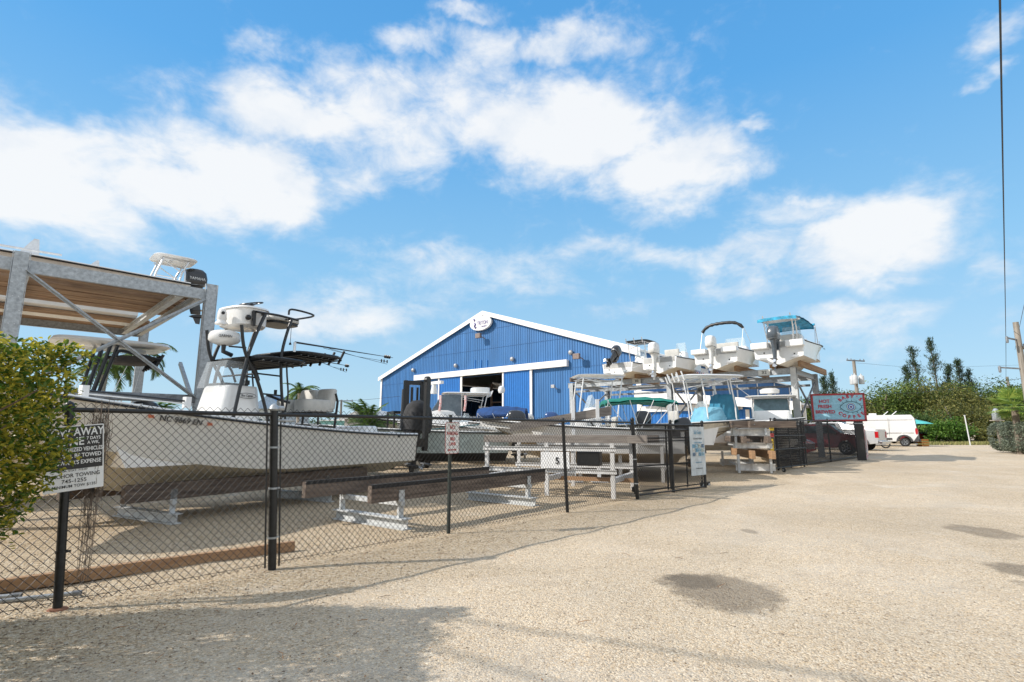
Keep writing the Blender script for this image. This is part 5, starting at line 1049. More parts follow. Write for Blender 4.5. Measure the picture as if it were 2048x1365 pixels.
for x in (-.55, .55):
    for y in (.9, 2.1): m_.tube([(x, y, 1.4), (x, y, 2.2)], .04, 6)
m_.build('overhead_guard', blackp, fk)
for x in (-.7, .7):
    for y in (.7, 2.4):
        m_ = MB(); m_.lathe((x-.13, y, .38), (1, 0, 0), [(.2, 0), (.38, .02), (.38, .24), (.2, .26)], 20); m_.build('wheel', blackr, fk, smooth=True, sharp=40)
for x in (-.3, .3): m_ = MB(); m_.box((x, -.7, .25), (.12, 1.4, .05)); m_.build('fork', galvd, fk)
# white ground cradle with long timber beams (several levels)
def cradle(label, pl, pr, D, z_lo, z_hi, lv, wood=woodg, fr=mat('worn_white_paint', (.62, .62, .61), .55, 0, .06, 5, dirt=.45), over=1.0):
    d = (pr-pl); d.z = 0; L = d.length; d.normalize(); t = thing('boat_cradle', label, 'cradle', (pl.x, pl.y, gz(pl.y)), atan2(d.y, d.x)); n = 2
    for y in (0, D):
        for x in [L*k/n for k in range(n+1)]: m_ = MB(); m_.chan((x, y, 0), (x, y, z_hi), .05, .10, .01, up=(1, 0, 0)); m_.build('upright', fr, t)
        for z in lv: m_ = MB(); m_.ibeam((-.1, y, z), (L+.1, y, z), .07, .10, .012); m_.build('rail', fr, t)
    for x in (0, L/2, L):
        m_ = MB(); m_.beam((x, 0, z_lo), (x, D, z_lo), .12, .12); m_.build('cross_bar', fr, t)
    for y in (.25, D-.25): m_ = MB(); m_.box((L/2+.3, y, z_hi+.09), (L+over, .10, .19)); m_.build('bunk_board', wood, t, bevel=.01)
    return t, L, d
pl, pr = G(985, 962), G(1228, 972); pl = AT(973, 960, 14.6); pr = AT(1226, 970, 13.2)
t, Lc, dc = cradle('long white ground cradle with grey timber beams and the number 5 behind the fence', pl, pr, 2.1, .42, 1.30, (.62, 1.15))
text('5', .22, signk, t, (Lc*.6, -.13, .86), (1, 0, 0), (0, 0, 1), name='bay_number', bold=.005); m_ = MB(); m_.box((Lc*.58, -.10, .88), (.75, .02, .4)); m_.build('number_plate', whitep, t)
m_ = MB(); m_.box((Lc*.78, .6, .9), (.6, .3, .36)); m_.build('battery_box', blackp, t, bevel=.03)
m_ = MB(); m_.box((Lc/2, 1.0, .36), (Lc+.8, .14, .10)); m_.build('bunk_board', woodn, t)
for k, (x, y) in enumerate(((Lc*.32, .9), (Lc*.9, 1.2))):
    pass
pl2, pr2 = AT(1230, 935, 16.5), AT(1330, 930, 15.4)
t, Lc2, dc2 = cradle('second white cradle with dark padded beams beside the gate hinge', AT(1160, 930, 17.5), AT(1325, 930, 16.6), 1.9, .4, 1.35, (.5, 1.15), wood=blackr, over=.5)
# tall grey beam leaning over behind: trailer mast rail
a, c = AT(1020, 856, 17), AT(1222, 822, 17); t = thing('timber_beam', 'long grey beam raised on posts behind the middle fence bay', 'beam', (a.x, a.y, gz(17)), atan2(c.y-a.y, c.x-a.x)); Lb = (V((c.x-a.x, c.y-a.y, 0))).length
m_ = MB(); m_.prism([(0, -.07, a.z-gz(17)-.12), (Lb, -.07, c.z-gz(17)-.14), (Lb, -.07, c.z-gz(17)+.14), (0, -.07, a.z-gz(17)+.12)], (0, .14, 0)); m_.build('beam', woodg, t)
for f in (.62, .86): m_ = MB(); m_.box((Lb*f, -.12, (c.z+.35-gz(17))/2), (.1, .08, c.z+.35-gz(17))); m_.box((Lb*f, -.12, .06), (.5, .5, .1)); m_.build('post', whitep, t)
# green bimini boat and its neighbours behind the gate
gB = mat('green_canvas', (.01, .20, .15), .7, 0, .15, 5, .2, 9)
t = thing('boat', 'white boat with broad dark green bimini behind the gate', 'boat', (0, 0, 0)); p = mid(1352, 880, 17.8); t.location = (p.x, p.y, gz(17.8)+.5); t.rotation_euler = (0, 0, pi-.06)
s_ = hull(t, 6.4, 2.4, 1.05, 1.4, top=gelw, bot=botm); zb_ = AT(1300, 795, 17.8).z-gz(17.8)-.5; bimini(t, .1, 2.35, 1.9, 1.0, zb_, gB, crown=.06, xm=1.3, edge=.08, thick=.05); console(t, 3.1, 1.3, .7, .9, glassh=.35); seat(t, 2.2, 1.0, .4); outboard(t, -.1, 0, .8, .8, tilt=20)
t = thing('boat', 'cream hulled boat with light blue tarps over its seats, bow toward the bunk stack', 'boat', (0, 0, 0)); bw_ = AT(1510, 862, 20.5); t.rotation_euler = (0, 0, R(8)); Lx = 7.0
t.location = (bw_.x-Lx*cos(R(8)), bw_.y-Lx*sin(R(8)), gz(20)+.5); s_ = hull(t, Lx, 2.5, 1.15, 1.42, top=mat('ivory_gelcoat', (.74, .70, .60), .3, dirt=.05), bot=mat('ochre_bottom', (.48, .36, .20), .5, dirt=.2), rake=1.5)
for sg in (-1,): m_ = MB(); m_.tube([(s[4][0], sg*(s[4][1]*.5+s[3][1]*.5+.03), s[4][2]*.9) for s in s_], .012, 4); m_.build('stripe', mat('brown_stripe', (.10, .06, .04), .5), t)
tarp = mat('blue_tarp', (.17, .42, .56), .6, 0, .1, 5, .5, 7); tarp2 = mat('teal_tarp', (.03, .19, .30), .7, 0, .1, 4, .3, 6)
def tarpbox(root, x, w, d, z0, z1, m, nm='tarp'):
    m_ = MB(); rg = []
    for k in range(7):
        f = k/6; z = z0+(z1-z0)*f; sc_ = 1.12-.28*f**2; rg.append([q+V((.04*sin(i*1.9+k), .04*cos(i*2.3+k*1.7), .03*sin(i*3+k))) for i, q in enumerate(sring((x+.05*f, 0, z), w/2*sc_, d/2*sc_, 22, 3.2))])
    m_.loft(rg); m_.build(nm, m, root, smooth=True, sharp=180)
tarpbox(t, 5.15, .95, 1.2, 1.2, 1.82, tarp); tarpbox(t, 5.3-.1, 1.2, 1.2, 1.2, 2.45, tarp2) if False else tarpbox(t, 5.75, .8, 1.0, 1.2, 2.3, tarp2)
ttop(t, 4.0, 6.4, .8, 3.0, 1.7, legm=whitep, rods=4, over=.8); text('FL 9816 JR', .13, numk, t, (5.35, -1.08, 1.22), (1, -.02, 0) if False else (.985, .17, 0), (0, 0, 1), name='hull_number', sx=.85)
m_ = MB(); m_.box((4.6, 0, -.2), (.3, .8, .3)); m_.build('keel_block', woodn, t)
t = thing('boat', 'white boat with tubular fly top between the fence post and the green bimini', 'boat', (0, 0, 0)); p = mid(1268, 870, 21.5); t.location = (p.x, p.y, gz(21)+.5); t.rotation_euler = (0, 0, pi+.1)
s_ = hull(t, 6.5, 2.3, 1.0, 1.3); ttop(t, .4, 2.4, .9, 3.1, 1.8, legm=whitep, thick=.03, rods=0); console(t, 1.7, 1.1, .7, 1.4, glassh=.5); outboard(t, -.1, 0, 1.1, .9); antenna(t, (1, .7, 3.1), (-.2, .7, 3.5), r=.015)
t = thing('boat', 'white boat with canopy frame and helm covers behind the green bimini boat', 'boat', (0, 0, 0)); p = mid(1305, 870, 23.5); t.location = (p.x, p.y, gz(23)+.6); t.rotation_euler = (0, 0, .05)
s_ = hull(t, 6.8, 2.4, 1.1, 1.4); ttop(t, 1.0, 3.4, .9, 3.1, 1.9, rods=4, legm=whitep); console(t, 2.2, 1.3, .8, 1.2); seat(t, 1.2, 1.1, .6)
# pilot-house boat with radar behind the bunk stack
t = thing('boat', 'white pilot boat with square helm window and radar behind the stacked bunks', 'boat', (0, 0, 0)); p = mid(1546, 870, 26); t.location = (p.x, p.y, gz(26)+.1); t.rotation_euler = (0, 0, atan2(-E1.y*0-.9, -.25)); t.rotation_euler = (0, 0, R(245))
t.location = V(t.location)-V((cos(R(245)), sin(R(245)), 0))*3.0; s_ = hull(t, 7.5, 2.6, 1.3, 1.7); zt4 = AT(1548, 795, 26).z-gz(26)-.1
ttop(t, 2.2, 4.8, 1.0, zt4, 2.2, legm=whitep, rods=5); m_ = MB(); m_.loft([sring((3.6, 0, .8), .75, .85, 20, 5), sring((3.5, 0, 1.55), .62, .8, 20, 5)]); m_.build('pilot_console', gelw, t, smooth=True); m_ = MB(); m_.prism([(4.16, -.78, 1.5), (4.16, .78, 1.5), (4.0, .70, zt4-.15), (4.0, -.70, zt4-.15)], (-.03, 0, 0)); m_.prism([(4.1, .78, 1.5), (3.1, .80, 1.5), (3.1, .72, zt4-.15), (3.98, .70, zt4-.15)], (0, -.03, 0)); m_.prism([(4.1, -.78, 1.5), (3.1, -.80, 1.5), (3.1, -.72, zt4-.15), (3.98, -.70, zt4-.15)], (0, .03, 0)); m_.build('windshield', mat('blue_acrylic', (.13, .22, .26), .12), t)
m_ = MB(); m_.lathe((3.2, 0, zt4+.15), (0, 0, 1), [(.1, -.2), (.1, 0), (.42, .02), (.44, .18), (.3, .26), (.01, .27)], 24); m_.build('radar_dome', gelw, t, smooth=True, sharp=50); m_ = MB(); rbox(m_, (5.0, 0, 1.9), (.5, 1.5, .55), p=5); m_.build('bow_seat', gelw, t, smooth=True)
antenna(t, (3.0, .8, zt4), (4.6, 1.2, zt4+.7), r=.015); antenna(t, (3.0, -.8, zt4), (4.3, -1.5, zt4+.55), r=.015)
# stacked bunk sets beside the gate
def zat(px, py, y): return AT(px, py, y).z
ybs = 19.6; a = AT(1478, 940, ybs); c = AT(1536, 940, ybs-.2); dB = V((c.x-a.x, c.y-a.y, 0)); Ls = dB.length
levels = [(943, 922, 898, 918), (887, 872, 0, 0)]
def zb2(py): return zat(1505, py, ybs)-gz(ybs)
LB = ['lowest white steel frame of the stacked boat bunks', 'middle rust streaked steel frame in the bunk stack', 'upper steel frame in the bunk stack, below the top timbers']
for i, (zl, zh) in enumerate(((.0, zb2(922)), (zb2(897), zb2(886)), (zb2(871), zb2(859)))):
    t = thing('bunk_frame', LB[i], 'boat stand', (a.x-.05*i, a.y, gz(ybs)+zl), atan2(dB.y, dB.x), 'steel frames in the bunk stack'); h_ = max(.16, zh-zl)
    for y in (0, 3.4):
        m_ = MB(); m_.ibeam((-.1, y, h_/2), (Ls+.25, y, h_/2), .12, min(h_, .24), .015); m_.build('beam', mat('rusty_white', (.62, .61, .58), .6, dirt=.75), t)
        for x in (0, Ls+.1): m_ = MB(); m_.box((x, y-.02, h_/2+.12), (.08, .1, h_+.2)); m_.build('upright', galvl, t)
    for x in (.3, Ls-.2): m_ = MB(); m_.beam((x, 0, h_/2), (x, 3.4, h_/2), .08, .08); m_.build('cross_bar', galvl, t)
for i, (z0_, z1_, xs2, m__) in enumerate(((zb2(917), zb2(901), (.35, 1.0), woodn), (zb2(886), zb2(873), (.1, .9), woodo), (zb2(856), zb2(843), (-.3, .45), woodo))):
    for j, x in enumerate(xs2):
        t = thing('timber_bunk', ['new tan timber low in the bunk stack', 'weathered timber in the middle of the bunk stack', 'top dark timber of the bunk stack'][i]+[', left one', ', right one'][j], 'timber', (a.x+dB.x/Ls*x, a.y+dB.y/Ls*x-.3, gz(ybs)+z0_), atan2(dB.y, dB.x)+R(90 if i != 2 else 20-4*j)); h_ = z1_-z0_
        if i != 2: m_ = MB(); m_.box((1.75, 0, h_/2), (3.9, .14, h_))
        else: m_ = MB(); m_.box((.75, .1*j, h_/2), (1.5+.2*j, .16, h_))
        m_.build('board', m__, t, bevel=.01)
        m_ = MB()
        for q in (.4, 2.0): m_.lathe((q-.4, -.085, h_/2), (0, -1, 0), [(.02, 0), (.02, .02), (.001, .02)], 6)
        m_.build('bolt', galvd, t)
# ------------------------------------------------------------------ coffee sign
sp = G(1724, 921); sy_ = sp.y; cs = thing('sign', 'light blue coffee sign board with red frame and painted eye on a black post', 'sign', sp, 0)
fc = V((-sp.x, -sp.y, 0)).normalized(); yaw = atan2(fc.y, fc.x)+pi/2+R(10); cs.rotation_euler = (0, 0, yaw)
Ms = Matrix.Translation(sp) @ Matrix.Rotation(yaw, 4, 'Z'); Msi = Ms.inverted()
def SGN(px, py):
    o = Msi @ V((0, 0, H)); d = Msi.to_3x3() @ ray(px, py); t = -o.y/d.y; q = o+d*t; return q
tl, br_ = SGN(1620, 789), SGN(1733, 843); sgn_ = 1 if br_.x > tl.x else -1
cx_, cz_, sw, sh_ = (tl.x+br_.x)/2, (tl.z+br_.z)/2, abs(br_.x-tl.x), abs(tl.z-br_.z)
fy = -1 if (Msi @ V((0, 0, H))).y < 0 else 1
m_ = MB(); m_.box((cx_, 0, cz_), (sw, .30, sh_)); m_.build('cabinet', mat('cabinet_black', (.02, .02, .02), .5), cs)
m_ = MB(); m_.box((cx_, fy*.155, cz_), (sw-.16, .012, sh_-.16)); m_.build('face', mat('panel_blue', (.33, .60, .74), .75, dirt=.05, spec=.2), cs)
redf = mat('red_mosaic', (.55, .05, .05), .5, 0, .3, 30, col2=(.25, .02, .03)); m_ = MB()
for z in (cz_+sh_/2-.045, cz_-sh_/2+.045):
    n = int(sw/.1)
    for k in range(n): m_.box((cx_-sw/2+sw*(k+.5)/n, fy*.165, z), (sw/n*.86, .03, .085))
for x in (cx_-sw/2+.045, cx_+sw/2-.045):
    n = int(sh_/.1)
    for k in range(n): m_.box((x, fy*.165, cz_-sh_/2+sh_*(k+.5)/n), (.085, .03, sh_/n*.86))
for z in (cz_+sh_/2, cz_-sh_/2):
    for k in range(3): m_.box((cx_+sw/2+.004, fy*(.1-.1*k), z*1.0-(.04 if z > cz_ else -.04)), (.012, .085, .075))
for k in range(int(sh_/.1)):
    for j in range(3): m_.box((cx_+sgn_*(sw/2+.004), fy*(.1-.1*j), cz_-sh_/2+sh_*(k+.5)/int(sh_/.1)), (.012, .085, .085))
m_.build('mosaic_border', redf, cs)
xr = V((sgn_, 0, 0)); up = V((0, 0, 1)); fz_ = lambda x, z: V((cx_+sgn_*x*sw, fy*.166, cz_+z*sh_)); redl = mat('red_letter', (.45, .03, .06), .5)
for w_, z in (('HOT', .22), ('FRESH', .03), ('BREWED', -.16)): text(w_, .225, redl, cs, fz_(-.25, z), xr, up, sx=.95, bold=.008, ex=.004)
ec = fz_(.235, .01); eb = mat('eye_line', (.015, .05, .07), .5); Rr = .365*sh_
def arc(word, r, a0, a1, flip):
    for i, ch in enumerate(word):
        a = R(a0+(a1-a0)*i/(len(word)-1)); p = ec+xr*(cos(a)*r*1.22)+up*(sin(a)*r); u = (xr*cos(a)+up*sin(a))*(1 if not flip else -1); x = V((u.z*sgn_, 0, -u.x*sgn_*sgn_*1.0)) if False else (xr*sin(a)-up*cos(a))*(1 if not flip else -1)
        if ch != ' ': text(ch, .21, redl, cs, p, x, u, bold=.010, ex=.004)
arc("BABY'S", Rr, 136, 46, False); arc('COFFEE', Rr, 218, 320, True)
ew, eh = .185*sw, .19*sh_; m_ = MB(); pts = [ec+xr*(ew*cos(t)*1.05)+up*(eh*sin(t)*(1-.35*abs(cos(t))**3)) for t in [2*pi*k/36 for k in range(36)]]
m_.tube(pts, .012, 6, closed=True)
for k in range(15):
    a = 2*pi*(k+.5)/15; p = ec+xr*(ew*cos(a)*1.05)+up*(eh*sin(a)*(1-.35*abs(cos(a))**3)); m_.tube([p, p+xr*(.07*cos(a))+up*(.09*sin(a))], .009, 5)
ob = m_.build('eye_outline', eb, cs)
for r_, m__, dy in ((.15, eb, .001), (.135, mat('eye_white', (.75, .78, .80), .4), .004), (.115, mat('eye_blue', (.03, .13, .42), .4), .007), (.075, mat('eye_pale', (.55, .70, .78), .4), .010), (.045, mat('eye_blue2', (.04, .16, .45), .4), .013), (.022, redl, .016)):
    m_ = MB(); m_.lathe(ec+V((0, fy*dy, 0)), (0, fy, 0), [(r_*1.25, -.002), (r_*1.25, 0), (.001, .0005)], 24); m_.build('eye_ring', m__, ob)
px_ = SGN(1720, 880); zc0 = cz_-sh_/2; m_ = MB(); m_.box((px_.x, 0, zc0/2), (.34, .26, zc0)); m_.build('post', mat('cabinet_black', (.02, .02, .02), .5), cs); m_ = MB(); m_.box((px_.x, 0, zc0-.1), (.4, .3, .04)); m_.build('collar', galv, cs)
# surf-shaped red and blue board leaning at the post
sb = thing('board_sign', 'tall red and pale blue surfboard shaped sign leaning beside the coffee sign post', 'sign', G(1735, 920), yaw+.9)
m_ = MB(); pf = [(.16*sin(pi*min(1, (k+.4)/14))**.5, k*.115) for k in range(15)]; m_.prism([(x, 0, z+.02) for x, z in pf]+[(-x, 0, z+.02) for x, z in reversed(pf)], (0, .05, 0)); m_.build('board', mat('weathered_red', (.55, .11, .10), .6, col2=(.50, .62, .66), scale=3.5), sb)
m_ = MB(); m_.tube([(0, -.03, .25), (0, -.03, 1.35)], .025, 6); m_.build('stripe', whitep, sb)
# ------------------------------------------------------------------ vehicles
tyre = mat('tyre', (.018, .018, .018), .85, 0, .2, 20); chrome = mat('chrome', (.65, .65, .67), .15, .95, .05); taill = mat('tail_lamp', (.42, .01, .015), .2, coat=.5); plast = mat('dark_plastic', (.045, .046, .048), .6)
def arcp(cx, r, n=9): return [(cx+r*cos(pi-k*pi/(n-1)), .38+r*sin(pi-k*pi/(n-1))*1.0) for k in range(n)]
def wheels(root, xs, W, r=.38, rim=chrome, spokes=6):
    for x in xs:
        for sg in (1, -1):
            m_ = MB(); y = sg*(W/2-.13); m_.lathe((x, y-.12*sg, r), (0, sg, 0), [(r*.6, 0), (r*.93, .0), (r, .04), (r, .20), (r*.93, .24), (r*.64, .235), (r*.62, .18)], 26); o = m_.build('wheel', tyre, root, smooth=True, sharp=50)
            q = MB(); q.lathe((x, y-.12*sg, r), (0, sg, 0), [(r*.63, .16), (r*.63, .225), (r*.56, .22), (r*.52, .15), (r*.2, .165), (.001, .175)], 22)
            for k in range(spokes): a = 2*pi*k/spokes; q.beam((x+cos(a)*r*.12, y+.08*sg, r+sin(a)*r*.12), (x+cos(a)*r*.58, y+.09*sg, r+sin(a)*r*.58), .06, .03, up=(0, 1, 0))
            q.build('rim', rim, o, smooth=True, sharp=40)
def carbody(root, prof, W, belt, m, taper=.13, name='body'):
    """side outline prof [(x, z)...] swept across the width with tumblehome above the belt line"""
    bm = bmesh.new(); import_ = 0; rows = []
    def hw_(z): return W/2-(max(0, z-belt)*taper*2.0)-(.04 if z < .45 else 0)
    L_ = [bm.verts.new((x, hw_(z), z)) for x, z in prof]; R_ = [bm.verts.new((x, -hw_(z), z)) for x, z in prof]
    f1 = bm.faces.new(L_); f2 = bm.faces.new(R_[::-1]); n = len(prof)
    for i in range(n): bm.faces.new((L_[i], R_[i], R_[(i+1) % n], L_[(i+1) % n]))
    bmesh.ops.triangulate(bm, faces=[f1, f2]); bmesh.ops.recalc_face_normals(bm, faces=bm.faces)
    me = bpy.data.meshes.new(name); bm.to_mesh(me); bm.free(); me.materials.append(m); o = bpy.data.objects.new(name, me); COL.objects.link(o); o.parent = root
    b = o.modifiers.new('b', 'BEVEL'); b.width = .035; b.segments = 3; b.limit_method = 'ANGLE'; b.angle_limit = R(35)
    for p in me.polygons: p.use_smooth = True
    me.set_sharp_from_angle(angle=R(30))
    return hw_
import bmesh
def sidewin(root, pts, hw_, m=dglass, name='window'):
    for sg in (1, -1):
        p = [V((x, sg*(hw_(z)+.004), z)) for x, z in pts]; q = [V((x, sg*(hw_(z)-.02), z)) for x, z in pts]; mb = MB(); n = len(p)
        mb.add(p+q, [tuple(range(n)), tuple(range(n, 2*n))[::-1]]+[(i, (i+1) % n, n+(i+1) % n, n+i) for i in range(n)]); mb.build(name, m, root)
vrz = atan2(az(-52).y, az(-52).x)
# white panel van (front to the left, rear at the right)
vp = G(1812, 893); W_ = 2.05
van = thing('van', 'tall white panel van with roof vents parked past the coffee sign', 'van', vp, vrz)
prof = [(-.95, .45), (-.95, 1.0), (-.80, 2.35), (-.62, 2.62), (4.2, 2.62), (4.6, 2.45), (5.15, 1.55), (5.9, 1.25), (6.0, .45)]+[(4.9-.42*cos(pi*(1-k/8)) if False else 4.55+.42*cos(k*pi/8), .40+.42*sin(k*pi/8)) for k in range(9)]+[(.5, .40)]+[(.45*cos(k*pi/8), .40+.45*sin(k*pi/8)) for k in range(9)]
vh = carbody(van, prof, W_, 1.2, mat('van_white', (.70, .70, .69), .35, 0, .02, 2, coat=.3), .05)
for sg in (1, -1):
    m_ = MB(); m_.prism([(.45*cos(k*pi/8)*1.28, sg*(W_/2-.0), .40+.45*sin(k*pi/8)*1.28) for k in range(9)]+[(-.95, sg*W_/2, .95), (-.97, sg*W_/2, .42), (-.45, sg*W_/2, .42)]+[(.45*cos(k*pi/8)*1.0, sg*W_/2, .40+.45*sin(k*pi/8)) for k in range(8, -1, -1)], (0, sg*.03, 0)); m_.build('arch_trim', plast, van)
    for z in (1.12, 2.2): m_ = MB(); m_.box((1.9, sg*(vh(z)+.004), z), (5.2, .012, .03)); m_.build('panel_groove', mat('groove', (.22, .22, .22), .6), van)
    m_ = MB(); m_.prism(sring((-.87, sg*(W_/2-.03), 1.25), .085, .27, 20, 2.4, (1, 0, 0), (0, 0, 1)), (0, sg*.04, 0)); o = m_.build('tail_lamp', taill, van); o.scale = (1, 1, 1)
sidewin(van, [(4.1, 1.45), (5.0, 1.45), (4.55, 2.2), (4.1, 2.2)], vh); wheels(van, (0, 4.1), W_, .36, galvd, 5)
for x, z in ((1.35, .3), (.75, .3)): m_ = MB(); m_.beam((x, .3, 2.6), (x-.38, .3, 2.95), .05, .06); m_.build('roof_bar', whitep, van)
m_ = MB(); m_.box((2.75, .2, 2.78), (.32, .5, .34)); m_.build('roof_vent', galvd, van, bevel=.02); m_ = MB(); m_.box((2.1, .2, 2.7), (.55, .5, .18)); m_.build('roof_hatch', whitep, van, bevel=.02); m_ = MB(); m_.lathe((3.9, .2, 2.6), (0, 0, 1), [(.2, 0), (.2, .3), (.24, .32), (.01, .4)], 14); m_.build('roof_fan', whitep, van)
m_ = MB(); m_.box((-1.0, 0, .5), (.14, 1.9, .2)); m_.build('bumper', plast, van, bevel=.02)
for sg in (1, -1):
    m_ = MB(); m_.prism([(-.93, sg*.08, .75), (-.93, sg*.86, .75), (-.80, sg*.80, 2.3), (-.80, sg*.08, 2.3)], (-.02, 0, 0)); o = m_.build('rear_door', MATS['van_white'], van); m_ = MB(); m_.prism([(-.895, sg*.14, 1.4), (-.895, sg*.76, 1.4), (-.83, sg*.72, 2.05), (-.83, sg*.14, 2.05)], (-.03, 0, 0)); m_.build('window', dglass, o)
    for x in (1.0, 3.3): m_ = MB(); m_.box((x, sg*(vh(1.5)+.006), 1.45), (.02, .012, 1.9)); m_.build('door_seam', MATS['groove'], van)
    m_ = MB(); m_.box((1.2, sg*(W_/2+.005), 1.05), (.18, .03, .04)); m_.build('door_handle', plast, van); m_ = MB(); m_.box((2.3, sg*(W_/2+.012), .62), (2.9, .03, .16)); m_.build('side_moulding', plast, van)
# silver pickup, tail toward us
pp = G(1731, 901); W_ = 2.0
pk = thing('pickup', 'silver pickup truck tail with red lamp, just right of the sign post', 'pickup', pp, atan2(az(-42).y, az(-42).x))
prof = [(-1.05, .5), (-1.08, 1.35), (1.0, 1.38), (1.05, 1.42), (1.25, 1.9), (3.1, 1.92), (3.7, 1.4), (4.75, 1.22), (4.85, .5)]+[(4.0+.46*cos(k*pi/8), .42+.46*sin(k*pi/8)) for k in range(9)]+[(.46*cos(k*pi/8), .42+.46*sin(k*pi/8)) for k in range(9)]
ph = carbody(pk, prof, W_, 1.3, mat('silver_paint', (.55, .57, .59), .3, .4, .03, coat=.5), .16); sidewin(pk, [(1.35, 1.42), (3.4, 1.42), (2.95, 1.82), (1.5, 1.82)], ph)
wheels(pk, (0, 4.0), W_, .40)
for sg in (1, -1):
    m_ = MB(); m_.prism([(-1.10, sg*(W_/2-.22), .85), (-1.10, sg*(W_/2+.006), .85), (-1.10, sg*(W_/2+.006), 1.26), (-1.10, sg*(W_/2-.22), 1.26)], (.2, 0, 0)); m_.build('tail_lamp', taill, pk, bevel=.01)
    m_ = MB(); m_.prism([(.46*cos(k*pi/8)*1.18, sg*W_/2, .42+.46*sin(k*pi/8)*1.18) for k in range(9)]+[(.46*cos(k*pi/8), sg*W_/2, .42+.46*sin(k*pi/8)) for k in range(8, -1, -1)], (0, sg*.025, 0)); m_.build('arch_trim', plast, pk)
m_ = MB(); m_.box((-1.2, 0, .55), (.2, 1.95, .2)); m_.build('bumper', chrome, pk, bevel=.03); m_ = MB(); m_.box((-.03, 0, 1.38), (2.1, 1.7, .03)); m_.build('bed_cover', plast, pk)
# motorbike parked behind the pickup
mk = thing('motorcycle', 'dark motorcycle with chrome parts between the silver pickup and the white van', 'motorcycle', G(1772, 897), R(150))
for x in (0, 1.35): m_ = MB(); m_.tube([(x+.27*cos(k*pi/9), 0, .31+.27*sin(k*pi/9)) for k in range(18)], .05, 8, closed=True); m_.build('wheel', tyre, mk, smooth=True)
m_ = MB(); m_.box((.6, 0, .42), (.4, .22, .3)); m_.tube([(0, .12, .3), (.9, .14, .28)], .05); m_.build('engine', chrome, mk, bevel=.03); m_ = MB(); rbox(m_, (.75, 0, .78), (.5, .26, .24), p=3); m_.build('tank', blackp, mk, smooth=True); m_ = MB(); rbox(m_, (.2, 0, .74), (.6, .26, .12), p=3); m_.build('saddle', blackr, mk, smooth=True)
m_ = MB(); m_.tube([(1.35, 0, .31), (1.08, 0, 1.0)], .03); m_.tube([(1.0, -.35, 1.08), (1.1, 0, 1.0), (1.0, .35, 1.08)], .016); m_.tube([(0, 0, .31), (.4, 0, .4)], .03); m_.build('fork', chrome, mk)
# dark red car behind the far fence
rp_ = G(1698, 909); W_ = 1.9
rc = thing('car', 'dark red pickup parked behind the far fence, under the coffee sign', 'car', rp_, atan2(az(128).y, az(128).x))
prof = [(.85, .42), (.88, .85), (.75, 1.08), (-.2, 1.2), (-.75, 1.68), (-1.9, 1.74), (-2.25, 1.72), (-2.4, 1.22), (-3.75, 1.2), (-3.8, .5)]+[(-2.9-.42*cos(k*pi/8), .38+.42*sin(k*pi/8)) for k in range(9)]+[(-.42*cos(k*pi/8), .38+.42*sin(k*pi/8)) for k in range(9)]
rh = carbody(rc, prof, W_, 1.1, mat('dark_red_paint', (.16, .012, .02), .25, .2, .05, coat=.7), .17); sidewin(rc, [(-.35, 1.2), (-.82, 1.6), (-1.3, 1.62), (-1.3, 1.2)], rh); sidewin(rc, [(-1.38, 1.2), (-1.38, 1.62), (-2.1, 1.62), (-2.2, 1.2)], rh)
m_ = MB(); m_.prism([(-.24, -.75, 1.22), (-.24, .75, 1.22), (-.74, .66, 1.66), (-.74, -.66, 1.66)], (.02, 0, .012)); m_.build('windscreen', dglass, rc); wheels(rc, (0, -2.9), W_, .38)
for sg in (1, -1): m_ = MB(); m_.box((.72, sg*.78, .9), (.28, .3, .15)); m_.build('headlamp', alu, rc, bevel=.03); m_ = MB(); m_.box((-3.8, sg*.86, 1.0), (.06, .16, .36)); m_.build('tail_lamp', taill, rc, bevel=.01); m_ = MB(); m_.box((-.5, sg*(W_/2+.08), 1.2), (.12, .2, .14)); m_.build('mirror', plast, rc, bevel=.03)
# red and white boat trailer nose beyond the fence
tr_ = thing('jet_ski', 'small red and white watercraft seen behind the far fence next to the rack post', 'watercraft', G(1612, 915)+V((0, 0, .2)), R(70)); hull(tr_, 2.6, 1.1, .5, .8, top=mat('red_gelcoat', (.5, .03, .03), .25, coat=.5), bot=gelw); m_ = MB(); rbox(m_, (1.0, 0, .75), (1.1, .4, .3)); m_.build('saddle', blackr, tr_, smooth=True); m_ = MB(); m_.tube([(1.5, -.3, 1.05), (1.6, 0, .95), (1.5, .3, 1.05)], .025); m_.build('handlebar', blackp, tr_)
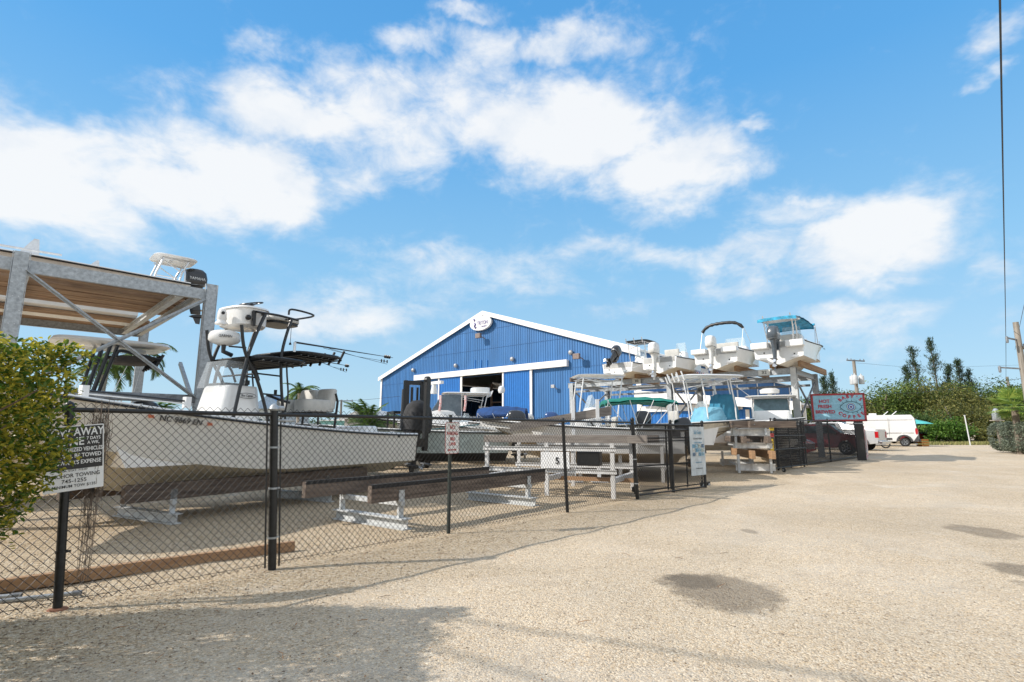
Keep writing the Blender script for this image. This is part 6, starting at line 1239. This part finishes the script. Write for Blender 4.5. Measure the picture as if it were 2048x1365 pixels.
# far parked dark red car, parasol, orange cart past the van
fp = G(1846, 888); fc_ = thing('car', 'far dark red hatchback under the teal parasol behind the van', 'car', fp+V((-.2, 1.5, 0)), R(200))
prof = [(-2.0, .4), (-2.05, 1.0), (-1.9, 1.5), (.3, 1.55), (1.0, 1.05), (2.0, .9), (2.05, .4)]+[(1.3+.36*cos(k*pi/6), .35+.36*sin(k*pi/6)) for k in range(7)]+[(-1.3+.36*cos(k*pi/6), .35+.36*sin(k*pi/6)) for k in range(7)]
hh_ = carbody(fc_, prof, 1.75, .95, MATS['dark_red_paint'], .17); sidewin(fc_, [(-1.8, 1.0), (.8, 1.0), (.25, 1.45), (-1.6, 1.42)], hh_); wheels(fc_, (1.3, -1.3), 1.75, .33)
um = thing('parasol', 'teal parasol open beside the far red car', 'umbrella', G(1838, 889)); m_ = MB(); m_.lathe((0, 0, 1.95), (0, 0, 1), [(1.35, 0), (.8, .22), (.02, .42)], 8); m_.build('canopy', mat('teal_canvas', (.10, .50, .48), .7), um); m_ = MB(); m_.tube([(0, 0, 0), (0, 0, 2.5)], .03); m_.build('pole', galvd, um); m_ = MB(); m_.lathe((0, 0, 0), (0, 0, 1), [(.3, 0), (.3, .08), (.05, .1)], 12); m_.build('base', galvd, um)
ca = thing('crate', 'orange crate on the ground below the teal parasol', 'crate', G(1846, 893)); m_ = MB(); og = mat('orange_plastic', (.55, .22, .04), .6)
for z in (.08, .3, .52): m_.box((0, -.3, z), (.6, .04, .14)); m_.box((0, .3, z), (.6, .04, .14)); m_.box((-.28, 0, z), (.04, .56, .14)); m_.box((.28, 0, z), (.04, .56, .14))
m_.box((0, 0, .03), (.52, .54, .04)); m_.build('crate_box', og, ca)
# ------------------------------------------------------------------ foliage
def leafm(name, col, col2, rough=.5, isl=.75, trans=.3, sc=1.5): return mat(name, col, rough, 0, .1, sc, col2=col2, island=isl, trans=trans, spec=.35)
lf_mangrove = leafm('mangrove_leaf', (.19, .26, .05), (.045, .085, .018)); lf_bright = leafm('bright_leaf', (.17, .30, .05), (.05, .13, .02)); lf_olive = leafm('olive_leaf', (.26, .25, .07), (.08, .10, .03)); lf_dark = leafm('dark_leaf', (.12, .19, .045), (.03, .065, .016))
lf_pine = leafm('casuarina_needle', (.085, .13, .06), (.025, .055, .03), .8); lf_hedge = leafm('hedge_leaf', (.54, .47, .06), (.08, .16, .025), .36, .75, .42, 1.1); lf_palm = leafm('palm_leaf', (.14, .22, .05), (.04, .09, .02), .5, .5); lf_fan = leafm('fan_palm_leaf', (.36, .45, .10), (.14, .26, .05), .5, .5); lf_grey = leafm('buttonwood_leaf', (.28, .32, .24), (.12, .15, .11), .6)
bark = mat('bark', (.22, .18, .14), .9, 0, .25, 6, .6, 25); barkp = mat('pale_bark', (.38, .34, .29), .9, 0, .2, 6, .4, 25)
def leaves(mb, rnd, pts, size, asp=.55, up=.3):
    for p in pts:
        a, b = rnd.uniform(0, 2*pi), rnd.gauss(up, .5); d = V((cos(a)*cos(b), sin(a)*cos(b), sin(b))); s = size*rnd.uniform(.7, 1.35)
        r = d.cross(V((rnd.gauss(0, .5), rnd.gauss(0, .5), 1))).normalized(); n = r.cross(d)*.12*s
        mb.add([p, p+d*s*.45+r*(s*asp*.5)+n, p+d*s, p+d*s*.45-r*(s*asp*.5)+n], [(0, 1, 2, 3)])
def blob_pts(rnd, n, c, rad, lumps=9, fill=.75):
    L = []; c = V(c); rad = V(rad)
    for _ in range(lumps):
        while 1:
            q = V((rnd.uniform(-1, 1), rnd.uniform(-1, 1), rnd.uniform(-.85, 1)))
            if q.length < 1: break
        q *= .72; L.append((q, rnd.uniform(.28, .50)))
    out = []
    for _ in range(n):
        q, r = rnd.choice(L); d = V((rnd.gauss(0, 1), rnd.gauss(0, 1), rnd.gauss(0, 1))).normalized(); k = r*(rnd.random()**.35 if rnd.random() < fill else rnd.uniform(.9, 1.25)); p = q+d*k
        out.append(V((c.x+p.x*rad.x, c.y+p.y*rad.y, c.z+p.z*rad.z)))
    return out, L
def tree(label, name, loc, h, w, leaf, size, n, seed, cat='tree', grp=None, trunk=bark, low=.0, d=None, lumps=10):
    rnd = random.Random(seed); t = thing(name, label, cat, loc, 0, grp); d = d or w; c = V((0, 0, h*(.5+low/2))); rad = V((w/2, d/2, h*(.5-low/2)))
    pts, L = blob_pts(rnd, n, c, rad, lumps); mb = MB(); leaves(mb, rnd, pts, size); 
    tk = MB()
    for k in range(4):
        q, r = L[k % len(L)]; e = V((c.x+q.x*rad.x, c.y+q.y*rad.y, c.z+q.z*rad.z)); s = V((rnd.uniform(-.1, .1)*w, rnd.uniform(-.1, .1)*w, -.1)); m = s.lerp(e, .5)+V((rnd.uniform(-.08, .08)*w, rnd.uniform(-.08, .08)*w, 0)); r0 = .035*h
        tk.tube(catmull([s, m, e], 4), [r0*(1-.09*i) for i in range(9)], 7)
        for j in range(3):
            q2 = rnd.choice(L)[0]; e2 = V((c.x+q2.x*rad.x*1.1, c.y+q2.y*rad.y*1.1, c.z+q2.z*rad.z*1.1)); tk.tube([m, m.lerp(e2, .5)+V((0, 0, .03*h)), e2], [r0*.4, r0*.3, r0*.12], 5)
    tk.build('trunk', trunk, t, smooth=True); mb.build('crown', leaf, t); return t
def H_(px, py, y): return AT(px, py, y).z-gz(y)
kinds = [('mangrove_tree', lf_mangrove), ('mangrove_tree', lf_dark), ('buttonwood_tree', lf_olive)]
# the belt of trees beyond the car park: (px, top py, depth y, width m, kind, words)
TR = [(1632, 792, 73, 7, 0, 'small green tree seen through the end bay of the right rack'), (1702, 776, 73, 8, 2, 'olive green tree just above the right half of the coffee sign'), (1668, 790, 72, 7, 1, 'dark green tree at the left end of the belt, behind the coffee sign'), (1745, 768, 74, 9, 0, 'rounded green tree rising behind the transformer pole'), (1790, 748, 70, 9, 0, 'leafy tree with a pointed top behind the white van'), (1840, 762, 72, 9, 0, 'green tree in the belt below the left tall pine'), (1884, 752, 68, 9, 2, 'olive tree with bare pale branches in the middle of the belt'), (1930, 755, 74, 9, 1, 'dark green tree at the right of the tallest pine'), (1968, 760, 70, 8, 0, 'broad green tree behind the short leaning marker post'), (2005, 765, 72, 8, 1, 'dark tree behind the silver lantern post'), (2048, 770, 68, 9, 0, 'green tree at the right edge behind the fan palm'), (2110, 765, 70, 10, 1, 'dark tree cut by the right edge of the view'),
      (1820, 815, 60, 7, 1, 'low dark thicket tree just behind the van roof'), (1900, 800, 61, 7, 2, 'low yellowish tree in front of the belt, right of the van'), (1955, 805, 61, 8, 2, 'low brownish scrub tree in front of the belt near the marker post'), (2010, 815, 62, 7, 0, 'low green scrub tree behind the grey hedge')]
for i, (px, py, y, w, k, lab) in enumerate(TR):
    p = AT(px, py+20, y); h = H_(px, py, y); tree(lab, kinds[k][0], (p.x, y, gz(y)), h, w*1.25, kinds[k][1], .29 if y > 65 else .24, 7600, 100+i, grp='trees beyond the car park', low=.0, lumps=16, trunk=barkp if k == 2 else bark)
for i, (px, py, y, w, lab) in enumerate([(1870, 846, 56, 4.2, 'bright green sea grape bush at the left of the grass verge'), (1902, 832, 55, 3.6, 'bright green rounded bush in the middle of the grass verge'), (1925, 845, 56, 4, 'small bright green bush at the right of the verge bushes'), (1850, 848, 60, 4, 'yellow green bush rising behind the teal parasol'), (1968, 856, 57, 5, 'dull olive bush just right of the leaning marker post'), (1995, 852, 58, 5, 'dusty olive bush behind the green bin')]):
    p = AT(px, 870, y); tree(lab, 'bush', (p.x, y, gz(y)), H_(px, py, y), w, lf_bright if i < 3 else lf_olive, .24, 2100, 200+i, 'bush', 'bushes along the verge', low=0, lumps=12)
def pine(px, py, y, w, lab, seed, lean=0):
    rnd = random.Random(seed); p = AT(px, py+25, y); h = H_(px, py, y); t = thing('pine_tree', lab, 'tree', (p.x, y, gz(y)), 0, 'wispy pines above the belt')
    m_ = MB(); tipx = lean*h; m_.tube([(tipx*f*f, 0, h*f) for f in (0, .25, .5, .75, 1)], [.22, .18, .12, .07, .02], 7); m_.build('trunk', bark, t, smooth=True); mb = MB(); br = MB(); pts = []
    for i in range(60):
        f = .38+.62*rnd.random()**.9; z = h*f; a = rnd.uniform(0, 2*pi); r = w/2*(1.08-f)**.7*rnd.uniform(.5, 1.2)*1.3; b0 = V((tipx*f*f, 0, z)); e = b0+V((cos(a)*r, sin(a)*r, r*rnd.uniform(.4, 1.1))); br.tube([b0, e], [.04, .01], 4)
        for k in range(26): s = rnd.random()**.7; q = b0.lerp(e, s)+V((rnd.gauss(0, .16), rnd.gauss(0, .16), rnd.gauss(0, .18))); pts.append(q)
    for k in range(120): f = .8+.22*rnd.random(); pts.append(V((tipx*f*f+rnd.gauss(0, .12), rnd.gauss(0, .12), h*f)))
    leaves(mb, rnd, pts, .42, .16, .9); br.build('branches', bark, t); mb.build('crown', lf_pine, t)
pine(1836, 698, 78, 3.3, 'left tall wispy pine leaning a little, above the tree belt', 41, -.06); pine(1868, 682, 80, 3.2, 'tallest wispy pine above the tree belt', 42, -.03); pine(1918, 724, 82, 2.6, 'slim short pine tip right of the two tall pines', 43); pine(1648, 758, 80, 3.2, 'dark pine tip close beside the rack corner post', 44); pine(1884, 735, 79, 2.6, 'small pine leaning right beside the tallest pine', 45, .12); pine(1940, 745, 82, 3, 'thin grey pine top at the right of the belt', 46); pine(1665, 752, 84, 3, 'second pine tip right of the rack, above the coffee sign', 47); pine(1815, 735, 80, 2.5, 'short pine tip left of the leaning tall pine', 48)
# grass verge
gr = MB(); rnd = random.Random(9)
for i in range(9000):
    y = rnd.uniform(50.5, 56); px = rnd.uniform(1836, 2120); p = AT(px, 880, y); h = rnd.uniform(.1, .35); a = rnd.uniform(0, pi); c = V((p.x, y, gz(y))); d = V((cos(a), sin(a), 0))*.05
    gr.add([c-d, c+d, c+V((rnd.gauss(0, .08), rnd.gauss(0, .08), h))], [(0, 1, 2)])
tag(gr.build('grass', mat('dry_grass', (.34, .30, .12), .8, col2=(.16, .18, .05), island=.8)), 'dry yellow green grass strip in front of the verge bushes', 'grass', kind='stuff')
# marker post, lantern, bin
p = AT(1938, 870, 49); p.z = gz(49); mp_ = thing('marker_post', 'thin white post leaning in front of the tree belt', 'post', p); m_ = MB(); hpost = H_(1938, 832, p.y); m_.beam((0, 0, -.1), (-.16, 0, hpost), .06, .06); m_.build('post', whitep, mp_); m_ = MB(); m_.box((-.16, 0, hpost+.03), (.11, .11, .05)); m_.build('cap', whitep, mp_)
yl = 40; p = AT(1998, 870, yl); ln = thing('lantern_post', 'silver lantern on a low shelf post in front of the trees at the right', 'lantern', (p.x, yl, gz(yl))); z0 = H_(1998, 842, yl); z1 = H_(1998, 817, yl)
m_ = MB(); m_.box((0, 0, z0/2), (.14, .14, z0)); m_.build('post', bark, ln); m_ = MB(); m_.box((0, 0, z0+.02), (.75, .4, .06)); m_.build('shelf', barkp, ln)
m_ = MB(); rbox(m_, (0, 0, z0+(z1-z0)*.35), (.42, .36, (z1-z0)*.6), p=6); m_.lathe((0, 0, z0+(z1-z0)*.65), (0, 0, 1), [(.24, 0), (.2, .1), (.12, (z1-z0)*.3), (.01, (z1-z0)*.36)], 12); m_.build('lantern', galv, ln, smooth=True, sharp=40)
bp_ = G(2003, 886); bn_ = thing('bin', 'small green utility box beside the trimmed grey hedge', 'box', bp_); m_ = MB(); rbox(m_, (0, 0, .42), (.9, .7, .84), p=6); m_.build('box', mat('bin_green', (.05, .14, .09), .6), bn_, smooth=True, sharp=50); m_ = MB(); m_.box((0, 0, .86), (.95, .75, .05)); m_.build('lid', mat('bin_green', (.05, .14, .09), .6), bn_, bevel=.01)
# trimmed grey hedge at the right
rnd = random.Random(31); yh = 33; 
for i, (px, y, w, lab) in enumerate(((2022, 34, 2.4, 'trimmed grey green bush at the right, left one of the pair'), (2058, 32, 2.8, 'trimmed grey green bush cut by the right edge of the view'))):
    p = AT(px, 870, y); hgt = H_(px, 843, y); t = thing('trimmed_bush', lab, 'bush', (p.x, y, gz(y)), 0, 'trimmed grey bushes'); mb = MB(); pts = []
    for k in range(9000):
        d = V((rnd.gauss(0, 1), rnd.gauss(0, 1), rnd.gauss(0, 1))).normalized(); q = V((abs(d.x)**.6*math.copysign(1, d.x), abs(d.y)**.6*math.copysign(1, d.y), abs(d.z)**.6*math.copysign(1, d.z)))*rnd.uniform(.86, 1.02); pts.append(V((q.x*w/2*.85, q.y*w/2*.7, max(.08, hgt/2+q.z*hgt/2*.95))))
    leaves(mb, rnd, pts, .09, .6); mb.build('crown', lf_grey, t); tk = MB()
    for k in range(5): a = k*1.3; tk.tube([(0, 0, 0), (cos(a)*w*.2, sin(a)*w*.2, hgt*.5), (cos(a)*w*.3, sin(a)*w*.3, hgt*.8)], [.06, .04, .02], 5)
    tk.build('stems', bark, t)
def frond(mb, st, base, a, L, droop, n=26, lw=.035, ll=.5, rise=.9, up0=None):
    """one feather leaf: arching midrib with leaflets"""
    h = V((cos(a), sin(a), 0)); pts = []; p = V(base); el = rise
    for k in range(11): pts.append(p.copy()); p = p+(h*cos(el)+V((0, 0, sin(el))))*(L/10); el -= droop/10
    st.tube(pts, [.035*(1-.08*k) for k in range(11)], 5)
    s = h.cross(V((0, 0, 1)))
    for k in range(n):
        f = .12+.86*k/n; i = min(9, int(f*10)); q = pts[i].lerp(pts[i+1], f*10-i); d = (pts[i+1]-pts[i]).normalized(); l = ll*sin(pi*min(1, f*.82+.16))**.7
        for sg in (1, -1):
            e = (s*sg*.82+d*.55+V((0, 0, -.35+random.uniform(-.15, .15)))).normalized(); w = d*lw; mb.add([q-w, q+w, q+e*l], [(0, 1, 2)])
def palm(label, loc, h, L, n, seed, name='coconut_palm', trunk_r=.14, droop=2.1, lean=0, ll=.6, leaf=None, rise=(-.2, 1.35), lw=.04, grp=None, nl=26):
    rnd = random.Random(seed); random.seed(seed); t = thing(name, label, 'palm', loc, 0, grp); m_ = MB(); c = V((lean*h, 0, h)); m_.tube([(lean*h*f*f, 0, h*f) for f in (0, .2, .4, .6, .8, 1)], [trunk_r*1.3, trunk_r, trunk_r*.9, trunk_r*.85, trunk_r*.85, trunk_r*1.1], 10); m_.build('trunk', barkp, t, smooth=True)
    mb, st = MB(), MB()
    for k in range(n): frond(mb, st, c, k*2.4+rnd.uniform(-.2, .2), L*rnd.uniform(.8, 1.1), droop*rnd.uniform(.8, 1.15), nl, lw, ll, rnd.uniform(*rise))
    st.build('frond_stalks', leaf or lf_palm, t); mb.build('crown', leaf or lf_palm, t); return t
p = AT(192, 864, 24); palm('coconut palm left behind the storage rack', (p.x, 24, gz(24)), 4.2, 1.8, 17, 51, lean=.02, grp='coconut palms'); p = AT(262, 864, 25); palm('taller coconut palm behind the rack back post', (p.x, 25, gz(25)), 4.9, 1.9, 18, 52, lean=-.01, grp='coconut palms')
p = AT(594, 864, 40); palm('small distant coconut palm behind the helm seat', (p.x, 40, gz(40)), H_(592, 782, 40)*.96, 1.7, 18, 53, trunk_r=.12, droop=1.9, lean=.0, grp='coconut palms', ll=.4)
p = AT(302, 864, 24); palm('low young palm seen under the left rack', (p.x, 24, gz(24)), 1.9, 1.9, 15, 55, droop=1.6, rise=(.3, 1.3), grp='coconut palms', leaf=lf_bright)
yd = 25; p = AT(738, 864, yd); palm('stout date palm left of the blue barn', (p.x, yd, gz(yd)), 1.6, 1.75, 34, 54, 'date_palm', .3, 1.25, 0, .42, None, (-.1, 1.45), .03, None, 30)
p = AT(718, 864, yd-1.5); t = thing('planter', 'tall white tapered planter in front of the date palm', 'planter', (p.x, yd-1.5, gz(yd))); m_ = MB(); m_.lathe((0, 0, .7), (0, 0, 1), [(.28, 0), (.42, .75), (.44, .8), (.38, .8), (.36, .6)], 20); m_.build('pot', whitep, t, smooth=True, sharp=40); m_ = MB(); m_.box((0, 0, .35), (.5, .5, .7)); m_.build('plinth', galvl, t)
# fan palm at the right
yf = 32; p = AT(2052, 864, yf-.5); t = thing('fan_palm', 'bright fan palm at the right edge above the grey hedge', 'palm', (p.x, yf, gz(yf))); hc = H_(2048, 815, yf); rnd = random.Random(77); m_ = MB(); m_.tube([(0, 0, 0), (0, 0, hc)], [.2, .16], 10); m_.build('trunk', bark, t, smooth=True); mb, stk = MB(), MB()
for k in range(34):
    a = k*2.4; el = rnd.uniform(-.5, 1.3); h = V((cos(a)*cos(el), sin(a)*cos(el), sin(el))); c0 = V((0, 0, hc)); e = c0+h*rnd.uniform(.5, .8); stk.tube([c0, e], .02, 5); s = h.cross(V((0, 0, 1))).normalized(); u = s.cross(h)
    for j in range(17):
        b = R(-78+j*9.7); d = (h*cos(b)+s*sin(b)+u*(.12-.0*j)).normalized(); d = (d-V((0, 0, .12))).normalized(); w = d.cross(u).normalized()*.035; l = rnd.uniform(.62, .8); mb.add([e, e+d*l*.55+w, e+d*l-V((0, 0, .08)), e+d*l*.55-w], [(0, 1, 2, 3)])
stk.build('leaf_stalks', lf_fan, t); mb.build('crown', lf_fan, t)
# ------------------------------------------------------------------ near hedge on the left
def nearhedge():
    rnd = random.Random(21); t = thing('hedge', 'yellow green leafy hedge filling the left edge in front of the fence', 'hedge', (-4.9, 3.6, 0)); mb = MB(); br = MB(); O = V((-4.9, 3.6, 0))
    X1 = -3.70; cl = []
    def edge(y, z):     # right hand face of the hedge, undercut near the ground
        return X1+.10*sin(y*3.1)+.12*noise.noise(V((y*1.7, z*1.9, 4)))*1.1-(max(0, 1.6-z))**1.3*.50
    n = 31000
    for i in range(n):
        y = rnd.uniform(1.0, 4.62); z = .35+2.05*rnd.random()**.8; ztop = 2.33+.10*noise.noise(V((y*2, 1, 0)))+.05*noise.noise(V((y*9, 3, 0)))
        face = rnd.random()
        if face < .42: x = edge(y, z)-abs(rnd.gauss(0, .13))
        elif face < .66: z = ztop-abs(rnd.gauss(0, .09)); x = rnd.uniform(-6.4, edge(y, z))
        elif face < .9: x = rnd.uniform(-6.2, edge(y, z)); y = 4.62-abs(rnd.gauss(0, .16))-.12*abs(noise.noise(V((x*2, z*2, 0)))); 
        else: x = rnd.uniform(-6.2, edge(y, z))
        if z > ztop: continue
        if noise.noise(V((x*2.4, y*2.4, z*2.4))) < -.17 and rnd.random() < .85: continue
        cl.append(V((x, y, z))-O)
    for p in cl:
        for k in range(2):
            a, b = rnd.uniform(0, 2*pi), rnd.gauss(.25, .55); d = V((cos(a)*cos(b), sin(a)*cos(b), sin(b))); s = rnd.uniform(.036, .064); q = p+V((rnd.gauss(0, .02), rnd.gauss(0, .02), rnd.gauss(0, .02)))
            r = d.cross(V((rnd.gauss(0, .4), rnd.gauss(0, .4), 1))).normalized(); nn_ = r.cross(d)*s*.14
            mb.add([q, q+d*s*.35+r*s*.26+nn_, q+d*s*.75+r*s*.2+nn_, q+d*s, q+d*s*.75-r*s*.2+nn_, q+d*s*.35-r*s*.26+nn_, q+d*s*.5-nn_*.3], [(0, 1, 6), (1, 2, 6), (2, 3, 6), (3, 4, 6), (4, 5, 6), (5, 0, 6)])
    for i in range(60):
        y = rnd.uniform(1.2, 4.5); x0 = rnd.uniform(-5.6, -4.2); p0 = V((x0, y, 0)); e = V((min(-3.75, x0+rnd.uniform(-.3, 1.0)), y+rnd.uniform(-.3, .3), rnd.uniform(1.5, 2.3))); m = p0.lerp(e, .5)+V((rnd.gauss(0, .1), rnd.gauss(0, .1), 0)); br.tube([q-O for q in catmull([p0, m, e], 4)], [.022*(1-.09*k) for k in range(9)], 6)
        for j in range(3): s = p0.lerp(e, rnd.uniform(.4, .8)); br.tube([s-O, s+V((rnd.uniform(-.1, .5), rnd.uniform(-.3, .3), rnd.uniform(.1, .5)))-O], [.010, .004], 4)
    br.build('branches', mat('hedge_branch', (.13, .085, .06), .85), t, smooth=True); mb.build('leaves', lf_hedge, t)
nearhedge()
def litter():
    rnd = random.Random(88); mb = MB()
    for i in range(900):
        k = rnd.random(); 
        if i < 260: Y = rnd.uniform(3.4, 6.2); X = rnd.gauss(-2.7, 1.0)*Y/5
        else: s = rnd.uniform(-2, 11); q = P2+fd*s+nf*rnd.gauss(.05, .22); X, Y = q.x, q.y
        a = rnd.uniform(0, 2*pi); l = rnd.uniform(.014, .034); d = V((cos(a), sin(a), rnd.uniform(-.1, .35))).normalized(); r = V((-sin(a), cos(a), rnd.uniform(-.2, .2)))*l*.28; p = V((X, Y, .012+gz(Y)+gn(X, Y)))
        mb.add([p, p+d*l*.5+r, p+d*l, p+d*l*.5-r], [(0, 1, 2, 3)])
    for i in range(26):
        Y = rnd.uniform(4, 9); X = rnd.uniform(-.8, .5)*Y; a = rnd.uniform(0, pi); l = rnd.uniform(.06, .22); mb.tube([(X, Y, .012), (X+cos(a)*l*.5, Y+sin(a)*l*.5, .02), (X+cos(a+.2)*l, Y+sin(a+.2)*l, .012)], .0025, 4)
    tag(mb.build('leaf_litter', mat('dead_leaf', (.34, .17, .07), .8, col2=(.12, .07, .035), island=.9)), 'dead brown leaves and twigs scattered on the gravel by the fence and hedge', 'litter', kind='stuff')
litter()
# ------------------------------------------------------------------ utility poles and cables
polem = mat('pole_wood', (.30, .27, .23), .9, 0, .2, 3, .4, 20, stretch=(6, 6, .4)); cab = mat('cable', (.03, .03, .03), .6)
def pole(label, px, ytop, y, r, arms, w=2.2, cans=0, arm_az=0):
    p = AT(px, ytop, y); h = H_(px, ytop, y); t = thing('utility_pole', label, 'pole', (p.x, y, gz(y)), arm_az); m_ = MB(); m_.tube([(0, 0, -.1), (0, 0, h)], [r*1.15, r*.85], 14); m_.build('pole', polem, t, smooth=True, sharp=50)
    for f in arms:
        m_ = MB(); m_.box((0, -r-.06, h*f), (w, .10, .13)); o = m_.build('cross_arm', polem if y < 50 else galvd, t)
        for k in (-.46, -.25, .25, .46): m_ = MB(); m_.lathe((w*k, -r-.06, h*f+.06), (0, 0, 1), [(.05, 0), (.06, .05), (.035, .1), (.05, .16), (.01, .18)], 8); m_.build('insulator', galvd, o)
    for k in range(cans):
        a = (-.5, .42, .0)[k]; m_ = MB(); m_.lathe((a, -.35 if k < 2 else .4, h*.70), (0, 0, 1), [(.26, 0), (.28, .05), (.28, .85), (.24, .92), (.08, 1.0), (.06, 1.15), (.01, 1.16)], 16); m_.build('transformer', galvl, t, smooth=True, sharp=40)
    return t, h, p
pole('distant utility pole with three pale transformer cans above the coffee sign', 1707, 720, 60, .19, (.985,), 2.6, 3, .3)
t, hp, pp_ = pole('thick wooden utility pole with cross arms at the right edge', 2031, 645, 31, .16, (.80,), .6, 0, .9)
for z, l, a in ((hp*.86, .9, 3.4), (hp*.79, .8, .3), (hp*.64, 1.2, 3.0)): m_ = MB(); m_.beam((0, 0, z), (cos(a-.9)*l, sin(a-.9)*l, z+.1), .07, .08); o = m_.build('bracket_arm', galvd, t); m_ = MB(); m_.lathe((cos(a-.9)*l, sin(a-.9)*l, z+.1), (0, 0, 1), [(.05, -.3), (.07, -.2), (.07, .05), (.02, .1)], 8); m_.build('insulator', galvd, o)
pole('tiny distant utility pole with one cross arm behind the helm seat', 683, 800, 75, .16, (.97,), 3.2, 0, .1)
pole('small far pole top just above the trees near the right edge', 2014, 754, 80, .2, (), 1, 0, 0)
def cable(label, pts, r=.012):
    c = V(pts[0]); mb = MB(); mb.tube([V(p)-c for p in catmull(pts, 10)], r, 5); tag(mb.build('cable', cab, loc=c), label, 'cable')
f1, f2_ = AT(2012, 760, 66), AT(2000, 0, 7.25); mid_ = f1.lerp(f2_, .5)-V((0, 0, .25)); cable('black overhead cable coming down the right side of the sky', [f1, mid_, f2_, f2_+(f2_-f1).normalized()*6], .016)
cable('second thin cable right of the thick pole top', [AT(2030, 700, 50), AT(2042, 640, 31), AT(2060, 560, 20)], .012)
cable('low pale cable crossing in front of the tree belt', [AT(1700, 790, 60), AT(1850, 784, 58), AT(2060, 755, 52)], .018)
cable('upper far cable running right from the transformer pole', [AT(1708, 726, 60), AT(1850, 735, 70), AT(2060, 730, 80)], .012)
cable('far cable running left from the tiny distant pole to the barn', [AT(683, 802, 75), AT(730, 800, 76), AT(800, 793, 77)], .02)
# two cables overhead at the left whose shadows cross the drive
L0 = V((sin(SUN_AZ), cos(SUN_AZ), tan(SUN_EL)))
for i, (a, b) in enumerate((((860, 1285), (1150, 1372)), ((930, 1236), (1800, 1365)))):
    p, q = G(*a), G(*b); d = (q-p).normalized(); c = 7.5; u = L0*(c/L0.z); cable(['overhead wire left of the drive, nearer one', 'overhead wire left of the drive, farther one'][i], [p-d*1.0+u, (p+q)/2+u-V((0, 0, .05)), q+d*6+u], .022)
# ------------------------------------------------------------------ low buildings and boats in the distance on the left
def shed(label, px0, px1, y, top, ridge, wall, roof, depth=8):
    a, b = AT(px0, 864, y), AT(px1, 864, y); w = b.x-a.x; h0, h1 = H_(px0, top, y), H_(px0, ridge, y); t = thing('building', label, 'building', (a.x, y, gz(y)))
    m_ = MB(); m_.box((w/2, depth/2, h0/2), (w, depth, h0)); m_.build('wall', wall, t); m_ = MB(); m_.prism([(-.3, -.4, h0+.003), (w/2, -.4, h1), (w+.3, -.4, h0+.003)], (0, depth+.8, 0)); m_.build('roof', roof, t)
    for k in (.25, .6): m_ = MB(); m_.box((w*k, -.03, h0*.55), (w*.12, .05, h0*.3)); m_.build('window', dglass, t)
bluroof = mat('pale_blue_roof', (.22, .32, .45), .5, .2)
shed('far building with pale blue metal roof behind the boat tower', 505, 562, 60, 818, 790, mat('pale_wall', (.5, .55, .56), .7), bluroof)
shed('low turquoise building behind the stern of the long white boat', 640, 762, 50, 842, 838, mat('turquoise_wall', (.22, .50, .52), .7), whitep); shed('grey gabled shed behind the date palm', 688, 762, 44, 838, 816, mat('grey_wall', (.40, .40, .38), .7), galvl)
shed('long pale building far behind the left rack', 150, 420, 62, 830, 815, mat('pale_wall', (.5, .55, .56), .7), whitep); shed('low white building far behind the tower legs', 415, 520, 66, 838, 825, whitep, bluroof)
for i, (px, w, lab) in enumerate(((640, 9, 'distant dark tree left of the date palm'), (560, 10, 'distant dark tree behind the boat tower'), (450, 10, 'distant low tree left of the tower legs'), (330, 10, 'distant low tree behind the left rack'), (120, 12, 'distant low tree at the far left behind the hedge'))): p = AT(px, 864, 85); tree(lab, 'distant_tree', (p.x, 85, gz(85)), 3.4+.5*(i % 2), w, lf_dark, .4, 1500, 300+i, grp='distant trees on the left')
